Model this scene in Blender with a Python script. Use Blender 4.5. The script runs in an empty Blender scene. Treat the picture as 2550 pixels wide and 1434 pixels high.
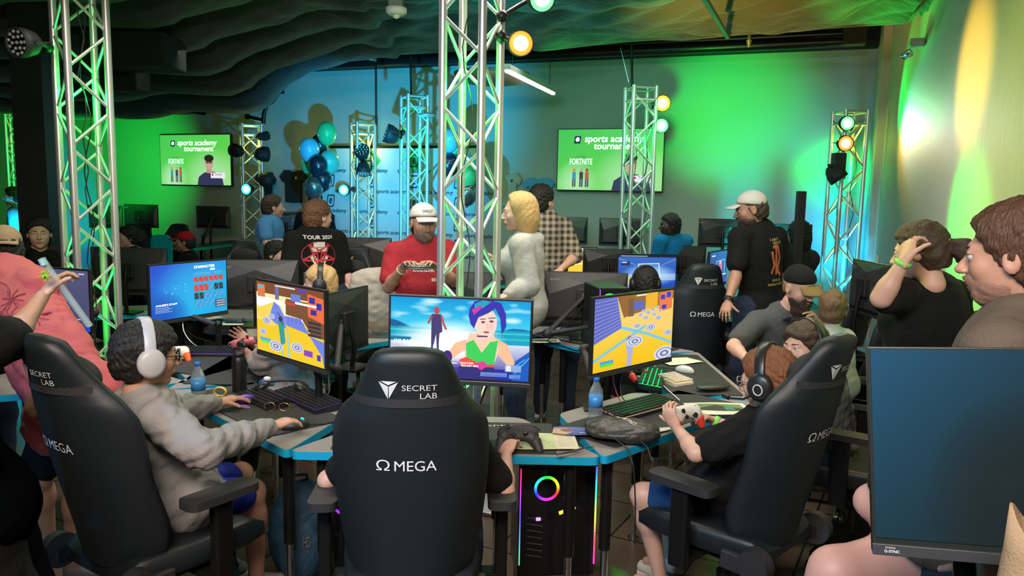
import bpy, math, random
import numpy as np
from mathutils import Vector, Matrix
random.seed(7); np.random.seed(7)
S = bpy.context.scene
COL = S.collection
PI = math.pi
# ---------------------------------------------------------------- camera
FPX, HC = 1900.0, 1.76
PITCH = math.atan((717 - 485) / FPX); ROLL = 0.02
_fw = np.array([0, math.cos(PITCH), -math.sin(PITCH)]); _u0 = np.array([0, math.sin(PITCH), math.cos(PITCH)]); _r0 = np.array([1., 0, 0])
_c, _s = math.cos(ROLL), math.sin(ROLL)
_rt = _c * _r0 + _s * _u0; _up = _c * _u0 - _s * _r0
cam_d = bpy.data.cameras.new('camera'); cam = bpy.data.objects.new('camera', cam_d); COL.objects.link(cam)
cam_d.sensor_width = 36; cam_d.lens = FPX / 2550 * 36; cam_d.clip_start = .05; cam_d.clip_end = 60
cam.matrix_world = Matrix(((_rt[0], _up[0], -_fw[0], 0), (_rt[1], _up[1], -_fw[1], 0), (_rt[2], _up[2], -_fw[2], HC), (0, 0, 0, 1)))
S.camera = cam
def at(px, py, Y):
    d = _fw + _rt * (px - 1275) / FPX - _up * (py - 717) / FPX
    return np.array([0, 0, HC]) + d * (Y / d[1])
def on(px, py, z):
    d = _fw + _rt * (px - 1275) / FPX - _up * (py - 717) / FPX
    return np.array([0, 0, HC]) + d * ((z - HC) / d[2])
# ---------------------------------------------------------------- world, exposure, lights
S.view_settings.view_transform = 'Standard'; S.view_settings.look = 'None'; S.view_settings.gamma = 1; S.view_settings.use_curve_mapping = False
S.view_settings.exposure = 0.12
w = bpy.data.worlds.new('world'); S.world = w; w.use_nodes = True
w.node_tree.nodes['Background'].inputs[0].default_value = (.35, .7, .6, 1); w.node_tree.nodes['Background'].inputs[1].default_value = .05
def light(kind, name, loc, target=None, power=100, color=(1, 1, 1), size=.1, size_y=None, cone=40, blend=.3):
    L = bpy.data.lights.new(name, kind); o = bpy.data.objects.new(name, L); COL.objects.link(o)
    L.energy = power; L.color = color; o.location = loc
    if kind == 'AREA':
        L.size = size; L.spread = math.radians(125)
        if size_y: L.shape = 'RECTANGLE'; L.size_y = size_y
    else: L.shadow_soft_size = size
    if kind == 'SPOT': L.spot_size = math.radians(cone); L.spot_blend = blend
    if target is not None:
        o.rotation_euler = (Vector(target) - Vector(loc)).to_track_quat('-Z', 'Y').to_euler()
    return o
GREEN = (.0, 1, .08); CYAN = (.0, .5, 1); AMBER = (1, .58, .06); LIME = (.75, 1, .1)
# back wall plane: 1/D = .1176 - (2165-px)*1.89e-5
def wallD(px): return 1 / (.1176 - (2165 - px) * 1.89e-5)
def onwall(px, py, off=0.0):      # point on the back wall seen at a pixel, moved off metres into the room
    if True:
        pass
    p = at(px, py, 9.0)
    d = p - np.array([0, 0, HC])
    t = (WN @ (WP - np.array([0, 0, HC]))) / (WN @ d)
    return np.array([0, 0, HC]) + d * t + WN * off
_A = np.array([(2165 - 1275) / FPX * wallD(2165), wallD(2165), 0]); _B = np.array([(750 - 1275) / FPX * wallD(750), wallD(750), 0])
WT = (_A - _B) / np.linalg.norm(_A - _B)            # along the back wall, left to right
WN = np.array([WT[1], -WT[0], 0.]); 
if WN[1] > 0: WN = -WN                              # out of the back wall into the room
WP = _A.copy(); CORNER = _A.copy()
light('AREA', 'fill_light_front', (-.7, -.3, 3.3), (0, 3.6, .9), 100, (1, .86, .74), 2.4, .8)  # added area fill above the viewer, without a fixture, brightens the foreground
light('AREA', 'fill_light_middle', (-.3, 4.6, 3.15), (-.3, 4.6, 0), 70, (1, .9, .8), 4.5, .3)  # added overhead fill for the table clusters, no fixture modelled
light('AREA', 'fill_light_far', (-.8, 7.4, 3.05), (-.8, 8.0, .0), 26, (.85, .95, .88), 6, .3)  # added neutral fill that lifts the far wall, no fixture modelled
wash_ = light('SPOT', 'cyan_par_behind', (-2.6, -.6, 2.9), (-.4, 2.6, .8), 300, (.05, .5, 1), .12, cone=75, blend=1)
light('SPOT', 'green_par_floor', (-2.3, 3.4, 3.0), (-1.75, 3.1, 0), 60, (.1, 1, .2), .05, cone=40, blend=1)
light('SPOT', 'amber_par_floor', (2.0, 4.4, 3.0), (1.75, 3.4, 0), 70, (1, .7, .15), .05, cone=50, blend=1)
# colour washes from the par cans: on the back wall
def wash(name, src, dst, power, color, cone, blend=.8, size=.05): light('SPOT', name, src, dst, power, color, size, cone=cone, blend=blend)
wash('wash_green_centre', at(1650, 300, 6.9), onwall(1810, 285), 330, GREEN, 50, 1)
wash('wash_cyan_centre', (-1.35, 6.7, 1.6), onwall(985, 290), 680, CYAN, 66, .85, .03)
wash('wash_green_left', at(330, 400, 9.2), onwall(200, 400), 520, GREEN, 74, 1)
wash('wash_cyan_left', at(60, 600, 9.5), onwall(20, 560), 400, CYAN, 70, 1)
wash('wash_teal_right', at(1900, 620, 7.2), onwall(1960, 560), 110, (0, .8, .8), 90, 1)
wash('wash_cyan_corner', at(2090, 720, 7.9), onwall(2110, 560), 150, CYAN, 90, 1)
wash('wash_green_corner', at(2110, 420, 7.9), onwall(2080, 440), 110, GREEN, 80, 1)
wash('wash_teal_wall', (-.2, 5.2, 3.0), onwall(1330, 230), 90, (.0, .8, .75), 95, 1, .3)
wash('wash_green_wall', (1.2, 5.6, 3.0), onwall(1500, 250), 45, (.1, 1, .3), 100, 1, .3)
# ---------------------------------------------------------------- materials
MATS = {}
def mat(name, col=(.5, .5, .5), rough=.5, metal=0, emit=0, ecol=None, bump=0, bscale=60, var=0, vscale=8, alpha=1, trans=0, ior=1.45, coat=0, sheen=0, attr=False, sss=0, stretch=None, spec=.5):
    if name in MATS: return MATS[name]
    m = bpy.data.materials.new(name); m.use_nodes = True; nt = m.node_tree; b = nt.nodes['Principled BSDF']
    b.inputs['Base Color'].default_value = (*col, 1); b.inputs['Roughness'].default_value = rough; b.inputs['Metallic'].default_value = metal
    b.inputs['Specular IOR Level'].default_value = spec
    if coat: b.inputs['Coat Weight'].default_value = coat
    if sheen: b.inputs['Sheen Weight'].default_value = sheen
    if sss: b.inputs['Subsurface Weight'].default_value = sss; b.inputs['Subsurface Radius'].default_value = (.02, .008, .004)
    if trans: b.inputs['Transmission Weight'].default_value = trans; b.inputs['IOR'].default_value = ior
    if alpha < 1: b.inputs['Alpha'].default_value = alpha
    if emit:
        b.inputs['Emission Color'].default_value = (*(ecol or col), 1); b.inputs['Emission Strength'].default_value = emit
    tc = None
    if bump or var:
        tc = nt.nodes.new('ShaderNodeTexCoord'); mp = nt.nodes.new('ShaderNodeMapping'); nt.links.new(tc.outputs['Object'], mp.inputs[0])
        if stretch: mp.inputs['Scale'].default_value = stretch
    if var:
        n = nt.nodes.new('ShaderNodeTexNoise'); n.inputs['Scale'].default_value = vscale; n.inputs['Detail'].default_value = 5; nt.links.new(mp.outputs[0], n.inputs['Vector'])
        r = nt.nodes.new('ShaderNodeMapRange'); r.inputs[3].default_value = 1 - var; r.inputs[4].default_value = 1 + var; nt.links.new(n.outputs[0], r.inputs[0])
        mx = nt.nodes.new('ShaderNodeVectorMath'); mx.operation = 'SCALE'; mx.inputs[0].default_value = col; nt.links.new(r.outputs[0], mx.inputs['Scale']); nt.links.new(mx.outputs[0], b.inputs['Base Color'])
    if bump:
        n = nt.nodes.new('ShaderNodeTexNoise'); n.inputs['Scale'].default_value = bscale; n.inputs['Detail'].default_value = 4; nt.links.new(mp.outputs[0], n.inputs['Vector'])
        bp = nt.nodes.new('ShaderNodeBump'); bp.inputs['Strength'].default_value = bump; bp.inputs['Distance'].default_value = .01; nt.links.new(n.outputs[0], bp.inputs['Height']); nt.links.new(bp.outputs[0], b.inputs['Normal'])
    if attr:
        a = nt.nodes.new('ShaderNodeAttribute'); a.attribute_name = 'picture'
        b.inputs['Base Color'].default_value = (.01, .01, .01, 1) if emit else (.5, .5, .5, 1)
        if emit: nt.links.new(a.outputs['Color'], b.inputs['Emission Color'])
        else: nt.links.new(a.outputs['Color'], b.inputs['Base Color'])
    MATS[name] = m; return m
def solid(name, col, rough=.6, **k): return mat(name, col, rough, **k)
def srgb(r, g, b):
    f = lambda c: ((c / 255) / 12.92 if c / 255 <= .04045 else ((c / 255 + .055) / 1.055) ** 2.4)
    return (f(r), f(g), f(b))
# ---------------------------------------------------------------- mesh builder
def _n(v): v = np.asarray(v, float); return v / (np.linalg.norm(v) + 1e-12)
def frame(z, hint=(0, 0, 1)):
    z = _n(z); h = np.asarray(hint, float)
    if abs(z @ h) > .98: h = np.array([1., 0, 0])
    x = _n(np.cross(h, z)); return x, np.cross(z, x), z
class MB:
    def __init__(s): s.v = []; s.f = []; s.smooth = []
    def add(s, V, F, sm=True):
        o = len(s.v); s.v += [tuple(map(float, p)) for p in V]; s.f += [tuple(i + o for i in f) for f in F]; s.smooth += [sm] * len(F); return s
    def box(s, c, size, X=(1, 0, 0), Y=(0, 1, 0), Z=None):
        X = np.asarray(X, float); Y = np.asarray(Y, float); Z = np.cross(X, Y) if Z is None else np.asarray(Z, float)
        c = np.asarray(c, float); a, b, d = [t / 2 for t in size]
        V = [c + X * a * i + Y * b * j + Z * d * k for k in (-1, 1) for j in (-1, 1) for i in (-1, 1)]
        return s.add(V, [(0, 2, 3, 1), (4, 5, 7, 6), (0, 1, 5, 4), (2, 6, 7, 3), (0, 4, 6, 2), (1, 3, 7, 5)], False)
    def tube(s, pts, r, n=10, cap=True, closed=False, flat=None):
        pts = [np.asarray(p, float) for p in pts]; m = len(pts); rs = r if hasattr(r, '__len__') else [r] * m
        T = []
        for i in range(m):
            a = pts[i - 1] if (i > 0 or closed) else pts[0]; b = pts[(i + 1) % m] if (i < m - 1 or closed) else pts[-1]
            T.append(_n(b - a))
        x, y, z = frame(T[0]); V = []
        for i in range(m):
            x = _n(x - T[i] * (x @ T[i])); y = np.cross(T[i], x)
            for k in range(n):
                a = 2 * PI * k / n; V.append(pts[i] + (x * math.cos(a) + y * math.sin(a) * (flat or 1)) * rs[i])
        F = []
        for i in range(m if closed else m - 1):
            j = (i + 1) % m
            for k in range(n): F.append((i * n + k, i * n + (k + 1) % n, j * n + (k + 1) % n, j * n + k))
        s.add(V, F)
        if cap and not closed: s.add(V[:n], [tuple(range(n))[::-1]], False); s.add(V[-n:], [tuple(range(n))], False)
        return s
    def cyl(s, a, b, r, r2=None, n=16): return s.tube([a, b], [r, r if r2 is None else r2], n)
    def lathe(s, prof, o=(0, 0, 0), ax=(0, 0, 1), n=24, sx=1, sy=1):
        x, y, z = frame(ax); o = np.asarray(o, float)
        V = [o + x * (r * sx * math.cos(2 * PI * k / n)) + y * (r * sy * math.sin(2 * PI * k / n)) + z * h for r, h in prof for k in range(n)]
        F = [(i * n + k, i * n + (k + 1) % n, (i + 1) * n + (k + 1) % n, (i + 1) * n + k) for i in range(len(prof) - 1) for k in range(n)]
        if prof[0][0] > 1e-4: F.append(tuple(range(n))[::-1])
        if prof[-1][0] > 1e-4: F.append(tuple(range((len(prof) - 1) * n, len(prof) * n)))
        return s.add(V, F)
    def ball(s, c, r, n=16, ax=None):
        r = r if hasattr(r, '__len__') else (r, r, r); c = np.asarray(c, float); m = n // 2; X = np.eye(3) if ax is None else np.array(ax)
        V = [c + X[0] * (r[0] * math.sin(PI * i / m) * math.cos(2 * PI * k / n)) + X[1] * (r[1] * math.sin(PI * i / m) * math.sin(2 * PI * k / n)) + X[2] * (r[2] * math.cos(PI * i / m)) for i in range(m + 1) for k in range(n)]
        return s.add(V, [(i * n + k, (i + 1) * n + k, (i + 1) * n + (k + 1) % n, i * n + (k + 1) % n) for i in range(m) for k in range(n)])
    def prism(s, poly, z0, z1, X=(1, 0, 0), Y=(0, 1, 0), Z=(0, 0, 1), o=(0, 0, 0), sm=False):
        X, Y, Z, o = [np.asarray(t, float) for t in (X, Y, Z, o)]; n = len(poly)
        V = [o + X * a + Y * b + Z * z for z in (z0, z1) for a, b in poly]
        s.add(V, [tuple(range(n))[::-1], tuple(range(n, 2 * n))], False)
        return s.add(V, [(i, (i + 1) % n, n + (i + 1) % n, n + i) for i in range(n)], sm)
    def loft(s, rings, cap=True):
        n = len(rings[0]); V = [p for r in rings for p in r]
        s.add(V, [(i * n + k, i * n + (k + 1) % n, (i + 1) * n + (k + 1) % n, (i + 1) * n + k) for i in range(len(rings) - 1) for k in range(n)])
        if cap: s.add(rings[0], [tuple(range(n))[::-1]], False); s.add(rings[-1], [tuple(range(n))], False)
        return s
    def grid(s, fn, nu, nv):
        V = [fn(i / nu, j / nv) for j in range(nv + 1) for i in range(nu + 1)]
        return s.add(V, [(j * (nu + 1) + i, j * (nu + 1) + i + 1, (j + 1) * (nu + 1) + i + 1, (j + 1) * (nu + 1) + i) for j in range(nv) for i in range(nu)])
    def obj(s, name, m, parent=None, loc=(0, 0, 0), rotz=0, bevel=0, kind=None, label=None, cat=None, group=None, solidify=0, fixn=False):
        me = bpy.data.meshes.new(name); me.from_pydata(s.v, [], s.f); me.polygons.foreach_set('use_smooth', s.smooth); me.update()
        if fixn:
            import bmesh
            bm = bmesh.new(); bm.from_mesh(me); bmesh.ops.recalc_face_normals(bm, faces=bm.faces); bm.to_mesh(me); bm.free()
        me.materials.append(m); o = bpy.data.objects.new(name, me); COL.objects.link(o); o.location = loc; o.rotation_euler = (0, 0, rotz)
        if parent: o.parent = parent
        if solidify: q = o.modifiers.new('s', 'SOLIDIFY'); q.thickness = solidify; q.offset = 0
        if bevel: q = o.modifiers.new('b', 'BEVEL'); q.width = bevel; q.segments = 2; q.limit_method = 'ANGLE'
        tag(o, label, cat, group, kind); return o
def tag(o, label=None, cat=None, group=None, kind=None):
    if label: o['label'] = label
    if cat: o['category'] = cat
    if group: o['group'] = group
    if kind: o['kind'] = kind
    return o
def thing(name, label, cat, loc=(0, 0, 0), rotz=0, group=None):
    o = bpy.data.objects.new(name, None); COL.objects.link(o); o.location = tuple(map(float, loc)); o.rotation_euler = (0, 0, rotz); o.empty_display_size = .05
    return tag(o, label, cat, group)
def dup(root, loc, rotz, label=None, group=None, drop=()):
    r = root.copy(); COL.objects.link(r); r.location = tuple(map(float, loc)); r.rotation_euler = (0, 0, rotz)
    if label: r['label'] = label
    if group: r['group'] = group
    for ch in list(root.children):
        if ch.name.split('.')[0] in drop: continue
        c = ch.copy(); COL.objects.link(c); c.parent = r
        for g in list(ch.children):
            d = g.copy(); COL.objects.link(d); d.parent = c
    return r
def rrect(w, h, r, n=5):
    P = []
    for cx, cy, a0 in ((w / 2 - r, h / 2 - r, 0), (-w / 2 + r, h / 2 - r, 90), (-w / 2 + r, -h / 2 + r, 180), (w / 2 - r, -h / 2 + r, 270)):
        for i in range(n + 1):
            a = math.radians(a0 + 90 * i / n); P.append((cx + r * math.cos(a), cy + r * math.sin(a)))
    return P
def roundpoly(P, r, n=4):
    out = []; m = len(P); P = [np.array(p, float) for p in P]
    for i in range(m):
        a, b, c = P[i - 1], P[i], P[(i + 1) % m]; u = _n(a - b); v = _n(c - b); p0 = b + u * r; p1 = b + v * r
        for k in range(n + 1):
            t = k / n; out.append(tuple((1 - t) ** 2 * p0 + 2 * t * (1 - t) * b + t * t * p1))
    return out
# ---------------------------------------------------------------- lettering
_TC = {}
def text_geo(body, shear=0, bold=0):
    k = (body, shear, bold)
    if k not in _TC:
        cu = bpy.data.curves.new('t', 'FONT'); cu.body = body; cu.size = 1; cu.shear = shear; cu.offset = bold; cu.resolution_u = 3; cu.fill_mode = 'FRONT'
        o = bpy.data.objects.new('t', cu); COL.objects.link(o); bpy.context.view_layer.update()
        me = bpy.data.meshes.new_from_object(o.evaluated_get(bpy.context.evaluated_depsgraph_get()))
        V = np.array([v.co[:] for v in me.vertices]) if len(me.vertices) else np.zeros((0, 3)); F = [tuple(p.vertices) for p in me.polygons]
        bpy.data.objects.remove(o); bpy.data.curves.remove(cu); bpy.data.meshes.remove(me); _TC[k] = (V, F)
    return _TC[k]
def letters(mb, body, width=None, height=None, o=(0, 0, 0), X=(1, 0, 0), Y=(0, 0, 1), shear=0, bold=0, align='c', warp=None):
    V, F = text_geo(body, shear, bold)
    if not len(V): return mb
    lo, hi = V.min(0), V.max(0); wd, ht = hi[0] - lo[0], hi[1] - lo[1]
    sx = (width / wd) if width else height / ht; sy = (height / ht) if height else sx
    X, Y, o = [np.asarray(t, float) for t in (X, Y, o)]
    x = (V[:, 0] - lo[0]) * sx - (wd * sx / 2 if align == 'c' else 0); y = (V[:, 1] - lo[1]) * sy - ht * sy / 2
    if warp: P = [warp(a, b) for a, b in zip(x, y)]
    else: P = o + np.outer(x, X) + np.outer(y, Y)
    return mb.add(P, F, False)
# ---------------------------------------------------------------- pictures drawn point by point (screens, paper, prints)
class Pic:
    def __init__(s, w, h, col=(0, 0, 0)):
        s.ss = 3 if w >= 80 else 1; w, h = w * s.ss, h * s.ss; s.w, s.h = w, h; s.a = np.zeros((h, w, 3)); s.a[:] = np.array(col) / 255.; s.Y, s.X = np.mgrid[0:h, 0:w]; s.X = s.X / (w - 1); s.Y = s.Y / (h - 1)
    def grad(s, c0, c1, x0=0, y0=0, x1=0, y1=1, mask=None):
        d = np.array([x1 - x0, y1 - y0]); t = np.clip(((s.X - x0) * d[0] + (s.Y - y0) * d[1]) / (d @ d), 0, 1)[..., None]; g = np.array(c0) / 255. * (1 - t) + np.array(c1) / 255. * t
        if mask is None: s.a[:] = g
        else: s.a[mask] = g[mask]
        return s
    def put(s, m, c, al=1): s.a[m] = s.a[m] * (1 - al) + np.array(c) / 255. * al; return s
    def rect(s, x0, y0, x1, y1, c, al=1): return s.put((s.X >= x0) & (s.X <= x1) & (s.Y >= y0) & (s.Y <= y1), c, al)
    def ell(s, cx, cy, rx, ry, c, al=1, soft=False):
        d = ((s.X - cx) / rx) ** 2 + ((s.Y - cy) / ry) ** 2
        if soft: k = (np.clip(1 - d, 0, 1) * al)[..., None]; s.a[:] = s.a * (1 - k) + np.array(c) / 255. * k; return s
        return s.put(d < 1, c, al)
    def poly(s, P, c, al=1):
        m = np.zeros_like(s.X, bool); n = len(P)
        for i in range(n):
            (x0, y0), (x1, y1) = P[i], P[(i + 1) % n]
            if y0 == y1: continue
            m ^= ((y0 > s.Y) != (y1 > s.Y)) & (s.X < (x1 - x0) * (s.Y - y0) / (y1 - y0) + x0)
        return s.put(m, c, al)
    def line(s, P, wd, c, al=1):
        asp = s.h / s.w
        for (x0, y0), (x1, y1) in zip(P[:-1], P[1:]):
            dx, dy = x1 - x0, (y1 - y0) * asp; L = dx * dx + dy * dy + 1e-12; t = np.clip(((s.X - x0) * dx + (s.Y - y0) * asp * dy) / L, 0, 1)
            s.put(np.hypot(s.X - x0 - t * dx, (s.Y - y0) * asp - t * dy) < wd / 2, c, al)
        return s
    def obj(s, name, m, fn, parent=None, **k):      # fn(u,v): u to the right, v down
        if s.ss > 1: k_ = s.ss; s.w //= k_; s.h //= k_; s.a = s.a.reshape(s.h, k_, s.w, k_, 3).mean((1, 3)); s.ss = 1
        w_, h_ = s.w, s.h; U, Vv = np.meshgrid(np.linspace(0, 1, w_), np.linspace(0, 1, h_)); P = fn(U.ravel()[:, None], Vv.ravel()[:, None])
        i = np.arange((h_ - 1) * (w_ - 1)); r, c = i // (w_ - 1), i % (w_ - 1); a = r * w_ + c
        F = np.stack([a + w_, a + w_ + 1, a + 1, a], 1); me = bpy.data.meshes.new(name)
        me.vertices.add(len(P)); me.vertices.foreach_set('co', P.astype(np.float32).ravel()); me.loops.add(F.size); me.loops.foreach_set('vertex_index', F.ravel().astype(np.int32))
        me.polygons.add(len(F)); me.polygons.foreach_set('loop_start', (np.arange(len(F)) * 4).astype(np.int32)); me.update(calc_edges=True)
        q = s.a.reshape(-1, 3); lin = np.where(q <= .04045, q / 12.92, ((q + .055) / 1.055) ** 2.4); at_ = me.attributes.new('picture', 'FLOAT_COLOR', 'POINT')
        at_.data.foreach_set('color', np.concatenate([lin, np.ones((len(lin), 1))], 1).astype(np.float32).ravel()); me.materials.append(m)
        o = bpy.data.objects.new(name, me); COL.objects.link(o)
        if parent: o.parent = parent
        tag(o, k.get('label'), k.get('cat'), k.get('group'), k.get('kind')); return o
# ---------------------------------------------------------------- smooth-union solids meshed on a grid
def cone(a, b, ra, rb=None, k=.02, R=None, sc=(1, 1, 1), op='+'): return ('c', np.asarray(a, float), np.asarray(b, float), ra, ra if rb is None else rb, k, R, np.asarray(sc, float), op)
def ell(c, r, R=None, k=.02, op='+'): return ('e', np.asarray(c, float), np.asarray(r if hasattr(r, '__len__') else (r, r, r), float), None, None, k, R, None, op)
def half(p, n, k=.01): return ('h', np.asarray(p, float), _n(n), None, None, k, None, None, '&')   # keep the side n points to
def _pb(p):
    if p[0] == 'c': r = max(p[3], p[4]) * max(p[7].max(), 1); return np.minimum(p[1], p[2]) - r, np.maximum(p[1], p[2]) + r
    r = p[2].max(); return p[1] - r, p[1] + r
def solidmesh(prims, h, noise=None):
    un = [p for p in prims if p[8] == '+']; lo = np.min([_pb(p)[0] for p in un], 0) - 3 * h; hi = np.max([_pb(p)[1] for p in un], 0) + 3 * h
    N = np.ceil((hi - lo) / h).astype(int) + 1; F = np.full(N, .3, np.float32); ax = [lo[i] + np.arange(N[i]) * h for i in range(3)]
    for p in prims:
        k = p[5]
        if p[0] == 'h': sl = tuple(slice(0, n) for n in N)
        else:
            a, b = _pb(p); m = k + 3 * h; i0 = np.maximum(((a - m - lo) / h).astype(int), 0); i1 = np.minimum(((b + m - lo) / h).astype(int) + 2, N)
            if (i1 <= i0).any(): continue
            sl = tuple(slice(i0[i], i1[i]) for i in range(3))
        X, Y, Z = np.meshgrid(*[ax[i][sl[i]] for i in range(3)], indexing='ij'); G = np.stack([X, Y, Z], -1)
        if p[0] == 'h': d = -((G - p[1]) @ p[2])
        elif p[0] == 'e':
            q = G - p[1]
            if p[6] is not None: q = q @ np.array(p[6]).T
            k0 = np.linalg.norm(q / p[2], axis=-1); k1 = np.linalg.norm(q / p[2] ** 2, axis=-1) + 1e-9; d = k0 * (k0 - 1) / k1
        else:
            q = G - p[1]; v = p[2] - p[1]
            if p[6] is not None: R = np.array(p[6]); q = (q @ R.T) / p[7]; v = (R @ v) / p[7]
            L = v @ v + 1e-12; t = np.clip((q @ v) / L, 0, 1); d = (np.linalg.norm(q - t[..., None] * v, axis=-1) - (p[3] + (p[4] - p[3]) * t)) * (p[7].min() if p[6] is not None else 1)
        A = F[sl]
        if p[8] == '+': hh = np.clip(.5 + .5 * (A - d) / k, 0, 1); F[sl] = A * (1 - hh) + d * hh - k * hh * (1 - hh)
        else:
            if p[8] == '-': d = -d
            hh = np.clip(.5 - .5 * (A - d) / k, 0, 1); F[sl] = A * (1 - hh) + d * hh + k * hh * (1 - hh)
    if noise is not None:
        X, Y, Z = np.meshgrid(*ax, indexing='ij'); F += noise(X, Y, Z).astype(np.float32)
    F[0] = F[-1] = .1; F[:, 0] = F[:, -1] = .1; F[:, :, 0] = F[:, :, -1] = .1
    s = F < 0; n0, n1, n2 = N - 1
    c = [s[i:n0 + i, j:n1 + j, k:n2 + k] for i in (0, 1) for j in (0, 1) for k in (0, 1)]
    cnt = sum(x.astype(np.int8) for x in c); act = (cnt > 0) & (cnt < 8); idx = np.full(act.shape, -1, np.int64); ii = np.argwhere(act); idx[act] = np.arange(len(ii))
    acc = np.zeros((len(ii), 3)); num = np.zeros(len(ii))
    for a in range(3):
        for o1 in (0, 1):
            for o2 in (0, 1):
                off = np.zeros(3, int); oth = [x for x in range(3) if x != a]; off[oth[0]] = o1; off[oth[1]] = o2; e = off.copy(); e[a] = 1
                f0 = F[tuple((ii + off).T)]; f1 = F[tuple((ii + e).T)]; m = (f0 < 0) != (f1 < 0); t = np.where(m, f0 / (f0 - f1 + 1e-12), 0)
                pt = np.repeat(off[None].astype(float), len(ii), 0); pt[:, a] += t; acc += pt * m[:, None]; num += m
    V = lo + (ii + acc / num[:, None]) * h; Fc = []
    for a in range(3):
        b, c_ = (a + 1) % 3, (a + 2) % 3; sl0 = [slice(0, None)] * 3; sl1 = [slice(0, None)] * 3; sl0[a] = slice(0, -1); sl1[a] = slice(1, None)
        m = s[tuple(sl0)] != s[tuple(sl1)]; e = np.argwhere(m); e = e[(e[:, b] > 0) & (e[:, c_] > 0)]; flip = s[tuple(e.T)]
        def g(db, dc): q = e.copy(); q[:, b] -= db; q[:, c_] -= dc; q = np.minimum(q, np.array(idx.shape) - 1); return idx[tuple(q.T)]
        Q = np.stack([g(1, 1), g(0, 1), g(0, 0), g(1, 0)], 1); Q[~flip] = Q[~flip][:, ::-1]; Fc.append(Q[(Q >= 0).all(1)])
    return V, np.concatenate(Fc)
def solid_obj(name, parts, m, parent=None, loc=(0, 0, 0), **k):
    Vs, Fs, o = [], [], 0
    for V, F in parts: Vs.append(V - np.asarray(loc)); Fs.append(F + o); o += len(V)
    V = np.concatenate(Vs); F = np.concatenate(Fs); me = bpy.data.meshes.new(name)
    me.vertices.add(len(V)); me.vertices.foreach_set('co', V.astype(np.float32).ravel()); me.loops.add(F.size); me.loops.foreach_set('vertex_index', F.ravel().astype(np.int32))
    me.polygons.add(len(F)); me.polygons.foreach_set('loop_start', (np.arange(len(F)) * 4).astype(np.int32)); me.polygons.foreach_set('use_smooth', [True] * len(F)); me.update(calc_edges=True)
    me.materials.append(m); ob = bpy.data.objects.new(name, me); COL.objects.link(ob)
    if parent: ob.parent = parent
    else: ob.location = tuple(map(float, loc))
    tag(ob, k.get('label'), k.get('cat'), k.get('group'), k.get('kind')); return ob
# ================================================================ materials used all over
M_WALL = mat('painted_wall', (.40, .42, .39), .75, bump=.15, bscale=90, var=.04, vscale=3)
M_SIDE = mat('painted_side_wall', (.48, .46, .38), .6, bump=.25, bscale=14, var=.06, vscale=5, stretch=(6, 6, .6))
M_FLOOR = mat('brown_floor_tile', (.10, .07, .048), .2, bump=.05, bscale=7)
nt = M_FLOOR.node_tree; tc_ = nt.nodes.new('ShaderNodeTexCoord'); mp_ = nt.nodes.new('ShaderNodeMapping'); mp_.inputs['Rotation'].default_value = (0, 0, .5); br = nt.nodes.new('ShaderNodeTexBrick'); br.offset = .5; br.inputs['Scale'].default_value = 1; br.inputs['Brick Width'].default_value = .9; br.inputs['Row Height'].default_value = .45; br.inputs['Mortar Size'].default_value = .006
br.inputs['Color1'].default_value = (.11, .075, .05, 1); br.inputs['Color2'].default_value = (.075, .052, .036, 1); br.inputs['Mortar'].default_value = (.012, .009, .007, 1); nt.links.new(tc_.outputs['Object'], mp_.inputs[0]); nt.links.new(mp_.outputs[0], br.inputs[0]); nt.links.new(br.outputs[0], nt.nodes['Principled BSDF'].inputs['Base Color'])
M_DARK = mat('black_roof_paint', (.012, .013, .012), .9)
M_FAB = mat('black_ceiling_cloth', (.036, .046, .04), .8, bump=1.0, bscale=11, sheen=.2, stretch=(1, 3, 1))
M_ALU = mat('truss_aluminium', (.72, .71, .70), .34, .72)
M_ALU2 = mat('brace_aluminium', (.78, .77, .74), .3, .6)
M_BLK = mat('black_plastic', (.012, .012, .013), .42)
M_BLK2 = mat('soft_black_plastic', (.022, .022, .024), .6)
M_STEEL = mat('black_steel', (.02, .02, .02), .3, .6)
M_CHROME = mat('chrome', (.75, .75, .75), .15, 1)
M_TOP = mat('grey_laminate', (.30, .275, .25), .35, bump=.04, bscale=40)
M_EDGE = mat('blue_edge_band', (.006, .33, .56), .4)
M_MAT = mat('black_mouse_mat', (.03, .03, .028), .6, bump=.15, bscale=300)
M_LEATHER = mat('black_leatherette', (.009, .013, .016), .5, bump=.07, bscale=420)
M_LEATH2 = mat('black_suede_side', (.02, .02, .022), .8)
M_WHITE = mat('white_paint', (.8, .8, .8), .5)
M_PRINT = mat('silver_print', (.62, .62, .62), .5)
M_SCR = mat('lit_screen', emit=1.0, attr=True, rough=.25)
M_TV = mat('lit_wall_screen', emit=.9, attr=True, rough=.3)
M_OFF = mat('dark_blue_screen', (.004, .03, .055), .3, emit=.55, ecol=(.002, .085, .15))
M_LIT = mat('lit_lettering', (1, 1, 1), .5, emit=1.0)
M_PAPER = mat('printed_paper', attr=True, rough=.7)
M_PLAIN = mat('white_paper', (.75, .75, .72), .7)
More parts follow.
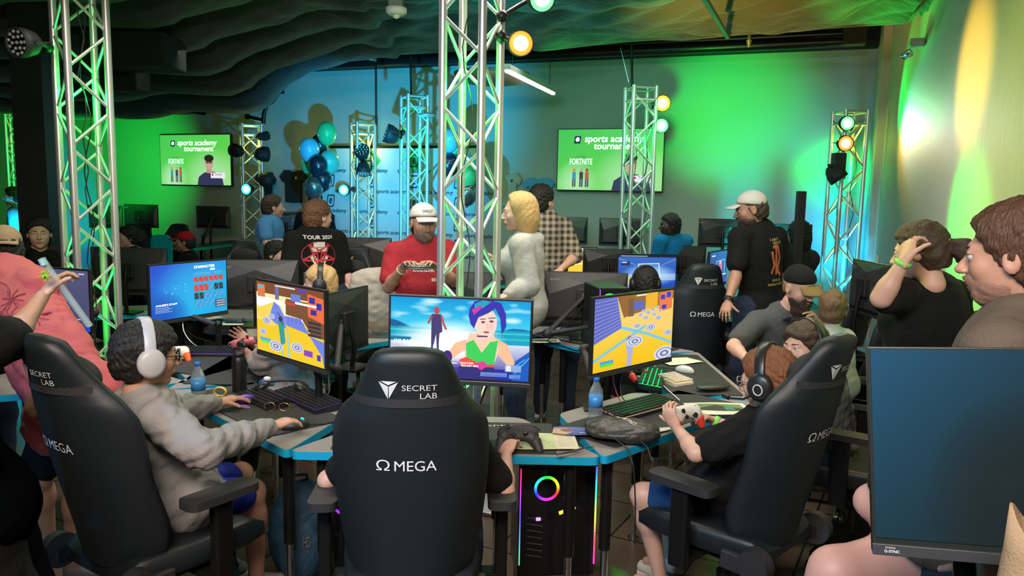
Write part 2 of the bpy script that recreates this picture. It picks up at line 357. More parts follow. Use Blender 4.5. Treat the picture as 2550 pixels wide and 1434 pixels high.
# ================================================================ room shell
def P3(x, y, z): return np.array([x, y, z], float)
def wallpt(s, z, off=0): return WP + WT * s + WN * off + P3(0, 0, z)
RT = WN                                             # the right wall runs from the corner along the wall normal
b = MB(); b.box(wallpt(-8, 1.9, -.1), (18, .2, 3.8), X=WT, Y=-WN, Z=(0, 0, 1)); b.obj('wall_back', M_WALL, kind='structure')
b = MB(); b.box(CORNER + RT * 3.5 + WT * .1 + P3(0, 0, 1.9), (.2, 8.2, 3.8), X=WT, Y=WN, Z=(0, 0, 1)); b.obj('wall_right', M_SIDE, kind='structure')
b = MB(); b.box(CORNER + RT * .30 - WT * .04 + P3(0, 0, 1.9), (.08, .5, 3.8), X=WT, Y=WN, Z=(0, 0, 1)); b.obj('trim_1', M_SIDE, kind='structure')
b = MB(); b.box((-3, 5, -.05), (24, 22, .1)); b.obj('floor', M_FLOOR, kind='structure')
b = MB(); b.box((-3, 5, 3.85), (24, 22, .1)); b.obj('ceiling', M_DARK, kind='structure')
b = MB(); b.box(wallpt(-6, 3.52, .1), (16, .2, .22), X=WT, Y=WN, Z=(0, 0, 1)); b.obj('trim_2', M_DARK, kind='structure')
for z, off, r, lb in ((3.50, .42, .045, 'thin dark conduit along the top of the far wall, the higher one'), (3.40, .52, .055, 'thick dark sprinkler main along the top of the far wall')):
    b = MB(); b.tube([wallpt(-9, z, off), wallpt(-.25, z, off)], r, 10)
    o = b.obj('ceiling_pipe', M_STEEL, label=lb, cat='pipe')
b = MB(); b.box(wallpt(-.35, 3.46, .55), (.22, .2, .2), X=WT, Y=WN, Z=(0, 0, 1)); b.obj('pipe_coupling', M_DARK, label='square dark end coupling of the pipes near the corner', cat='pipe fitting', bevel=.01)
# --- draped ceiling cloth
EDGE = [(-420, 300, 10.6), (0, 283, 10.3), (280, 286, 10.0), (500, 284, 9.9), (640, 279, 9.75), (682, 258, 9.6), (700, 232, 9.4), (735, 195, 9.2), (780, 168, 8.9), (900, 140, 8.5), (1090, 131, 8.3), (1200, 124, 8.2),
        (1300, 121, 8.1), (1380, 124, 7.95), (1480, 112, 7.8), (1560, 104, 7.7), (1640, 99, 7.6), (1700, 100, 7.4), (1850, 86, 7.1), (1990, 78, 6.9), (2060, 70, 6.75), (2260, 58, 6.2), (2275, 35, 5.9), (2310, -4, 5.7)]
EP = np.array([at(*e) for e in EDGE]); _t = np.concatenate([[0], np.cumsum(np.hypot(*(np.diff(EP[:, :2], axis=0).T)))])
def cloth(u, v):       # u along the far edge, v 0 at the edge to 1 above the near tables
    s = u * _t[-1]; e = np.array([np.interp(s, _t, EP[:, i]) for i in range(3)]); left = 1 / (1 + math.exp((e[0] + 1.6) / .45)); y = e[1] * (1 - v) + 1.2 * v; x = e[0] * (1 + .05 * v)
    dep = e[1] - y; far = max(0, 1 - dep / 3.4)
    z = (e[2] if dep < .01 else e[2] + (3.34 - e[2]) * (1 - far ** 1.3 if left > .3 else min(1, dep / .7)))
    q = dep + .12 * math.sin(x * 2.1) + .05 * math.sin(x * 5.3 + 1)
    fold = abs(math.sin(q * PI / .62)); z -= left * (.17 * fold ** .6 - .06) * min(1, dep / .15)
    r = 1 - left; z -= r * (.10 * abs(math.sin(dep * PI / 1.25)) + .035 * math.sin(x * 3.3 + dep * 1.7) * math.cos(dep * 2.3)) * min(1, dep / .3)
    z -= r * min(1, dep / .2) * .02 * math.sin(x * 13 + 5 * math.sin(dep * 3) + 3 * dep) - .003 * math.sin(dep * 31 + 6 * math.sin(x * 1.7)) * min(1, dep / .2)
    tx = (x * .9) % 1 - .5; ty = (dep * .8) % 1 - .5; rr = math.hypot(tx, ty); z += r * .07 * math.exp(-rr * rr * 30) * min(1, dep / .3) + r * .012 * math.cos(math.atan2(ty, tx) * 9) * math.exp(-rr * 5) * min(1, dep / .3)
    return P3(x, y, z)
b = MB(); b.grid(cloth, 420, 230); o = b.obj('ceiling_cloth', M_FAB, label='black cloth draped in billows under the whole ceiling', cat='drapery', solidify=.01)
# dark boxes among the folds on the left
for px, py, D, sz, lb in ((335, 130, 7.2, (.75, .5, .3), 'large black duct box hanging among the ceiling folds'), (305, 200, 7.6, (.42, .3, .22), 'small black box speaker under the ceiling folds by the left truss')):
    b = MB(); b.box(at(px, py, D), sz); b.obj('duct_box' if 'duct' in lb else 'ceiling_speaker', M_DARK, label=lb, cat='duct' if 'duct' in lb else 'speaker', bevel=.02)
# hanging rods, elbow pipes
def rod(p0, p1, r, name, lb, cat, m=None): b = MB(); b.tube([p0, p1], r, 8); return b.obj(name, m or M_STEEL, label=lb, cat=cat)
rod(at(936, 160, 8.8), at(937, 312, 8.8), .012, 'hanging_rod', 'thin black rod hanging above the truss with the cyan lamp on the banner side', 'rod')
rod(at(1022, 138, 9.2), at(1024, 238, 9.2), .012, 'hanging_rod', 'thin black rod above the truss behind the red shirted man', 'rod')
rod(at(1573, 108, 8), at(1574, 216, 8), .014, 'hanging_rod', 'thin black rod above the truss in front of the wall screen', 'rod')
rod(at(1545, 118, 8), at(1566, 205, 8), .003, 'safety_wire', 'slanted thin grey safety wire beside the rod over the screen truss', 'wire', M_CHROME)
b = MB(); b.tube([at(664, 262, 9.9), at(657, 285, 9.9), at(656, 308, 9.9)], .028, 8); b.tube([at(656, 300, 9.9), at(618, 291, 9.9)], .024, 8); b.cyl(at(620, 291, 9.9), at(612, 289, 9.9), .04)
b.obj('elbow_pipe', M_STEEL, label='branching black pipe hanging by the edge of the ceiling cloth', cat='pipe')
for px, py, D, lb in ((935, 150, 8.6, 'sprinkler elbow pipe under the dark beam left of the centre truss'), (1866, 92, 7.1, 'short brass sprinkler drop under the yellow lit cloth')):
    b = MB(); q = at(px, py, D); b.tube([q + P3(0, 0, .1), q, q + P3(-.12, -.02, .02), q + P3(-.13, -.02, .07)], .016, 8) if 'elbow' in lb else b.tube([q + P3(0, 0, .08), q + P3(0, 0, -.03)], .017, 8).cyl(q - P3(0, 0, .03), q - P3(0, 0, .09), .026, .012)
    b.obj('sprinkler', mat('brass', (.3, .24, .12), .35, .8), label=lb, cat='sprinkler')
rod(at(1752, -8, 5.2), at(1812, 92, 7.0), .022, 'cloth_batten', 'slim dark batten crossing under the yellow lit cloth', 'batten', M_STEEL)
rod(at(380, 262, 9.6), at(512, 284, 9.8), .02, 'cloth_batten', 'dark batten along the low fold edge over the left wall screen', 'batten', M_STEEL)
rod(at(600, 222, 9.0), at(706, 228, 9.35), .028, 'cloth_batten', 'dark batten poking out of the folded cloth edge over the cyan wall', 'batten', M_STEEL)
# black column at the left
b = MB(); q = at(100, 400, 6.6); b.box((q[0], q[1], 1.75), (.26, .26, 3.5)); b.box((q[0], q[1], .1), (.34, .34, .2)); b.obj('trim_3', mat('black_column', (.016, .015, .018), .5), kind='structure')
# ceiling sensor
t = thing('ceiling_sensor', 'round white ceiling sensor hanging under the dark cloth', 'sensor', at(987, 30, 5.2)); b = MB(); b.lathe([(.02, .03), (.07, .025), (.068, -.005), (.05, -.02), (.0, -.022)]); b.obj('housing', M_WHITE, t)
b = MB(); b.lathe([(.024, -.018), (.022, -.035), (0, -.045)]); b.obj('lens', M_WHITE, t); b = MB(); b.box((0, 0, .07), (.09, .09, .1)); b.obj('bracket', mat('grey_mount', (.15, .2, .18), .6), t)
# linear lamps
M_TUBE = mat('lamp_tube', (1, .9, .85), .4, emit=6, ecol=(1, .86, .78))
def linear(p0, p1, lb):
    p0, p1 = np.array(p0), np.array(p1); mid = (p0 + p1) / 2; t = thing('linear_lamp', lb, 'lamp', mid); d = _n(p1 - p0); side = _n(np.cross(d, (0, 0, 1))); L = np.linalg.norm(p1 - p0)
    b = MB(); b.box((0, 0, .035), (L + .04, .06, .05), X=d, Y=side); b.obj('housing', mat('lamp_housing', (.5, .42, .38), .5), t)
    b = MB(); b.box((0, 0, 0), (L, .045, .03), X=d, Y=side); b.obj('diffuser', M_TUBE, t, bevel=.008)
    b = MB(); b.tube([d * L * .4 + P3(0, 0, .06), d * L * .4 + P3(0, 0, .4)], .004, 6).tube([-d * L * .4 + P3(0, 0, .06), -d * L * .4 + P3(0, 0, .4)], .004, 6); b.obj('hanging_wire', M_STEEL, t)
linear(at(1262, 176, 7.3), at(1378, 233, 9.0), 'bright linear lamp hanging beside the centre truss, pointing at the far wall')
linear(at(-60, 214, 9.4), at(70, 236, 10.2), 'bright linear lamp crossing left of the black column')
linear(at(160, 249, 10.2), at(184, 254, 10.6), 'short end of a linear lamp seen through the left truss')
b = MB(); q = at(1225, 190, 8.2); b.lathe([(.0, .03), (.4, .03), (.38, -.05), (.2, -.08), (0, -.09)], q); b.obj('air_diffuser', mat('beige_diffuser', (.3, .24, .2), .5), label='round beige air diffuser behind the top of the centre truss', cat='air vent')
# wall switch, emergency lamp on the right wall
def rwall(px, py):
    o0 = np.array([0, 0, HC]); d = at(px, py, 5.) - o0; t = (WT @ (CORNER - o0)) / (WT @ d); return o0 + d * t
q = rwall(2303, 118) - WT * .06; t = thing('emergency_lamp', 'small two headed emergency lamp high on the right wall', 'lamp', q)
b = MB(); b.box((0, 0, .03), (.1, .14, .06), X=WT, Y=WN, Z=(0, 0, 1)); b.obj('housing', mat('grey_case', (.25, .25, .22), .5), t, bevel=.01)
for k in (-1, 1): b = MB(); b.lathe([(.012, 0), (.03, -.03), (.032, -.05)], WN * .05 * k - WT * .05 + P3(0, 0, -.02), ax=(.3, .5 * k, .8)); b.obj('lamp_head', M_CHROME, t)
q = rwall(2186, 650); b = MB(); b.box(q - WT * .01, (.02, .075, .12), X=WT, Y=WN, Z=(0, 0, 1)); b.obj('wall_switch', M_WHITE, label='small light switch plate on the right wall by the ponytailed woman', cat='switch', bevel=.004)
# ================================================================ truss towers
def tower(lb, pos, ztop, rot, rail=.024, zr=.24, light_col=GREEN, power=30, cable=False, cone_=20):
    t = thing('truss_tower', lb, 'truss', (pos[0], pos[1], 0), math.radians(rot)); h = zr / 2; C4 = [(-h, -h), (h, -h), (h, h), (-h, h)]
    for x, y in C4: b = MB(); b.cyl((x, y, .02), (x, y, ztop), rail, n=14); b.obj('rail', M_ALU, t)
    n = int(ztop / .25); dz = (ztop - .12) / n
    for i in range(4):
        (x0, y0), (x1, y1) = C4[i], C4[(i + 1) % 4]; b = MB(); kx, ky = (x1 - x0), (y1 - y0); off = .0
        for k in range(n):
            z0 = .06 + k * dz; z1 = z0 + dz; a, c = ((x0, y0), (x1, y1)) if (k + i) % 2 else ((x1, y1), (x0, y0))
            b.cyl((a[0], a[1], z0), (c[0], c[1], z1 - .02), .0105, n=8)
        for z in (.04, ztop - .02, ztop - .14): b.cyl((x0, y0, z), (x1, y1, z), .012, n=8)
        b.obj('lattice', M_ALU2, t)
    b = MB(); b.box((0, 0, .012), (.6, .6, .02)); b.obj('base_plate', M_ALU, t, bevel=.003)
    if cable:
        b = MB(); b.tube([(h * .6 + .02 * math.sin(k * 1.3), -h * .2 + .02 * math.cos(k * 1.9), .3 + k * .12) for k in range(int((ztop - .5) / .12))], .004, 6)
        b.tube([(-h * .3 + .03 * math.sin(k * .9), h * .2 + .02 * math.cos(k * 1.2), .3 + k * .12) for k in range(int((ztop - .5) / .12))], .004, 6); b.obj('cable', M_BLK, t)
    if power:
        c = (pos[0], pos[1], .22); light('SPOT', 'uplight', c, (pos[0], pos[1], 3), power, light_col, .04, cone=cone_, blend=.5)
        light('POINT', 'downlight', (pos[0], pos[1], min(ztop - .3, 2.35)), None, power * .035, light_col, .05)
    return t
T1, T2 = (-2.83, 5.1), (-.25, 4.4)
tower('tall grey truss tower at the left table cluster, lit green inside', T1, 3.3, -43, cable=True, power=240, cone_=36)
tower('tall grey truss tower at the centre table cluster, lit green inside', T2, 3.3, -23, cable=True, power=240, cone_=36)
def tw(px, py, D): p = at(px, py, D); return (p[0], p[1]), p[2]
for px, py, D, rot, lc, pw, lb in ((42, 268, 10.6, 20, LIME, 8, 'dim grey truss tower beyond the black column'), (624, 309, 10.3, 25, LIME, 130, 'yellow lit truss tower beside the left wall screen'), (904, 306, 10.2, 30, LIME, 130, 'yellow lit truss tower in front of the staff member at the banner'),
                                   (1032, 238, 9.2, 28, GREEN, 130, 'green lit truss tower behind the man in the red shirt'), (1597, 216, 8.0, 12, GREEN, 150, 'green lit truss tower overlapping the wall screen'), (2118, 276, 8.0, 8, LIME, 120, 'yellow lit truss tower by the corner of the room')):
    p, z = tw(px, py, D); tower(lb, p, z, rot, .022, light_col=lc, power=pw, cable=px > 1500)
# ================================================================ par cans
def par(lb, loc, aim, col=None, r=.085, L=.16, strength=6, hold=None, body=None):
    loc = np.asarray(loc, float); t = thing('par_lamp', lb, 'stage lamp', loc); d = _n(np.asarray(aim, float)); x, y, z = frame(d)
    b = MB(); b.lathe([(r * .45, -L), (r * .8, -L * .75), (r, -L * .3), (r, .01), (r * .93, .01), (r * .9, -.01)], (0, 0, 0), d, 24); b.obj('housing', body or M_BLK2, t)
    b = MB()
    if col: b.lathe([(0, .006), (r * .70, .003)], (0, 0, 0), d, 24); b.obj('lens', mat('lamp_lens_%d%d%d' % tuple(int(c * 9) for c in col), col, .3, emit=strength, ecol=col), t); rc = tuple(c ** 2.6 for c in col); b = MB(); b.lathe([(r * .68, .0035), (r * .95, 0)], (0, 0, 0), d, 24); b.f.pop(0) if False else None; b.obj('lens_rim', mat('lamp_rim_%d%d%d' % tuple(int(c * 9) for c in col), rc, .3, emit=1.6, ecol=rc), t)
    else:
        b.lathe([(0, -.006), (r * .9, -.006)], (0, 0, 0), d, 24); b.obj('lens', M_BLK, t); b = MB()
        for a, n in ((0, 1), (.42, 6), (.75, 11)):
            for k in range(n): q = x * (r * a * math.cos(2 * PI * k / n)) + y * (r * a * math.sin(2 * PI * k / n)); b.ball(q + d * .0, r * .13, 10)
        b.obj('led_cluster', mat('clear_led', (.7, .8, .75), .1, .6), t)
    side = _n(np.cross(d, (0, 0, 1))); b = MB(); yk = [side * r * 1.12 - d * L * .3, side * r * 1.12 - d * L * 1.1, -side * r * 1.12 - d * L * 1.1, -side * r * 1.12 - d * L * .3]
    b.tube(yk, .009, 6, flat=.5)
    if hold is not None: b.tube([-d * L * 1.1, np.asarray(hold, float) - loc], .014, 8); b.ball(np.asarray(hold, float) - loc, .035, 10)
    b.obj('yoke', M_BLK, t); return t
CW = (.5, 1, .62); AW = (1, .62, .26); TW = (.35, .95, 1)
def parpx(lb, px, py, D, aim, col=None, r=.085, hold=None, **k): return par(lb, at(px, py, D), aim, col, r, hold=at(*hold) if hold else None, **k)
parpx('unlit round lamp with clear leds clamped high on the left truss', 42, 106, 4.7, (-.32, -.9, -.15), None, .088, hold=(120, 118, 5.05), L=.14)
parpx('bright green lamp at the very top of the centre truss', 1350, -4, 4.35, (.25, -.95, -.28), CW, .075, hold=(1250, 40, 4.4))
parpx('bright amber lamp high on the centre truss, the biggest amber one', 1297, 108, 4.25, (.12, -.98, -.15), AW, .07, hold=(1248, 90, 4.4), L=.1)
parpx('amber lamp on top of the truss in front of the wall screen', 1650, 257, 7.9, (.05, -1, -.1), AW, .085, hold=(1630, 268, 8.0), L=.12)
parpx('green lamp just under the amber lamp on the screen truss', 1647, 313, 7.9, (.05, -1, -.1), CW, .075, hold=(1624, 313, 8.0), L=.12)
parpx('green lamp at the top of the truss by the room corner', 2110, 307, 7.7, (-.05, -1, -.1), CW, .072, hold=(2116, 320, 8.0), L=.12)
parpx('amber lamp second from the top of the corner truss', 2106, 357, 7.7, (-.05, -1, -.1), AW, .078, hold=(2112, 365, 8.0), L=.12)
parpx('unlit black lamp turned upward on the corner truss', 2090, 446, 7.7, (.5, -.2, -.7), None, .095, hold=(2098, 440, 8.0))
parpx('cyan lamp low on the truss beside the left wall screen', 613, 471, 10.0, (-.15, -1, -.05), TW, .075, hold=(628, 470, 10.25), L=.12)
parpx('cyan lamp low on the truss in front of the banner', 856, 473, 9.9, (-.2, -1, -.05), TW, .075, hold=(880, 471, 10.15), L=.12)
parpx('black lamp facing away, left side of the left screen truss', 583, 374, 10.1, (-.8, .55, .1), None, .09, hold=(600, 372, 10.25))
parpx('black lamp facing away, right side of the left screen truss', 664, 384, 10.2, (.75, .65, .0), None, .1, hold=(645, 378, 10.3))
parpx('black tilted lamp above the black shirt on the wall, clamped to the truss', 675, 450, 10.2, (.85, .3, -.2), None, .11, hold=(648, 445, 10.3))
parpx('small black lamp near the top of the left screen truss', 664, 338, 10.3, (.5, .8, .2), None, .06, hold=(650, 345, 10.3))
parpx('boxy black lamp reaching out left from the truss behind the red shirted man', 962, 331, 9.0, (-.85, -.25, .3), None, .11, hold=(1003, 330, 9.15))
parpx('black lamp inside the truss in front of the banner, upper one', 900, 372, 10.0, (.05, -.6, .5), None, .1, hold=(912, 385, 10.15))
parpx('black lamp inside the truss in front of the banner, lower one', 905, 432, 10.0, (.05, -.3, -.8), None, .09, hold=(912, 420, 10.15))
b = MB(); b.box(at(2088, 406, 7.72), (.12, .1, .2)); b.obj('power_box', M_BLK2, label='black dimmer box under the amber lamp on the corner truss', cat='power box', bevel=.01)
t = thing('clamp_tray', 'small round metal tray clamped beside the truss behind the red shirted man', 'tray', at(1062, 291, 9.0)); b = MB(); b.lathe([(0, 0), (.1, .01), (.1, .03), (.02, .05)], n=20); b.obj('dish', M_ALU, t); b = MB(); b.tube([(0, 0, .02), (-.1, .05, .02)], .012, 6); b.obj('arm', M_BLK, t)
# lamps that wash the right wall and the cloth
cR = at(2090, 307, 7.7)
wash('wash_amber_right_low', rwall(2215, 340) - WT * .5, rwall(2275, 400), 60, AMBER, 46, .9)
wash('wash_green_right_high', rwall(2225, 320) - WT * .45, rwall(2262, 215), 70, GREEN, 62, .4)
wash('wash_cyan_right', rwall(2225, 315) - WT * .45, rwall(2290, 310), 55, (.45, .85, 1), 50, .8)
wash('wash_amber_right', at(1690, 250, 5.2), rwall(2420, 180), 210, (1, .6, .02), 34, .8)
wash('wash_green_right', at(1690, 300, 5.4), rwall(2400, 600), 330, GREEN, 34, .8)
wash('wash_lime_right', at(1350, 60, 4.2), rwall(2520, 330), 70, (.7, 1, .02), 60, 1)
wash('wash_olive_right', at(1350, 60, 4.0), rwall(2480, 560), 45, (.85, 1, .02), 60, 1)
wash('wash_amber_cloth', at(1640, 250, 6.0) - P3(0, 0, .3), at(1820, 40, 6.4), 150, AMBER, 95, 1)
wash('wash_green_cloth', at(2100, 300, 6.6), at(2180, 40, 6.0), 70, GREEN, 70, 1)
wash('wash_green_cloth_centre', at(1300, 230, 7.6), at(1500, 100, 7.7), 22, GREEN, 80, 1)
# ================================================================ wall screens, banner, shirts, balloons
def tv(lb, cpx, cpy, W_=1.30, H_=.735):
    c = onwall(cpx, cpy, .09); t = thing('wall_screen', lb, 'television', c, 0)
    X, Z = WT, P3(0, 0, 1); b = MB(); b.box(WN * -.025, (W_ + .02, .045, H_ + .02), X=X, Y=WN, Z=Z); b.obj('casing', M_BLK, t); b = MB(); b.box(WN * -.07, (.4, .05, .3), X=X, Y=WN, Z=Z); b.obj('wall_bracket', M_BLK, t)
    p = Pic(300, 168); p.grad((70, 200, 90), (110, 220, 70), 0, 0, 1, 1); p.ell(.18, .9, .22, .42, (190, 240, 190), .9, True); p.ell(.75, .85, .45, .6, (190, 235, 190), .8, True); p.grad((40, 200, 80), (60, 205, 90), mask=None) if False else None
    # plain portrait and three plain little figures
    p.poly([(.53, 1), (.55, .84), (.62, .76), (.68, .73), (.76, .73), (.82, .77), (.88, .85), (.9, 1)], (52, 50, 88)); p.rect(.665, .6, .735, .76, (196, 150, 132)); p.ell(.70, .555, .062, .135, (206, 164, 148)); p.ell(.70, .465, .066, .07, (38, 32, 30)); p.rect(.65, .53, .75, .545, (60, 50, 50)); p.ell(.678, .55, .02, .02, (90, 70, 66)); p.ell(.722, .55, .02, .02, (90, 70, 66))
    for x, c1, c2 in ((.165, (70, 150, 190), (220, 140, 60)), (.235, (60, 60, 80), (200, 160, 140)), (.29, (190, 90, 70), (150, 80, 60))): p.rect(x - .018, .7, x + .018, .82, c1); p.rect(x - .016, .82, x - .003, .95, (60, 60, 90)); p.rect(x + .003, .82, x + .016, .95, (60, 60, 90)); p.ell(x, .67, .015, .028, c2)
    p.rect(.72, .75, .92, .86, (240, 235, 245)); p.ell(.745, .79, .014, .02, (220, 30, 60))
    e = WN * .001; p.obj('picture', M_TV, lambda u, v: e + X * (u - .5) * W_ + Z * (.5 - v) * H_, t)
    def T(name, body, x, y, w_, m, sh=0, bold=.0, h_=None): b = MB(); letters(b, body, w_, h_, WN * .004 + X * (x - .5) * W_ + Z * (.5 - y) * H_, X, Z, sh, bold); b.obj(name, m, t)
    DB = mat('dark_blue_print', srgb(30, 40, 110), .6, emit=.3, ecol=srgb(30, 40, 110)); T('title_lettering', 'sports academy', .54, .17, .56 * W_, M_LIT, .12, .02); T('title_lettering', 'tournament', .56, .28, .42 * W_, M_LIT, .12, .02)
    b = MB(); b.prism(roundpoly([(-.045, -.045), (.035, -.045), (.045, .045), (-.035, .045)], .012), .003, .0035, X=X, Y=Z, Z=WN, o=X * (.19 - .5) * W_ + Z * (.5 - .17) * H_); b.obj('emblem', DB, t); T('emblem_lettering', 'e', .19, .165, .05, M_LIT, .2, .03)
    T('game_lettering', 'FORTNITE', .23, .53, .22 * W_, mat('white_violet_print', (1, 1, 1), .5, emit=.95, ecol=(.9, .88, 1)), 0, .02, .075); T('small_lettering', 'FEATURING', .23, .45, .09 * W_, DB); T('small_lettering', 'Twitch', .83, .785, .1 * W_, DB)
    return t
tv('wide wall screen with tournament picture left of the balloons', 496, 399); tv('wide wall screen with tournament picture behind the green lit truss', 1521, 399)
# banner
t = thing('logo_banner', 'white step-and-repeat logo banner standing before the far wall', 'banner', onwall(950, 480, .2)); o0 = np.array(t.location)
def bn(px, py, off=.2): return onwall(px, py, off) - o0
a0, a1, a2, a3 = bn(812, 372), bn(1200, 376), bn(1200, 640), bn(812, 640)
BX = _n(P3(*(a1 - a0)[:2], 0)); BW = np.linalg.norm((a1 - a0)[:2]); BZ0, BZ1 = -o0[2] + .25, a0[2]
b = MB(); b.prism([(0, BZ0), (BW, BZ0), (BW, BZ1), (0, BZ1)], -.01, 0, X=BX, Y=(0, 0, 1), Z=WN, o=P3(a0[0], a0[1], 0)); b.obj('cloth', mat('white_banner', (.62, .66, .66), .7), t)
b = MB(); q0 = P3(a0[0], a0[1], 0)
for z in (BZ1 + .02, BZ0 - .02): b.cyl(q0 + BX * -.05 + P3(0, 0, z), q0 + BX * (BW + .05) + P3(0, 0, z), .016)
for x in (-.03, BW + .03): b.cyl(q0 + BX * x + P3(0, 0, -o0[2] + .02), q0 + BX * x + P3(0, 0, BZ1 + .03), .018)
b.obj('stand', M_STEEL, t)
b = MB(); g = MB(); d = MB(); k = 0; DZ = .335
for r in range(9):
    z = BZ1 - .16 - r * .275
    for c in range(6):
        x = .2 + c * .64
        if x > BW - .1: continue
        o_ = q0 + BX * x + P3(0, 0, z) + WN * .004
        sq = [np.array(p) for p in roundpoly([(-.065, -.085), (.05, -.085), (.07, .085), (-.05, .085)], .03)]; inn = [p * .8 for p in sq]; n = len(sq)
        b.add([o_ + BX * p[0] + P3(0, 0, p[1]) for p in sq] + [o_ + BX * p[0] + P3(0, 0, p[1]) for p in inn], [(i, (i + 1) % n, n + (i + 1) % n, n + i) for i in range(n)], False)
        letters(b, 'e', .05, .075, o_, BX, (0, 0, 1), .25, .02)
        if r == 0: g = MB(); g.prism([(-.15, 0), (0, -.16), (.15, 0), (0, .16)], .001, .002, X=BX, Y=(0, 0, 1), Z=WN, o=q0 + BX * x + P3(0, 0, z)); g.obj('green_diamond', mat('green_print', (.02, .5, .12), .6), t)
        if r < 8: letters(d, 'sports academy', .50, .068, o_ + BX * (.0 if r % 2 == 0 else .32) - P3(0, 0, .14), BX, (0, 0, 1), .15, .015)
b.obj('logo_print', mat('navy_print', (.01, .03, .08), .6), t); d.obj('lettering', MATS['navy_print'], t)
# shirts pinned to the wall
def shirt(lb, px, py, w_, h_, m, crest=None):
    t = thing('wall_shirt', lb, 'shirt', onwall(px, py, .06)); P = [(-.32, .5), (-.14, .5), (-.07, .46), (0, .445), (.07, .46), (.14, .5), (.32, .5), (.5, .3), (.4, .12), (.3, .2), (.29, -.5), (0, -.52), (-.29, -.5), (-.3, .2), (-.4, .12), (-.5, .3)]
    b = MB(); b.prism([(x * w_, y * h_) for x, y in P], -.015, .02, X=WT, Y=(0, 0, 1), Z=WN); b.obj('cloth', m, t, bevel=.008)
    if crest: b = MB(); b.prism([(-.02, .02), (.02, .02), (0, -.02)], .021, .023, X=WT, Y=(0, 0, 1), Z=WN, o=WT * w_ * .12 + P3(0, 0, h_ * .25)); b.obj('crest', crest, t)
shirt('black T-shirt pinned to the wall left of the balloons', 738, 464, .45, .45, mat('black_cotton', (.01, .012, .014), .85), M_WHITE)
shirt('black T-shirt on the wall half hidden by the left screen truss', 668, 470, .36, .45, MATS['black_cotton'])
shirt('beige T-shirt on the wall beside the centre truss', 1272, 472, .34, .42, mat('beige_cotton', (.42, .36, .26), .85), MATS['black_cotton'])
shirt('light blue T-shirt on the wall above the plaid shirted man', 1345, 478, .42, .36, mat('blue_cotton', (.08, .32, .6), .85), mat('red_print', (.6, .06, .05), .6))
# balloons
def balloon(lb, px, py, D, r, col, grp, metal=0):
    c = at(px, py, D); t = thing('balloon', lb, 'balloon', c, 0, grp); m = mat('balloon_%d_%d_%d' % tuple(int(x * 99) for x in col), col, .22, metal, coat=.4)
    b = MB(); b.lathe([(0, r * 1.12)] + [(r * math.sin(a), r * 1.12 * math.cos(a) if a < PI / 2 else r * 1.32 * math.cos(a)) for a in np.linspace(.1, PI - .12, 16)] + [(.012, -r * 1.34), (.02, -r * 1.42), (0, -r * 1.42)], n=24); b.obj('skin', m, t)
    b = MB(); b.tube([(0, 0, -r * 1.42), (.02, 0, -r * 2.4), (.0, .01, -r * 3.2)], .0025, 5); b.obj('string', M_WHITE, t)
GG, TT, NN, CC, MM = (.05, .55, .2), (.1, .5, .42), (.01, .03, .05), (.15, .5, .65), (.15, .2, .2)
for px, py, D, r, c, mt, lb in ((814, 330, 9.9, .125, GG, 0, 'green balloon at the very top of the left bunch'), (797, 359, 10.1, .12, NN, .3, 'dark balloon right under the green top balloon'), (770, 371, 9.85, .13, CC, 0, 'pale blue balloon at the left of the left bunch'), (820, 402, 9.9, .13, TT, 0, 'mint balloon at the right of the left bunch'), (803, 384, 10.2, .12, CC, 0, 'pale blue balloon half behind the mint one'),
                                (772, 408, 10.15, .12, GG, 0, 'green balloon peeking out at the lower left of the bunch'), (792, 411, 9.75, .12, NN, .5, 'shiny dark balloon in the middle of the left bunch'), (803, 447, 9.8, .12, NN, .5, 'shiny dark balloon at the lower right of the left bunch'), (782, 465, 9.75, .125, MM, .7, 'grey chrome balloon at the bottom of the left bunch')): balloon(lb, px, py, D, r, c, 'balloons of the left bunch', mt)
for px, py, D, r, c, mt, lb in ((1118, 348, 9.1, .12, CC, 0, 'pale blue balloon high inside the centre truss outline'), (1118, 408, 9.1, .12, NN, .4, 'dark balloon behind the left rails of the centre truss'), (1163, 412, 9.2, .12, TT, 0, 'mint balloon at the top of the right bunch'), (1160, 443, 9.0, .12, GG, 0, 'green balloon in the middle of the right bunch'), (1172, 458, 9.2, .12, NN, .4, 'dark balloon behind the green one in the right bunch'), (1163, 480, 9.0, .12, MM, .7, 'grey chrome balloon at the bottom of the right bunch')): balloon(lb, px, py, D, r, c, 'balloons of the right bunch', mt)
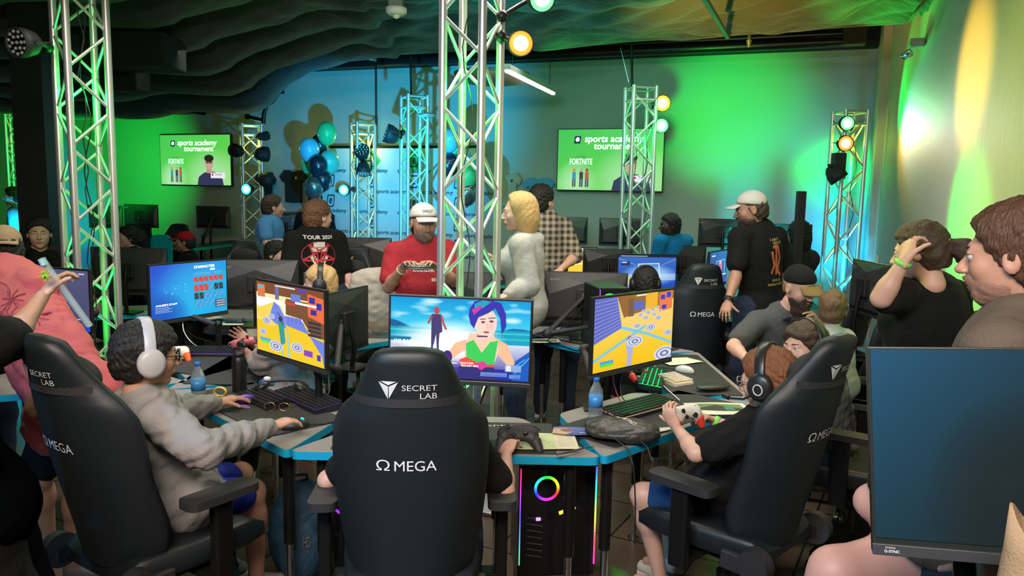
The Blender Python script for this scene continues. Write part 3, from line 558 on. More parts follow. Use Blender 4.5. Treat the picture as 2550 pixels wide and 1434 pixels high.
# ================================================================ gaming chair
def chair_rings(zs, hw, th, wing, y0, rec, n=22):
    R = []
    for z, w_, t_, wg in zip(zs, hw, th, wing):
        ring = []; yb = y0 - rec * (z - .5)
        for k in range(n * 2):
            if k < n: u = -1 + 2 * k / (n - 1); side = -1
            else: u = 1 - 2 * (k - n) / (n - 1); side = 1
            e = (1 - abs(u) ** 4) ** .5 if abs(u) < 1 else 0
            y = yb + side * t_ / 2 * (.25 + .75 * e) + wg * abs(u) ** 2.4
            ring.append(P3(u * w_, y, z))
        R.append(ring)
    return R
CZ = [1.285, 1.28, 1.268, 1.245, 1.195, 1.157, 1.106, 1.07, 1.02, .95, .85, .73, .62, .52, .46]
CW_ = [.05, .085, .108, .125, .146, .162, .190, .228, .252, .258, .256, .246, .235, .215, .18]
def ci(z, A): return np.interp(z, CZ[::-1], A[::-1])
def gaming_chair(lb, pos, rotz, rec=.2, pillow=True, detail=True, group=None, mback=None, hgt=0, big=1.0, logo=True, arms=True):
    t = thing('gaming_chair', lb, 'chair', (pos[0], pos[1], 0), rotz, group); mb_ = mback or M_LEATHER
    zs = np.concatenate([np.array([1.287, 1.284, 1.278]), np.linspace(1.268, .46, 26)]); hw = [ci(z, CW_) * big for z in zs]
    th = [.02, .045, .06] + [.085] * 26; wg = [0, .004, .01] + [float(np.interp(z, [.46, .6, .8, 1.0, 1.1, 1.2, 1.27], [.10, .13, .10, .11, .08, .03, .01])) for z in zs[3:]]
    Z = lambda A: A
    yB = -.235
    b = MB(); b.loft(chair_rings(zs + hgt, hw, th, wg, yB, rec)); b.obj('backrest', mb_, t, fixn=True)
    def back(u, z, off=.004):
        w_ = ci(z, CW_) * big; uu = abs(u / w_); return P3(u, yB - rec * (z + hgt - .5) - .085 / 2 * (.25 + .75 * (1 - min(uu, 1) ** 4) ** .5) + float(np.interp(z, [.46, .6, .8, 1.0, 1.1, 1.2, 1.27], [.10, .13, .10, .11, .08, .03, .01])) * uu ** 2.4 - off, z + hgt)
    if logo:
        lw = MB(); zz = 1.158
        # triangular crest: three facets
        c = (-.062, zz); K = [((-.033, .026), (-.002, .022), (-.002, -.03), (-.008, -.012)), ]
        for P in (((-.030, .027), (.000, .012), (-.001, -.027), (-.004, -.022)), ((.031, .027), (.002, .012), (.002, -.027), (.005, -.022)), ((-.024, .0285), (.025, .0285), (.0005, .0165))):
            lw.add([back(c[0] + a, c[1] + d) for a, d in P], [tuple(range(len(P)))], False)
        letters(lw, 'SECRET', .108, .018, warp=lambda a, d: back(.034 + a, zz + .008 + d)); letters(lw, 'LAB', .052, .018, warp=lambda a, d: back(.062 + a, zz - .018 + d)); lw.obj('crest_lettering', M_PRINT, t)
        lw = MB(); letters(lw, '\u03a9', .042, .036, warp=lambda a, d: back(-.080 + a, .912 + d)); letters(lw, 'MEGA', .132, .034, bold=0, warp=lambda a, d: back(.022 + a, .91 + d)); lw.obj('model_lettering', mat('white_print', (.8, .8, .85), .5), t)
    yf = lambda z: yB - rec * (z - .5) + .05
    if pillow:
        V, F = solidmesh([ell((0, yf(1.13 + hgt) + .02, 1.13 + hgt), (.12, .045, .07), k=.03), cone((-.08, yf(1.13) + .01, 1.13 + hgt), (.08, yf(1.13) + .01, 1.13 + hgt), .045, .045, .05)], .008)
        solid_obj('head_pillow', [(V, F)], M_LEATH2, t)
        b = MB(); zz = 1.115
        P = [back(u, zz, .002) for u in np.linspace(-ci(zz, CW_) * big * .94, ci(zz, CW_) * big * .94, 15)]
        b.add([p + P3(0, 0, s * .014) for s in (-1, 1) for p in P], [(i, i + 1, 16 + i, 15 + i) for i in range(14)], False); b.obj('pillow_strap', M_BLK2, t)
    # seat with raised edges
    b = MB(); R = []
    for k, y in enumerate(np.linspace(-.26, .27, 14)):
        s = k / 13; w_ = (.20 + .055 * math.sin(min(1, s * 1.4) * PI / 2)) * (1 if s < .9 else .93); z0 = .395 + (.02 if k in (0, 13) else 0); tp = .49 + hgt + .02 * s - (.05 if k == 13 else .015 if k == 12 else 0) - (.04 if k == 0 else 0); ring = []
        for a in np.linspace(0, 2 * PI, 28, endpoint=False):
            cx, cz = math.cos(a), math.sin(a); x = w_ * abs(cx) ** .5 * (1 if cx > 0 else -1); zc = (tp + z0) / 2; z = zc + (tp - z0) / 2 * abs(cz) ** .6 * (1 if cz > 0 else -1)
            if cz > 0: z += .035 * (abs(x) / w_) ** 4
            ring.append(P3(x, y, z))
        R.append(ring)
    b.loft(R); b.obj('seat', M_LEATHER, t, fixn=True)
    if arms:
        for s in (-1, 1):
            b = MB(); b.prism(roundpoly([(-.05, -.15), (.05, -.15), (.055, .13), (-.045, .13)], .035), 0, .03, o=(s * .31, .03, .675 + hgt)); b.obj('armrest_pad', M_BLK2, t, bevel=.008)
            b = MB(); b.prism(rrect(.045, .075, .012), .36, .675 + hgt, o=(s * .315, .02, 0)); b.box((s * .24, .02, .38), (.17, .07, .025)); b.obj('armrest_post', M_STEEL, t, bevel=.004)
    for s in (-1, 1):
        b = MB(); b.cyl((s * .225, -.26, .44), (s * .275, -.26, .44), .065, .06, 20); b.box((s * .24, -.2, .42), (.03, .16, .07)); b.obj('hinge_cover', M_BLK2, t, bevel=.006)
    b = MB(); b.box((0, 0, .36), (.2, .3, .06)); b.box((.16, .04, .35), (.16, .02, .012)); b.box((.245, .04, .35), (.05, .05, .014)); b.obj('tilt_mechanism', M_STEEL, t, bevel=.006)
    b = MB(); b.cyl((0, 0, .1), (0, 0, .24), .032).cyl((0, 0, .2), (0, 0, .35), .022); b.obj('gas_lift', M_STEEL, t)
    for k in range(5):
        a = 2 * PI * k / 5 + .3; d = P3(math.cos(a), math.sin(a), 0); b = MB(); q = P3(-math.sin(a), math.cos(a), 0)
        b.loft([[d * r + q * w_ * i + P3(0, 0, z + h_ * j) for i, j in ((-1, -1), (1, -1), (1, 1), (-1, 1))] for r, w_, z, h_ in ((.02, .035, .125, .025), (.18, .028, .115, .02), (.33, .022, .09, .014))]); b.obj('base_leg', M_STEEL, t, bevel=.004)
        b = MB(); c = d * .32 + P3(0, 0, .031)
        for s in (-1, 1): b.cyl(c + q * .008 * s, c + q * .028 * s, .03, n=14)
        b.cyl(c, c + P3(0, 0, .05), .01); b.obj('caster', M_BLK, t)
    return t
# ================================================================ desks
def desk(lb, ctr, ang, hw=.62, legs=True, mats=True, ap=1.5, depth=.52):
    a = math.radians(ang); nx, ny = math.cos(a), math.sin(a); t = thing('wedge_desk', lb, 'desk', (ctr[0] + nx * ap, ctr[1] + ny * ap, 0), a + PI / 2)   # local -y is the sitting side
    P = roundpoly([(-hw, 0), (hw, 0), (hw, .035), (.30, depth), (-.30, depth), (-hw, .035)], .03)
    P = roundpoly([(-hw, 0), (hw, 0), (.30, depth), (-.30, depth)], .05, 6)
    b = MB(); b.prism(P, .712, .742); b.obj('desktop', M_TOP, t)
    c = np.mean(P, 0); b = MB(); b.prism([tuple(c + (np.array(p) - c) * 1.006) for p in P], .708, .7405, sm=True); b.obj('edge_band', M_EDGE, t)
    if legs:
        for x, y in ((-hw + .12, .07), (hw - .12, .07), (.2, depth - .1), (-.2, depth - .1)):
            b = MB(); b.cyl((x, y, .3), (x, y, .708), .024); b.obj('leg', M_STEEL, t)
            b = MB(); b.cyl((x, y, .01), (x, y, .32), .016).cyl((x, y, 0), (x, y, .012), .03); b.obj('leg_tube', M_CHROME, t)
    return t
def dl(t, x, y, z=.742):     # local desk point to world
    a = t.rotation_euler[2]; return P3(t.location[0] + x * math.cos(a) - y * math.sin(a), t.location[1] + x * math.sin(a) + y * math.cos(a), z)
D2 = desk('grey wedge desk with blue edge behind the centre gaming chair', T2, -90)
D1 = desk('grey wedge desk with blue edge where the boy with white headphones plays', T2, -135)
D3 = desk('grey wedge desk with blue edge where the boy with the red and white controller plays', T2, -45)
D4 = desk('wedge desk with teal edge behind the right boy, holding the white keypad', T2, 0)
D5 = desk('wedge desk under the big monitor back right of the centre truss', T2, 45)
D6 = desk('wedge desk on the far side of the centre truss', T2, 90)
D7 = desk('wedge desk on the far left side of the centre truss', T2, 135)
D8 = desk('wedge desk on the left side of the centre truss by the green lit monitor', T2, 180)
E1 = desk('wedge desk with the white and orange controller at the left truss', T1, -23)
E2 = desk('wedge desk behind the left chair with the grey start screen', T1, -68)
E3 = desk('wedge desk with teal edge beyond the blue character screen', T1, 22)
E4 = desk('wedge desk at the far right side of the left truss', T1, 67)
E5 = desk('wedge desk directly behind the left truss', T1, 112)
# ================================================================ monitors and arms
def facets(b, W_, H_, d0, d1):       # dished back of a monitor: a low faceted pyramid
    V = [P3(x, d0, z) for x, z in ((-W_ / 2, -H_ / 2), (W_ / 2, -H_ / 2), (W_ / 2, H_ / 2), (-W_ / 2, H_ / 2))] + [P3(x, d1, z) for x, z in ((-W_ * .42, -H_ * .42), (W_ * .42, -H_ * .42), (W_ * .42, H_ * .05), (0, H_ * .30), (-W_ * .42, H_ * .05))]
    b.add(V, [(0, 4, 5, 1), (1, 5, 6, 2), (2, 6, 7), (2, 7, 3), (3, 7, 8), (3, 8, 4, 0), (4, 8, 7, 6, 5)], False); return b
M_BACK = mat('dark_monitor_back', (.03, .03, .032), .35, bump=.1, bscale=120)
M_MBAR = mat('monitor_chin', (.03, .03, .032), .4)
def monitor(lb, c, rotz, pic=None, W_=.61, H_=.35, off=False, tilt=0, brand='acer', group=None, roll=0):
    t = thing('monitor', lb, 'monitor', c, rotz, group); t.rotation_euler[0] = tilt; t.rotation_euler[1] = roll
    b = MB(); b.box((0, .011, 0), (W_ + .012, .02, H_ + .012)); b.obj('bezel', M_BLK, t, bevel=.003)
    b = MB(); b.box((0, .010, -H_ / 2 - .014), (W_ + .012, .024, .02)); b.obj('chin', M_MBAR, t, bevel=.003)
    if pic is not None: pic.obj('screen', M_SCR, lambda u, v: np.concatenate([(u - .5) * (W_ - .008), u * 0 - .0008, (.5 - v) * (H_ - .008)], 1), t)
    else: b = MB(); b.box((0, -.0002, 0), (W_ - .01, .002, H_ - .01)); b.obj('screen', M_OFF if off else mat('black_screen', (.01, .01, .012), .2), t)
    b = MB(); facets(b, W_, H_, .021, .046); b.obj('back_shell', M_BACK, t, fixn=True)
    if brand: b = MB(); letters(b, brand, .075, .018, (.21, .0345, H_ * .36), (-1, 0, 0), (0, -.16, 1), .1, .01); b.obj('brand_lettering', mat('grey_print', (.16, .16, .16), .5), t)
    b = MB(); b.box((0, .06, 0), (.12, .03, .12)); b.obj('mount_plate', M_BLK, t, bevel=.005); return t
def arm(lb, base, head, mid=None, h0=.742):
    base = np.array([base[0], base[1], h0]); head = np.asarray(head, float); t = thing('monitor_mount', lb, 'monitor mount', base); e = np.asarray(mid, float) if mid is not None else (base + head) / 2 + P3(0, 0, .06) + _n(np.cross(head - base, (0, 0, 1))) * .12
    b = MB(); b.box((0, 0, .008), (.09, .1, .014)).box((0, 0, -.04), (.04, .05, .06)); b.obj('clamp', M_BLK, t, bevel=.003)
    b = MB(); b.cyl((0, 0, .01), (0, 0, .16), .018); b.ball((0, 0, .16), .026); b.obj('post', M_STEEL, t)
    b = MB(); b.tube([(0, 0, .15), e - base], .023, 8, flat=.7); b.ball(e - base, .032, 12); b.obj('lower_arm', M_BLK2, t)
    b = MB(); b.tube([e - base, head - base], [.021, .017], 8, flat=.7); b.ball(head - base, .028, 12); b.obj('upper_arm', M_BLK2, t)
    b = MB(); b.tube([P3(0, 0, .02) + P3(.03, 0, 0), (e - base) * .5 + P3(.03, 0, -.07), (e - base) + P3(0, 0, -.05), (head - base) * .7 + (e - base) * .3 + P3(0, 0, -.08), head - base + P3(0, 0, -.05)], .005, 6); b.obj('cable', M_BLK, t); return t
def T_on(mon, name, body, u, v, wd, m, W_=.61, H_=.35, h_=None, sh=0, bold=0):
    b = MB(); letters(b, body, wd * W_, h_, ((u - .5) * W_, -.0022, (.5 - v) * H_), (1, 0, 0), (0, 0, 1), sh, bold); return b.obj(name, m, mon)
# pictures ---------------------------------------------------------------
def pic_main():
    p = Pic(420, 240); p.grad((0, 150, 215), (90, 225, 245), 0, 0, 0, .5); rng = random.Random(3)
    for _ in range(26): x, y = rng.random(), .03 + rng.random() * .22; p.ell(x, y, .03 + rng.random() * .07, .02 + rng.random() * .035, (225, 245, 255), .55, True)
    p.poly([(0, .28), (.05, .30), (.12, .35), (.16, .38), (0, .38)], (20, 95, 150)); p.poly([(.78, .38), (.88, .34), (.95, .345), (1, .36), (1, .4), (.78, .4)], (20, 110, 170))
    p.rect(0, .37, 1, .56, (15, 160, 190)); p.rect(0, .40, 1, .42, (60, 200, 215)); p.rect(0, .47, 1, .49, (50, 190, 210))
    p.grad((235, 248, 252), (70, 60, 150), 0, .48, 0, 1, mask=(p.Y > .55)); p.ell(.42, .5, .42, .26, (255, 255, 255), 1, True); p.ell(.42, .6, .36, .26, (250, 252, 255), 1, True); p.rect(0, .5, .15, .54, (20, 120, 160))
    p.grad((60, 60, 150), (20, 40, 160), 0, .8, 1, 1, mask=(p.Y > .86)); p.ell(.3, .88, .6, .12, (70, 60, 150), .7, True)
    # far standing figure, plain dark outfit
    p.poly([(.295, .2), (.365, .2), (.375, .42), (.355, .44), (.35, .58), (.335, .58), (.33, .45), (.315, .58), (.295, .58), (.295, .42)], (70, 60, 110)); p.ell(.332, .155, .02, .045, (200, 70, 80)); p.line([(.37, .23), (.385, .33), (.4, .38)], .016, (190, 90, 90)); p.line([(.295, .23), (.275, .31)], .016, (170, 80, 90)); p.line([(.305, .57), (.30, .65)], .014, (50, 50, 110)); p.line([(.343, .57), (.345, .65)], .014, (50, 50, 110))
    # large generic portrait: person in a green sports top
    sk, sk2 = (252, 214, 196), (240, 160, 150)
    p.poly([(.55, .5), (.47, .55), (.40, .72), (.43, .78), (.52, .66), (.56, .62)], (250, 190, 150)); p.poly([(.76, .47), (.84, .54), (.90, .78), (.86, .84), (.79, .7), (.76, .62)], (250, 190, 150)); p.ell(.415, .73, .034, .08, (70, 30, 130))
    p.poly([(.57, .42), (.74, .42), (.79, .6), (.75, .8), (.54, .8), (.54, .6)], (252, 206, 176)); p.poly([(.545, .55), (.60, .50), (.66, .66), (.72, .52), (.775, .5), (.75, .8), (.555, .8)], (60, 205, 90)); p.poly([(.50, .76), (.55, .72), (.68, .82), (.75, .8), (.74, .88), (.52, .87)], (235, 80, 70)); p.poly([(.5, .84), (.75, .84), (.77, 1), (.48, 1)], (50, 45, 120)); p.poly([(.60, .82), (.67, .76), (.71, .82), (.66, .88)], (225, 60, 150))
    p.rect(.625, .36, .695, .47, (238, 180, 160)); p.ell(.685, .285, .078, .19, sk); p.ell(.72, .33, .03, .05, (250, 175, 175), .6, True)
    p.poly([(.565, .12), (.60, .02), (.68, -.02), (.79, .03), (.825, .16), (.83, .32), (.80, .42), (.785, .22), (.75, .10), (.70, .16), (.63, .22), (.60, .36), (.575, .30), (.56, .2)], (52, 50, 170)); p.poly([(.60, .05), (.66, .0), (.72, .02), (.66, .1), (.60, .14)], (30, 160, 190)); p.poly([(.58, .13), (.64, .07), (.66, .09), (.60, .19)], (200, 60, 170))
    p.ell(.665, .275, .014, .014, (120, 60, 90)); p.ell(.725, .262, .016, .014, (120, 60, 90)); p.line([(.645, .24), (.68, .235)], .006, (60, 40, 110)); p.line([(.705, .225), (.75, .215)], .006, (60, 40, 110)); p.line([(.694, .29), (.69, .345), (.70, .35)], .004, (225, 150, 140)); p.ell(.69, .40, .022, .012, (200, 50, 110)); p.rect(.625, .445, .70, .462, (90, 30, 110))
    p.poly([(.88, .95), (.90, .75), (1, .62), (1, 1), (.88, 1)], (20, 90, 190)); p.line([(.90, .9), (1, .7)], .008, (90, 190, 240)); p.line([(.9, .82), (.97, .72)], .006, (90, 190, 240))
    p.rect(.83, .80, .945, .885, (140, 170, 215)); p.rect(.838, .81, .872, .877, (240, 245, 250)); p.rect(.655, .905, .845, .955, (110, 140, 215)); p.rect(.86, .92, .94, .97, (110, 140, 215)); return p
def pic_map(kind):
    p = Pic(260, 200); Y, B_, K = (240, 200, 40), (110, 130, 225), (250, 250, 245)
    if kind == 'left':
        p.grad((250, 240, 200), (235, 215, 120), 0, 0, 0, .5); p.rect(0, 0, 1, .16, (120, 75, 45)); p.poly([(0, .2), (1, .28), (1, .5), (0, .35)], K); p.poly([(0, .42), (.4, .28), (.5, .6), (0, .62)], (238, 225, 150)); p.rect(0, .55, 1, 1, Y); p.poly([(0, .4), (.3, .25), (.42, .5), (.25, .62), (0, .5)], (240, 212, 90))
        p.poly([(.28, .26), (.36, .3), (.44, .44), (.46, .6), (.30, .56), (.20, .5)], B_); p.poly([(.44, .42), (.68, .42), (.8, .6), (.46, .55)], B_); p.poly([(.46, .18), (1, .18), (1, .62), (.84, .62), (.70, .42), (.46, .40)], (122, 80, 48)); p.poly([(.8, .62), (1, .66), (1, 1), (.97, .85)], B_)
        for i in range(9): p.rect(.5 + i * .055, .2, .504 + i * .055, .5, (95, 60, 38))
        p.poly([(.78, .06), (1, .1), (1, .42), (.78, .36)], (235, 110, 60)); p.rect(.8, .1, .88, .18, (40, 50, 160)); p.rect(.9, .16, .97, .25, (40, 50, 160)); p.rect(.82, .26, .9, .33, (40, 50, 160))
        for i in range(4): p.rect(.78, .42 + i * .055, .96, .455 + i * .055, (50, 50, 60))
        p.rect(.02, .04, .14, .22, (220, 120, 70)); p.rect(.03, .06, .12, .1, (80, 180, 220)); p.rect(.3, .03, .36, .22, (110, 110, 160)); p.rect(.54, .1, .68, .2, (100, 130, 210)); p.rect(.6, .2, .9, .23, (245, 245, 240)); p.rect(.45, .22, .6, .26, (200, 70, 50)); p.rect(.3, .02, .6, .04, (230, 225, 230)); p.rect(.64, .02, .76, .06, (70, 70, 200))
        C = [(.16, .55, .07), (.24, .47, .05), (.3, .88, .1), (.62, .82, .09), (.1, .72, .06)]; p.line([(.38, .45), (.40, .98)], .02, (110, 200, 230)); p.line([(.48, .6), (.50, 1)], .02, (130, 205, 230))
        p.poly([(.34, .52), (.42, .5), (.45, .8), (.38, .85)], (50, 150, 150)); p.ell(.38, .48, .03, .04, (60, 50, 50)); p.line([(.34, .4), (.42, .55)], .012, (60, 70, 90)); p.rect(.05, .8, .22, .84, (90, 170, 235)); p.rect(.07, .84, .24, .88, (110, 225, 90)); p.rect(.72, .82, .84, .9, (130, 70, 190)); p.rect(.9, .84, .95, .92, (70, 60, 190))
    else:
        p.grad((240, 215, 110), (242, 190, 20), 0, .2, 0, 1); p.poly([(0, 0), (.26, 0), (.33, .44), (0, .62)], (95, 105, 190))
        for i in range(11): p.line([(0, .06 + i * .055), (.33, .02 + i * .042)], .005, (170, 175, 225))
        p.poly([(.26, .0), (1, 0), (1, .12), (.8, .2), (.36, .34)], (150, 100, 50)); p.poly([(.33, .44), (.36, .3), (.8, .2), (1, .14), (1, .6), (.6, .5)], (244, 205, 110)); p.poly([(.62, 0), (.78, 0), (.78, .22), (.62, .24)], (235, 175, 50)); p.poly([(.8, .02), (.98, .0), (.98, .26), (.8, .30)], (235, 120, 70)); p.rect(.82, .05, .88, .12, (50, 60, 190)); p.rect(.9, .02, .96, .1, (50, 60, 190)); p.rect(.84, .2, .9, .26, (50, 60, 190)); p.rect(.44, .1, .6, .22, (90, 105, 190)); p.rect(.4, .05, .47, .3, (120, 90, 70)); p.rect(.5, .01, .62, .03, (240, 240, 230))
        p.line([(0, .84), (.40, .60), (.62, .47)], .03, (120, 195, 235)); p.line([(.33, .44), (.65, .58), (1, .78)], .03, (120, 195, 235))
        C = [(.50, .66, .1), (.9, .92, .14), (.94, .62, .06), (.7, .5, .07), (.52, .45, .05), (.63, .35, .04), (.56, .3, .035), (.66, .28, .035), (.74, .32, .035), (.80, .38, .045), (.72, .25, .03), (.82, .28, .03), (.6, .25, .03), (.78, .22, .025), (.64, .21, .022)]
        p.poly([(.38, .66), (.46, .62), (.48, .8), (.46, 1), (.40, 1), (.41, .84)], (170, 175, 210)); p.ell(.43, .62, .03, .05, (140, 120, 120)); p.rect(.08, .86, .24, .9, (90, 150, 225)); p.rect(.08, .9, .24, .94, (90, 220, 60))
    for x, y, r in C:
        for k, c in ((1, (215, 220, 240)), (.82, (130, 140, 190)), (.66, (225, 225, 235)), (.45, (120, 125, 170)), (.2, (215, 215, 230))): p.ell(x, y, r * k, r * k * .75, c)
    return p
def pic_char():
    p = Pic(240, 150); p.grad((40, 70, 200), (30, 170, 225), 0, 0, .7, .6); p.ell(.55, .45, .5, .6, (50, 190, 235), .6, True); p.ell(.1, .95, .4, .5, (30, 70, 180), .8, True); R = random.Random(2)
    for _ in range(30): p.ell(.16 + R.random() * .3, .35 + R.random() * .2, .004 + R.random() * .008, .008, (110, 210, 245), .7)
    p.rect(.55, .2, .78, .235, (90, 170, 220)); p.rect(.82, .2, .94, .235, (90, 170, 220)); p.rect(.77, .135, .84, .17, (235, 245, 250))
    for r in range(4):
        for c in range(6):
            x, y = .55 + c * .068, .28 + r * .15; q = (215, 60, 45) if r == 0 or (r == 1 and c < 3) else ((45, 55, 70) if (r == 2 and c < 2) or (r == 1 and c > 3) else (70, 150, 205)); p.rect(x, y, x + .056, y + (.09 if r == 0 else .12), q); p.line([(x + .01, y + .1), (x + .045, y + .02)], .008, tuple(min(255, v + 50) for v in q))
    p.rect(.83, .75, .98, .9, (60, 90, 150))
    for i in range(4): p.rect(.05, .77 + i * .028, .05 + .17 + .04 * (i % 2), .782 + i * .028, (200, 225, 240), .7)
    for i in range(3): p.rect(.85, .77 + i * .045, .97, .79 + i * .045, (220, 200, 180), .9)
    return p
def pic_grey():
    p = Pic(160, 100); p.grad((80, 82, 120), (66, 66, 100)); p.rect(0, .93, 1, 1, (30, 70, 190)); p.grad((66, 66, 100), (30, 70, 190), 0, .88, 0, .95, mask=p.Y > .88)
    for i, (x, y, w_) in enumerate(((.7, .80, .18), (.7, .84, .12), (.7, .88, .2), (.7, .92, .1))): p.rect(x, y, x + w_, y + .012, (235, 235, 245))
    p.rect(.82, .05, .85, .065, (230, 230, 240)); p.rect(.88, .05, .95, .065, (230, 230, 240)); p.ell(.4, .25, .02, .03, (230, 230, 240)); p.rect(.4, .2, .46, .3, (230, 230, 240)); return p
def pic_lobby():
    p = Pic(150, 90); p.grad((60, 110, 190), (30, 70, 180)); p.ell(.55, .6, .5, .35, (170, 215, 245), 1, True); p.poly([(0, .6), (1, .55), (1, .75), (0, .75)], (190, 215, 235), .6); p.line([(.35, .7), (.35, .28), (.7, .25), (.72, .7)], .02, (200, 225, 240)); p.line([(0, .12), (.3, .3)], .02, (90, 140, 210)); p.line([(1, .1), (.75, .3)], .02, (90, 140, 210)); p.ell(.55, .42, .04, .08, (170, 90, 130)); p.rect(.52, .42, .58, .62, (190, 70, 100)); p.rect(.5, .35, .6, .45, (60, 90, 170))
    p.rect(0, 0, 1, .07, (25, 35, 60)); p.rect(.04, .03, .5, .045, (230, 230, 240)); p.rect(.05, .2, .2, .32, (40, 50, 90)); p.rect(.06, .22, .15, .25, (230, 230, 240)); p.rect(.1, .66, .2, .9, (230, 210, 90)); p.rect(.0, .8, .3, 1, (220, 225, 240), .6); return p
def pic_bright():
    p = Pic(80, 60, (235, 240, 250)); p.rect(0, .4, 1, 1, (245, 205, 60)); p.rect(.3, .3, .7, .5, (200, 60, 90)); p.rect(.1, .05, .5, .3, (150, 190, 230)); p.line([(0, .7), (1, .6)], .03, (250, 250, 240)); return p
def pic_side():
    p = Pic(100, 130); p.grad((50, 90, 160), (40, 60, 130)); p.line([(.4, .7), (.38, .3), (.85, .28), (.86, .7)], .03, (170, 200, 230)); p.rect(.5, .42, .7, .8, (225, 80, 130)); p.ell(.6, .36, .08, .06, (220, 170, 150)); p.rect(.1, .72, .95, .76, (235, 235, 245)); p.rect(0, .86, 1, 1, (80, 60, 170)); p.rect(.1, .1, .3, .14, (220, 220, 235)); p.rect(.08, .5, .3, .55, (220, 220, 235)); return p
def mc(px, py, Y): return at(px, py, Y)
def rz(x0, y0, x1, y1): return math.atan2(y1 - y0, x1 - x0)   # left-to-right direction as the viewer of the screen sees it
# M4: the main screen
lm, rm = at(963, 838, 3.22), at(1329, 850, 3.17); MAIN = monitor('bright wide monitor above the centre chair showing a purple haired figure in a green top', (lm + rm) / 2, rz(lm[0], lm[1], rm[0], rm[1]), pic_main(), W_=.605, roll=.012)
MW = mat('white_lit', (1, 1, 1), .5, emit=1)
T_on(MAIN, 'title_lettering', '1V1 BATTLE', .13, .555, .19, MW, sh=.2, bold=.02, h_=.016); T_on(MAIN, 'button_lettering', 'MORE FROM THIS CREATOR', .75, .93, .16, mat('navy_lit', (.02, .03, .2), .5, emit=.2, ecol=(.02, .03, .2)), h_=.007); T_on(MAIN, 'button_lettering', 'BACK', .91, .945, .035, MATS['navy_lit'], h_=.007)
T_on(MAIN, 'small_lettering', 'Active Players', .44, .80, .09, MW, h_=.008); T_on(MAIN, 'small_lettering', 'Island Code', .555, .79, .09, MW, h_=.008); T_on(MAIN, 'small_lettering', '1832-8431-4893', .575, .825, .12, MW, h_=.008); T_on(MAIN, 'badge_lettering', 'T', .855, .842, .012, MATS['navy_lit'])
lm, rm = at(641, 783, 3.72), at(806, 824, 3.32); ML = monitor('steeply angled monitor at the left desk showing a yellow game map', (lm + rm) / 2, rz(lm[0], lm[1], rm[0], rm[1]), pic_map('left'), W_=.60)
lm, rm = at(1470, 838, 3.38), at(1681, 806, 3.83); MR = monitor('monitor at the right desk showing a yellow map full of round platforms', (lm + rm) / 2, rz(lm[0], lm[1], rm[0], rm[1]), pic_map('right'), W_=.615)
lm, rm = at(382, 726, 4.62), at(558, 716, 5.10); MCH = monitor('monitor with the blue CHARACTER screen by the left truss', (lm + rm) / 2, rz(lm[0], lm[1], rm[0], rm[1]), pic_char(), W_=.59)
T_on(MCH, 'title_lettering', 'CHARACTER', .69, .095, .28, MW, .59, sh=.15, bold=.03, h_=.017); T_on(MCH, 'item_lettering', "ANUBIS'S STAFF", .19, .725, .27, MW, .59, sh=.15, bold=.02, h_=.012)
lm, rm = at(30, 741, 4.42), at(225, 745, 4.2); MG = monitor('monitor with a plain grey violet start screen behind the pink hoodie', (lm + rm) / 2, rz(lm[0], lm[1], rm[0], rm[1]), pic_grey())
# big screen at the right edge, seen from the front, switched dark
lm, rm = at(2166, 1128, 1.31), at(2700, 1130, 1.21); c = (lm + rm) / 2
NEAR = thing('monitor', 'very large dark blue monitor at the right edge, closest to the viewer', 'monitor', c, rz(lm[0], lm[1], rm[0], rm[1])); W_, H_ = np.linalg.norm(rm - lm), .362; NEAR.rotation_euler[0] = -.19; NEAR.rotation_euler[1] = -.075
b = MB(); b.box((0, .012, 0), (W_, .024, H_)); b.obj('bezel', mat('monitor_rim', (.02, .025, .022), .3), NEAR, bevel=.003); b = MB(); pn = Pic(60, 40); pn.grad((2, 84, 120), (6, 40, 48), .1, 0, .8, .7); pn.ell(.75, .8, .5, .6, (8, 30, 34), .9, True); pn.obj('screen', mat('reflection_gradient_screen', emit=.8, attr=True, rough=.25), lambda u, v: np.concatenate([(u - .5) * (W_ - .012), u * 0 - .0016, .012 + (.5 - v) * (H_ - .034)], 1), NEAR); b = MB(); b.box((0, -.002, -H_ / 2 + .009), (W_ + .001, .006, .019)); b.obj('chin', mat('chin_grey', (.045, .05, .055), .4), NEAR, bevel=.001)  # screen gradient paints in reflection and viewing-angle falloff
b = MB(); b.box((0, .03, 0), (W_ * .9, .02, H_ * .8)); b.box((0, .06, -.05), (.14, .05, .14)); b.obj('back_shell', M_BACK, NEAR, bevel=.01)
b = MB(); letters(b, 'G-SYNC', .024, .005, (-W_ / 2 + .03, -.006, -H_ / 2 + .0075), bold=.02); letters(b, 'NVIDIA', .016, .003, (-W_ / 2 + .028, -.006, -H_ / 2 + .0135)); b.obj('brand_lettering', M_WHITE, NEAR)
b = MB(); b.cyl((0, .09, -H_ / 2 - .55), (0, .09, 0), .02); b.obj('stand_post', M_STEEL, NEAR); b = MB(); b.box((0, .10, -H_ / 2 - .55), (.3, .3, .012)); b.obj('stand_foot', M_BLK, NEAR, bevel=.004)
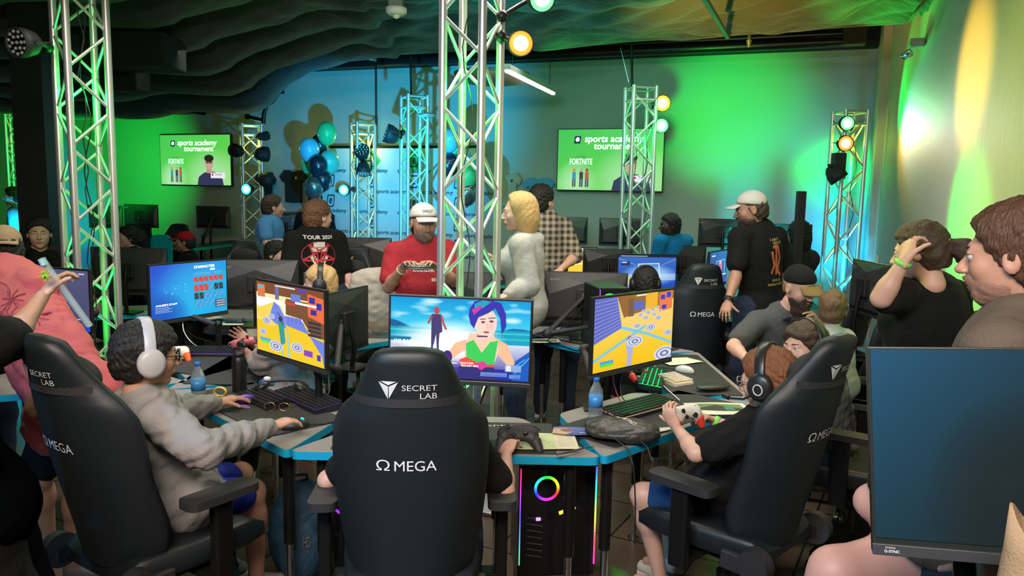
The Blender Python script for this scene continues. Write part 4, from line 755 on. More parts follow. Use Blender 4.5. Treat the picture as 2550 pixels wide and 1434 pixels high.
# backs and smaller screens
def mback(lb, px, py, D, rot, W_=.6, pic=None, off=False, h=None, tilt=0, brand='acer', sz=.745):
    m = monitor(lb, at(px, py, D), math.radians(rot), pic, W_, h or W_ * .574, off, tilt, brand)
    if sz: z = sz - m.location[2]; b = MB(); b.tube([(0, .07, 0), (0, .10, z * .5), (0, .08, z)], .016, 8); b.box((0, .08, z + .006), (.2, .16, .012)); b.obj('stand', M_STEEL, m)
    return m
mback('large monitor back with a faint brand mark, right of the blond woman', 1455, 738, 5.45, 176, .6)
mback('monitor back half behind the rails of the centre truss', 1128, 735, 5.3, 180, .56)
mback('green lit monitor back angled sharply behind the yellow map monitor', 845, 800, 4.35, 252, .6)
mback('dark monitor back filling the gap behind the blue character screen', 640, 705, 5.7, 190, .6)
mback('dark monitor back directly behind the left truss', 325, 672, 6.2, 178, .62)
mback('dark monitor back beside the black column', 92, 662, 6.3, 176, .62)
mback('dark monitor back below the man with the short beard and red shirt, left one', 905, 632, 7.2, 184, .52)
mback('monitor in front of the screen truss showing a bright blue lobby', 1611, 676, 7.1, 2, .55, pic_lobby()); mback('tall narrow looking monitor turned away beside the man with the white cap', 1789, 666, 6.6, 58, .5, pic_side())
mback('monitor showing a white and yellow picture behind the plaid shirted man', 1432, 648, 7.3, 5, .42, pic_bright())
mback('monitor back with a brand mark in front of the man in the blue shirt', 1690, 650, 7.6, 180, .52)
mback('monitor back with a green reflection left of the screen truss', 1512, 655, 7.3, 182, .46); mback('monitor back by the far wall behind the plaid shirted man', 1408, 572, 8.9, 178, .5); mback('monitor back by the far wall overlapped by the screen truss', 1548, 576, 8.7, 178, .5); mback('monitor back by the far wall left of the man with the white cap', 1796, 578, 7.9, 178, .46)
mback('monitor back by the far wall behind the plastic teal chair', 353, 536, 10.5, 170, .5); mback('monitor back by the far wall behind the left truss', 265, 538, 10.6, 172, .5); mback('monitor back by the far wall right of the far empty gaming chair', 532, 539, 10.6, 172, .48)
mback('thin dark monitor edge standing upright by the right wall', 2170, 716, 5.0, 90, .5, h=.33)
mback('dark monitor right of the man with the white cap by the far wall', 1960, 592, 7.6, 178, .46); mback('tiny monitor with a blue glow beside the red shirted man', 950, 640, 8.4, 184, .4); mback('dark monitor back left of the wall behind the tour shirt', 712, 552, 10.0, 200, .42)
b = MB(); q0 = at(1996, 476, 6.6); b.box((q0[0], q0[1], q0[2] / 2), (.075, .05, q0[2])); b.obj('black_post', MATS['black_column'], label='square black post standing right of the man with the white cap', cat='post', bevel=.004)
# monitor arms
def hd(m, d=.075): a = m.rotation_euler[2]; return np.array(m.location) + P3(-math.sin(a), math.cos(a), 0) * d
arm('black monitor arm holding the bright centre monitor', dl(D2, .0, .46)[:2], hd(MAIN), mid=dl(D2, .16, .58, .98)); arm('black monitor arm holding the left yellow map monitor', dl(D1, .12, .44)[:2], hd(ML), mid=dl(D1, -.1, .62, .95)); arm('black monitor arm holding the right yellow map monitor', dl(D3, -.12, .46)[:2], hd(MR), mid=dl(D3, .05, .66, .98))
arm('black monitor arm holding the blue character monitor', dl(E1, .1, .5)[:2], hd(MCH), mid=hd(MCH, .28) - P3(0, 0, .12)); arm('black monitor arm behind the pink hoodie', dl(E2, -.1, .5)[:2], hd(MG), mid=hd(MG, .28) - P3(0, 0, .12))
arm('big elbowed black monitor arm right of the blond woman', dl(D5, -.1, .42)[:2], at(1455, 738, 5.38), mid=at(1362, 830, 4.9)); arm('green lit monitor arm beside the centre truss', dl(D8, -.0, .42)[:2], at(850, 800, 4.3), mid=at(838, 920, 4.0)); arm('monitor arm by the far wall right of the left wall screen', (at(500, 592, 10.5)[0], at(500, 592, 10.5)[1]), at(532, 540, 10.5))
# ================================================================ chairs
C2 = gaming_chair('black gaming chair seen squarely from behind, in the centre foreground', (-.335, 2.62), math.radians(4), rec=.09)
C1 = gaming_chair('black gaming chair angled away at the left, under the boy with white headphones', (-1.29, 2.74), math.radians(-33), rec=.22)
C3 = gaming_chair('black gaming chair angled at the right, under the boy with the black headset', (.90, 2.99), math.radians(44), rec=.22)
def ch(lb, px, py, D, rot, **k): q = at(px, py, D); return gaming_chair(lb, (q[0], q[1]), math.radians(rot), **k)
ch('empty gaming chair with gold crest behind the blond boy', 848, 690, 6.1, 172, rec=.12, logo=False); ch('gaming chair back in front of the man with the white cap', 1716, 700, 5.9, 8, rec=.1); ch('empty gaming chair with gold mark by the far wall', 420, 580, 10.0, 178, rec=.1, logo=False, detail=False); ch('gaming chair by the far wall behind the left truss', 318, 575, 10.3, 168, rec=.1, logo=False); ch('gaming chair beside the corner truss, left one', 2040, 720, 5.6, 60, rec=.2); ch('gaming chair with rounded back under the corner truss', 2112, 735, 4.95, 50, rec=.25)
ch('gaming chair behind the boy with the headset turned sideways', 2150, 960, 3.65, 55, rec=.3); ch('gaming chair between the kid and the ponytailed woman', 2185, 850, 4.2, 62, rec=.3); ch('gaming chair pushed in beyond the left truss', 590, 705, 7.0, 180, rec=.1, logo=False)
ch('gaming chair by the wall right of the man with the white cap', 1925, 640, 7.0, 10, rec=.1, logo=False)
ch('gaming chair seen from behind near the blue shirted man', 735, 610, 8.0, 190, rec=.1, logo=False)
b = MB(); b.ball(at(418, 571, 9.9), (.0, .0, .0)) if False else None
M_GOLD = mat('gold_print', (.75, .55, .18), .5)
q = at(420, 569, 9.70); b = MB(); letters(b, '\u03a9', .1, .1, (0, 0, 0), (1, 0, 0), (0, 0, 1)); 
for o in bpy.data.objects:
    if o.get('label') == 'empty gaming chair with gold mark by the far wall':
        b = MB(); letters(b, '\u03a9', .10, .10, (0, -.235 - .04 + .10, 1.0), (-1, 0, 0), (0, 0, 1)); b.obj('gold_lettering', M_GOLD, o)
    if o.get('label') == 'empty gaming chair with gold crest behind the blond boy':
        b = MB(); b.prism([(-.04, .03), (-.005, .015), (-.005, -.03)], 0, .002, X=(-1, 0, 0), Y=(0, 0, 1), Z=(0, 1, 0), o=(0, -.20, 1.2)); b.prism([(.04, .03), (.005, .015), (.005, -.03)], 0, .002, X=(-1, 0, 0), Y=(0, 0, 1), Z=(0, 1, 0), o=(0, -.20, 1.2)); b.obj('gold_crest', M_GOLD, o)
t = thing('plastic_chair', 'bright teal plastic chair back at the far left', 'chair', (at(402, 600, 9.4)[0], at(402, 600, 9.4)[1], 0)); b = MB(); b.prism(rrect(.26, .45, .08), -.01, .01, X=(1, 0, 0), Y=(0, 0, 1), Z=(0, 1, 0), o=(0, 0, .96)); b.obj('backrest', mat('teal_plastic', (.0, .45, .5), .4), t); b = MB(); b.box((0, -.22, .62), (.4, .4, .03)); b.obj('seat', MATS['teal_plastic'], t, bevel=.01)
for x in (-.16, .16):
    for y in (-.38, -.04): b = MB(); b.cyl((x, y, 0), (x, y, .62), .012); b.obj('leg', M_STEEL, t)
# tables farther back
def table(lb, p0, p1, depth, z=.74, edge=None, skirt=False):
    p0, p1 = np.array(p0[:2]), np.array(p1[:2]); mid = (p0 + p1) / 2; a = math.atan2(*(p1 - p0)[::-1]); L = np.linalg.norm(p1 - p0); t = thing('long_table', lb, 'table', (mid[0], mid[1], 0), a)
    b = MB(); b.box((0, depth / 2, z - .015), (L, depth, .03)); b.obj('tabletop', M_TOP if edge is None else edge, t, bevel=.004); b = MB(); b.box((0, -.002, z - .016), (L + .004, .006, .036)); b.obj('edge_band', mat('teal_edge_band', (.0, .45, .45), .35), t)
    for x in (-L / 2 + .1, L / 2 - .1):
        for y in (.08, depth - .08): b = MB(); b.cyl((x, y, 0), (x, y, z - .03), .02); b.obj('leg', M_STEEL, t)
    if skirt: b = MB(); b.box((0, .06, z / 2), (L - .1, .02, z - .1)); b.obj('modesty_panel', M_BLK2, t)
    return t
table('dark table along the far wall behind the left truss', at(240, 605, 10.1), at(650, 600, 9.9), .6, .78, M_BLK2, True); table('tall counter with a glowing teal edge left of the blue shirted man', on(456, 622, 1.0), on(700, 592, 1.0), .4, 1.0, M_BLK2)
table('dark table along the far wall behind the centre truss', at(1230, 640, 8.6), at(1650, 640, 8.3), .6, .74, M_BLK2, True); table('dark table along the far wall right of the screen truss', at(1700, 640, 7.6), at(2050, 640, 7.3), .55, .74, M_BLK2, True)
table('desk with the bright lobby monitor in front of the screen truss', at(1480, 720, 6.9), at(1860, 720, 6.5), .6, .74, M_BLK2, True); table('desk behind the red shirted man', at(860, 680, 7.1), at(1060, 680, 7.1), .6, .74, M_BLK2, True)
table('table by the right wall in front of the ponytailed woman', on(2140, 870, .74), on(2300, 880, .74), .5, .74, M_TOP)
# ================================================================ people
SKINS = {}
def skin(tone): 
    n = 'skin_' + tone; c = dict(fair=(.62, .36, .27), warm=(.55, .29, .2), tan=(.38, .2, .13), dark=(.05, .026, .018), pink=(.66, .36, .30))[tone]
    return mat(n, c, .5, sss=.12, var=.06, vscale=30, bump=.06, bscale=200)
def cloth_mat(name, col, bump=.35, bscale=120, **k): return mat(name, col, .85, bump=bump, bscale=bscale, sheen=.02, spec=.15, **k)
def rotm(yaw, pitch=0, roll=0):       # rows: right, forward, up.  yaw: direction faced, radians from +x
    F = P3(math.cos(yaw) * math.cos(pitch), math.sin(yaw) * math.cos(pitch), math.sin(pitch)); Rr = _n(np.cross(F, (0, 0, 1))); U = np.cross(Rr, F)
    c, s = math.cos(roll), math.sin(roll); return np.array([Rr * c + U * s, F, U * c - Rr * s])
def head_prims(c, A, hh, jaw=1.0, fat=1.0, female=False):
    q = lambda x, y, z: c + hh * (x * A[0] + y * A[1] + z * A[2]); E = lambda p, r, k=.03, op='+': ell(q(*p), np.array(r) * hh, A, k * hh * 4.3, op)
    L = [E((0, -.07, .13), (.335 * fat, .415, .365)), E((0, .10, -.10), (.27 * fat, .29, .33)), E((0, .06, -.24), (.235 * jaw * fat, .25, .19)), E((0, .25, -.40), (.11 * jaw, .10, .085), .02),
         E((0, .33, .09), (.19, .06, .045), .02), E((.17, .25, -.10), (.10, .09, .10), .02), E((-.17, .25, -.10), (.10, .09, .10), .02),
         E((.135, .415, .02), (.075, .06, .05), .014, '-'), E((-.135, .415, .02), (.075, .06, .05), .014, '-'),
         cone(q(0, .37, .04), q(0, .475, -.125), .028 * hh, .048 * hh, .02 * hh * 2), E((.045, .43, -.14), (.035, .04, .03), .008), E((-.045, .43, -.14), (.035, .04, .03), .008),
         E((0, .365, -.25), (.12, .05, .05), .012), E((.135, .36, .045), (.075, .03, .018), .008), E((-.135, .36, .045), (.075, .03, .018), .008)]
    for s in (-1, 1): L += [E((s * .345 * fat, -.03, -.02), (.035, .085, .135), .008), E((s * .38 * fat, -.02, .0), (.022, .045, .075), .006, '-')]
    L += [cone(q(0, -.10, -.25), q(0, -.16, -.62), .20 * hh, .215 * hh, .12 * hh)]
    return L, q, E
def finger(p, d, n, L, r, curls, k=.004):
    out = []; d = np.array(d, float); n = np.array(n, float)
    for i, (f, c) in enumerate(zip((.45, .31, .24), curls)):
        a = math.radians(c); d, n = _n(d * math.cos(a) - n * math.sin(a)), _n(n * math.cos(a) + d * math.sin(a)); e = p + d * L * f; out.append(cone(p, e, r * (1 - .08 * i), r * (1 - .08 * (i + 1)), k)); p = e
    return out
def hand_prims(w, d, n, side, s=1.0, curl=25, spread=.12, thumb=20, curls=None):
    """w wrist, d towards the fingers, n out of the back of the hand, side +1 puts the thumb on d x n"""
    w = np.asarray(w, float); d = _n(d); n = _n(np.asarray(n, float) - d * (np.asarray(n, float) @ d)); t = np.cross(d, n) * side; A = np.array([d, t, n]); L = []
    L += [ell(w + d * .045 * s, np.array((.052, .036, .015)) * s, A, .012), ell(w + d * .07 * s + t * .005 * s, np.array((.022, .040, .0125)) * s, A, .01), ell(w + d * .035 * s + t * .024 * s - n * .006 * s, np.array((.034, .017, .015)) * s, A, .012), cone(w - d * .02 * s, w + d * .02 * s, .022 * s, .021 * s, .015, A, (1, 1, .75))]
    cs = curls or [curl] * 4
    for i, (off, ln, rr) in enumerate(((.030, .074, .0083), (.0105, .082, .0086), (-.0095, .076, .0082), (-.028, .060, .0073))):
        a = spread * (1.5 - i); L += finger(w + d * (.083 - abs(i - 1.2) * .004) * s + t * off * s, d + t * a, n, ln * s, rr * s, (cs[i] * .8, cs[i], cs[i] * .7))
    L += finger(w + d * .022 * s + t * .030 * s - n * .004 * s, d * .62 + t * .72 - n * .25, -t * .6 + n * .4, .074 * s, .0098 * s, (-thumb * .2, thumb * .6, thumb)); return L
def ip(a, b, t): return np.asarray(a) + (np.asarray(b) - np.asarray(a)) * t
def wrinkle(seed, amp=.004, f=24):
    r = random.Random(seed); K = [[r.uniform(-1, 1) for _ in range(3)] + [r.uniform(0, 6)] for _ in range(5)]
    def fn(X, Y, Z):
        o = 0
        for i, (a, b_, c, p) in enumerate(K): o = o + (1.2 - 2 * np.abs(np.sin((a * X + b_ * Y + c * Z * 1.3) * f * (1 + .4 * i) + p + 1.6 * np.sin((b_ * X - c * Y + a * Z) * f * .6)))) / (1 + .35 * i)
        return amp * o / 2
    return fn
def figure(lb, J, yaw=None, sk='fair', hh=.235, sc=1.0, top=None, bot=None, hair=None, beard=None, cap=None, glasses=False, shoes=None, hands=None, h=.011, hfine=.0048, fat=1.0, belly=0, female=False, head_yaw=None, head_pitch=0, head_roll=0, wr=1.0, eyes=(.10, .05, .03), lip=None, name='person'):
    """J: joints in the world.  sl/sr = left/right shoulder and so on."""
    Nk, Pv = np.asarray(J['neck'], float), np.asarray(J['pelvis'], float); sl, sr = J['sl'], J['sr']; Rt = _n(np.asarray(sr) - np.asarray(sl)); U = _n(Nk - Pv); Fw = _n(np.cross(U, Rt)); Rt = np.cross(Fw, U); TA = np.array([Rt, Fw, U])
    hy = head_yaw if head_yaw is not None else math.atan2(Fw[1], Fw[0]); A = rotm(hy, head_pitch, head_roll); hc = np.asarray(J['head'], float); loc = P3(Pv[0], Pv[1], 0); th = np.linalg.norm(Nk - Pv)
    SM = skin(sk); S_ = sc; ms = np.linalg.norm(np.asarray(sr) - np.asarray(sl)) / 2
    def torso(g):      # g: how far outside the skin
        ch = ip(Pv, Nk, .70); wa = ip(Pv, Nk, .33); cx = ms * .86 * (.92 if female else 1)
        L = [ell(ch - Fw * .0, (cx * .97 + g, (.108 * S_ * fat + g), .21 * th / .5 + g), TA, .04), ell(wa + Fw * belly * .4, ((.145 if not female else .13) * S_ * fat + belly * .5 + g, .105 * S_ * fat + belly * .6 + g, .2 * th / .5 + g), TA, .045), ell(Pv + Fw * belly * .1, (.165 * S_ * fat + g, .12 * S_ * fat + g, .13 + g), TA, .045),
             cone(ip(Nk, sl, .25) - U * .02, ip(sl, sr, .02) - U * .005, .043 * S_ + g, .046 * S_ + g, .03), cone(ip(Nk, sr, .25) - U * .02, ip(sr, sl, .02) - U * .005, .043 * S_ + g, .046 * S_ + g, .03)]
        if female: L += [ell(ch + Fw * .10 * S_ + Rt * s * .08 * S_ - U * .02, (.065 * S_ + g, .06 * S_ + g, .065 * S_ + g), TA, .05) for s in (-1, 1)]
        return L
    k = S_ * (fat ** .5)
    B = torso(0) + [cone(Nk - U * .03, ip(Nk, hc, .45), .06 * k, .052 * k, .04)]
    for a in ('l', 'r'):
        s_, e_, w_ = [np.asarray(J[x + a], float) for x in 'sew']; B += [cone(s_, e_, .048 * k, .036 * k, .03), cone(e_, ip(e_, w_, .3), .038 * k, .037 * k, .02), cone(ip(e_, w_, .25), w_, .037 * k, .023 * k, .02)]
        hp, kn, an = [np.asarray(J[x + a], float) for x in ('hip', 'kn', 'an')]; B += [cone(hp, kn, .082 * k, .055 * k, .05), cone(kn, ip(kn, an, .3), .054 * k, .054 * k, .03), cone(ip(kn, an, .25), an, .055 * k, .034 * k, .03)]
        fd = J.get('ft' + a); fd = _n(fd) if fd is not None else _n(Fw * (1, 1, 0)); B += [cone(an - P3(0, 0, .03), an + fd * .14 * S_ - P3(0, 0, .05), .034 * k, .026 * k, .03)]
    Hp, q, E = head_prims(hc, A, hh, 1 if not female else .85, 1.0, female)
    parts = [solidmesh(B, h)]; parts.append(solidmesh(Hp, hfine))
    for a, sd in (('l', -1), ('r', 1)):
        w_ = np.asarray(J['w' + a], float); e_ = np.asarray(J['e' + a], float); hd_ = (hands or {}).get(a, {}); d = np.asarray(hd_.get('d', w_ - e_), float); n = np.asarray(hd_.get('n', _n(np.cross(d, -Fw)) * sd if abs(_n(d) @ U) > .7 else U), float)
        side = hd_.get('side', 1 if (np.cross(_n(d), _n(n)) @ (Rt * -sd)) > 0 or False else -1)
        if abs(_n(d) @ U) > .7 and 'side' not in hd_: side = 1 if (np.cross(_n(d), _n(n)) @ Fw) > 0 else -1
        parts.append(solidmesh(hand_prims(w_, d, n, side, hd_.get('s', S_), hd_.get('curl', 28), thumb=hd_.get('thumb', 20), curls=hd_.get('curls')), hd_.get('h', .0055)))
    o = solid_obj(name, parts, SM, None, loc, label=lb, cat='person')
    sub = lambda nm, prs, m, hs, noise=None: solid_obj(nm, [solidmesh(prs, hs, noise)], m, o, loc)
    # face details
    for s in (-1, 1):
        b = MB(); b.ball(q(s * .135, .325, .02) - loc, hh * .062, 14); b.obj('eye', mat('eye_white', (.7, .66, .64), .25), o)
        b = MB(); b.ball(q(s * .135, .368, .018) - loc, hh * .027, 10); b.obj('iris', mat('iris_%d%d%d' % tuple(int(c * 99) for c in eyes), eyes, .2), o)
        sub('eyelid', [E((s * .135, .335, .045), (.07, .058, .042), .01)], SM, hh * .02)
    if lip is None: lip = (.45, .16, .14) if sk != 'dark' else (.08, .03, .03)
    sub('lips', [E((0, .395, -.238), (.085, .032, .016), .006), E((0, .39, -.268), (.075, .034, .02), .006)], mat('lips_%d' % int(lip[0] * 99), lip, .4), hh * .016)
    if hair and hair.get('brow', True):
        bm_ = hair['m']; [sub('eyebrow', [cone(q(s * .07, .40, .098), q(s * .19, .355, .108), hh * .016, hh * .011, .004)], bm_, hh * .014) for s in (-1, 1)]
    if hair:
        m, st = hair['m'], hair.get('style', 'short'); t = hair.get('t', .05); nz = wrinkle(sum(map(ord, lb)) % 999, hh * hair.get('n', .022), 60)
        Hh = [E((0, -.08, .15), (.340 + t * .35, .42 + t * .45, .365 + t * .5), .02), E((0, -.19, -.09), (.315 + t * .4, .335 + t * .5, .36), .03), E((0, -.04, .22), (.315 + t * .8, .385 + t * .9, .295 + t), .04)][:2 if cap else 3]
        if st == 'long': Hh += [E((0, -.22, -.25), (.36, .30, .50), .04), E((0, -.12, -.1), (.35, .3, .4), .04)]
        hl = hair.get('line', .27); Hc = [half(q(0, .30, hl), -A[1] * .8 + A[2] * .6, .01)] if st != 'long' else [half(q(0, .20, .0), -A[1] + A[2] * .15, .01)]
        if st != 'long': Hc += [half(q(0, .02, -.22 if st == 'ponytail' else -.14), -A[1] * .75 + A[2] * .66, .01), half(q(0, -.2, -.34), A[2], .01)]
        if hair.get('fringe'): Hh = Hh + [E((0, .16, .26), (.30, .27, .17), .02)]; Hc = [half(q(0, .34, hair['fringe']), -A[1] * .8 + A[2] * .6, .008)] + Hc[1:]
        P_ = Hh + Hc
        sub('hair', P_, m, hh * .026, nz)
        if st == 'ponytail': sub('ponytail', [cone(q(0, -.46, .10), q(0, -.72, -.05), hh * .10, hh * .17, .03), cone(q(0, -.72, -.05), q(0, -.85, -.42), hh * .19, hh * .12, .03), cone(q(0, -.85, -.42), q(0, -.80, -.62), hh * .12, hh * .04, .03)], m, h * .7, nz); b = MB(); b.tube([q(.09 * math.cos(a), -.50, .09 + .09 * math.sin(a)) - loc for a in np.linspace(0, 2 * PI, 12, endpoint=False)], hh * .05, 8, closed=True); b.obj('hair_tie', mat('grey_hair_tie', (.3, .3, .28), .6), o)
    if beard:
        m = beard['m']; L_ = beard.get('len', 0); P_ = [E((0, .09, -.25), (.243 + .032 * min(1, L_ * 8), .285 + .02 * min(1, L_ * 8), .215), .02), E((0, .12, -.30 - L_ * .3), (.22, .25 + L_ * .15, .2 + L_ * .45), .03), E((0, .36, -.205), (.13, .08, .035), .015)]
        P_ += [half(q(0, .12, -.13), P3(0, 0, 0) - A[2] * .85 + A[1] * .35, .01), E((0, .44, -.252), (.085, .08, .028), .006, '-')]
        sub('beard', P_, m, max(hh * .03, h * .5), wrinkle(5, hh * .02, 70))
    if cap:
        m = cap['m']; tl = cap.get('tilt', 0); P_ = [E((0, -.07, .20), (.375, .455, .37), .02), half(q(0, .0, .16), A[2] * .97 + A[1] * (-.25), .01), ]
        c1 = sub('cap', P_, m, hh * .035); bd = -1 if cap.get('back') else 1; mb = cap.get('bm', m)
        b = MB(); rows = []
        for i in range(7):
            r_ = i / 6; row = []
            for j in range(13):
                a = -1.15 + 2.3 * j / 12; x = math.sin(a) * (.33 + .0 * r_); y = (.28 + .10 * math.cos(a)) + r_ * .38 * math.cos(a * .9); row.append(q(x, bd * y - .02, .235 - .03 * r_ - .10 * (abs(math.sin(a)) ** 2) * (.3 + r_ * .5) - .05 * y + tl * r_))
            rows.append(row)
        b.add([p - loc for r in rows for p in r], [(i * 13 + j, i * 13 + j + 1, (i + 1) * 13 + j + 1, (i + 1) * 13 + j) for i in range(6) for j in range(12)]); b.obj('cap_brim', mb, o, solidify=hh * .03)
        if cap.get('text'): b = MB(); letters(b, cap['text'], hh * .30, hh * .085, warp=lambda x, y: q(-x / hh, .40 - (x / hh) ** 2 * 1.2, .40 + y / hh) - loc, bold=.03); b.obj('cap_lettering', MATS['navy_print'], o)
    if glasses:
        b = MB(); gr = .10
        for s in (-1, 1):
            b.tube([q(s * .145 + gr * 1.1 * math.cos(a), .445 - .03 * abs(math.cos(a)), .02 + gr * .8 * math.sin(a)) - loc for a in np.linspace(0, 2 * PI, 14, endpoint=False)], hh * .012, 6, closed=True); b.tube([q(s * .25, .43, .04) - loc, q(s * .345, .30, .045) - loc, q(s * .36, -.02, .04) - loc], hh * .010, 6)
        b.tube([q(-.04, .45, .03) - loc, q(.04, .45, .03) - loc], hh * .012, 6); b.obj('eyeglasses', M_BLK if glasses is True else glasses, o)
    # clothes
    if top:
        m = top['m']; g = top.get('g', .014); sl_ = top.get('sleeve', .55); HS = float(top.get('hood') or 1); L = torso(g); gg = .012 + g * .6
        for a in ('l', 'r'):
            s_, e_, w_ = [np.asarray(J[x + a], float) for x in 'sew']
            if sl_ > 0: L.append(cone(s_, ip(s_, e_, min(1, sl_ * 1.1)), .05 * k + gg, .040 * k + gg * 1.25, .035))
            if sl_ >= 1: L += [cone(e_, ip(e_, w_, .5), .038 * k + gg * 1.1, .036 * k + gg * 1.1, .02), cone(ip(e_, w_, .5), ip(e_, w_, .93), .036 * k + gg * 1.1, .026 * k + gg * .5, .02)]
        if bot and bot.get('len', 1) > 0: L.append(cone(Pv - U * .02 - Rt * .08 * S_, Pv - U * .02 + Rt * .08 * S_, .11 * k + g, .11 * k + g, .05))
        if top.get('hood'): L += [cone(Nk - Fw * .085 + Rt * s * .02 - U * .01, Nk - Fw * .04 + Rt * s * .085 - U * .008, .036 * HS, .028 * HS, .025) for s in (-1, 1)] + [cone(Nk + Rt * s * .08 - U * .005, Nk + Fw * .08 - U * .05 + Rt * s * .03, .024 * HS, .018 * HS, .02) for s in (-1, 1)]
        elif top.get('collar'): L += [cone(Nk + U * .01 + Rt * s * .058 * k - Fw * .05, Nk + U * .0 + Rt * s * .06 * k + Fw * .05, .018, .016, .02) for s in (-1, 1)] + [cone(Nk + U * .025 - Fw * .065 + Rt * .05, Nk + U * .025 - Fw * .065 - Rt * .05, .017, .017, .02)]
        shirt_o = sub(top.get('name', 'shirt'), L, m, h, wrinkle((sum(map(ord, lb)) * 7 + 3) % 999, top.get('w', .0035) * wr, 27)); J['_shirt'] = shirt_o
    if bot:
        m = bot['m']; ln = bot.get('len', 1.0); L = [ell(Pv, (.175 * S_ * fat, .13 * S_ * fat, .12), TA, .05)]
        for a in ('l', 'r'):
            hp, kn, an = [np.asarray(J[x + a], float) for x in ('hip', 'kn', 'an')]; f1 = min(1, ln * 2)
            L.append(cone(hp, ip(hp, kn, f1), .092 * k, (.092 + (.072 - .092) * f1) * k, .05))
            if ln > .5: L.append(cone(kn, ip(kn, an, (ln - .5) * 2 * .97), .068 * k, .055 * k, .03))
        sub(bot.get('name', 'trousers'), L, m, h, wrinkle(77, .004, 20))
    if shoes:
        for a in ('l', 'r'):
            an = np.asarray(J['an' + a], float); fd = J.get('ft' + a); fd = _n(fd) if fd is not None else _n(Fw * (1, 1, 0)); z = P3(0, 0, 1)
            sub('shoe', [cone(an - z * (an[2] - .045), an + fd * .16 * S_ - z * (an[2] - .04), .042 * S_, .036 * S_, .02), cone(an - z * .01, an + fd * .06 - z * (an[2] - .05), .046 * S_, .045 * S_, .02), half(P3(an[0], an[1], .012), (0, 0, 1), .004)], shoes, .007)
            b = MB(); x = fd; y = np.cross(z, fd); b.prism([(-.05 * S_, -.035 * S_), (.1 * S_, -.042 * S_), (.18 * S_, -.03 * S_), (.2 * S_, 0), (.18 * S_, .03 * S_), (.1 * S_, .042 * S_), (-.05 * S_, .035 * S_)], .001, .02, X=x, Y=y, Z=z, o=P3(an[0], an[1], 0) - loc); b.obj('shoe_sole', M_WHITE, o)
    J['_q'] = q; J['_A'] = A; J['_TA'] = TA; J['_loc'] = loc; J['_o'] = o; J['_hh'] = hh; return o
def stand(x, y, H=1.75, yaw=PI / 2, lean=0, wide=1.0, **ov):
    s = H / 1.75; F = P3(math.cos(yaw), math.sin(yaw), 0); R = P3(math.sin(yaw), -math.cos(yaw), 0); o = P3(x, y, 0); g = lambda a, b_, c: o + R * a * s + F * (b_ + lean * max(0, c - .95)) * s + P3(0, 0, c * s); J = dict(neck=g(0, -.02, 1.48), pelvis=g(0, 0, .97), head=g(0, .03, 1.63), ftl=F - R * .2, ftr=F + R * .2)
    for k, sg in (('l', -1), ('r', 1)): J.update({'s' + k: g(sg * .175 * wide, -.01, 1.42), 'e' + k: g(sg * .245 * wide, -.03, 1.13), 'w' + k: g(sg * .25 * wide, .06, .88), 'hip' + k: g(sg * .09, 0, .92), 'kn' + k: g(sg * .105, .02, .5), 'an' + k: g(sg * .11, -.02, .09)})
    for k, v in ov.items(): J[k] = g(*v) if not isinstance(v, np.ndarray) else v
    return J
def sit(x, y, yaw, s=1.0, lean=0, seat=.5, **ov):
    F = P3(math.cos(yaw), math.sin(yaw), 0); R = P3(math.sin(yaw), -math.cos(yaw), 0); o = P3(x, y, 0); g = lambda a, b_, c: o + R * a * s + F * (b_ + lean * max(0, c)) * s + P3(0, 0, seat + c * s); J = dict(neck=g(0, -.02, .56), pelvis=g(0, 0, .10), head=g(0, .03, .71), ftl=F, ftr=F)
    for k, sg in (('l', -1), ('r', 1)): J.update({'s' + k: g(sg * .16, -.01, .50), 'e' + k: g(sg * .22, .08, .24), 'w' + k: g(sg * .13, .30, .30), 'hip' + k: g(sg * .085, .02, .07)}); J['kn' + k] = o + R * sg * .12 * s + F * .43 * s + P3(0, 0, seat + .04); J['an' + k] = o + R * sg * .12 * s + F * .42 * s + P3(0, 0, .09)
    for k, v in ov.items(): J[k] = g(*v) if not isinstance(v, np.ndarray) else v
    return J
Hm = lambda n, c: mat(n + '_hair', c, .55, bump=.8, bscale=160, stretch=(1, 1, .25))
BROWN, DARKH, BLOND, GINGER, SANDY = Hm('brown', (.05, .028, .016)), Hm('dark', (.012, .009, .008)), Hm('blond', (.50, .32, .13)), Hm('ginger', (.20, .07, .025)), Hm('sandy', (.24, .14, .07))
GREYB = Hm('grizzled', (.16, .12, .10))
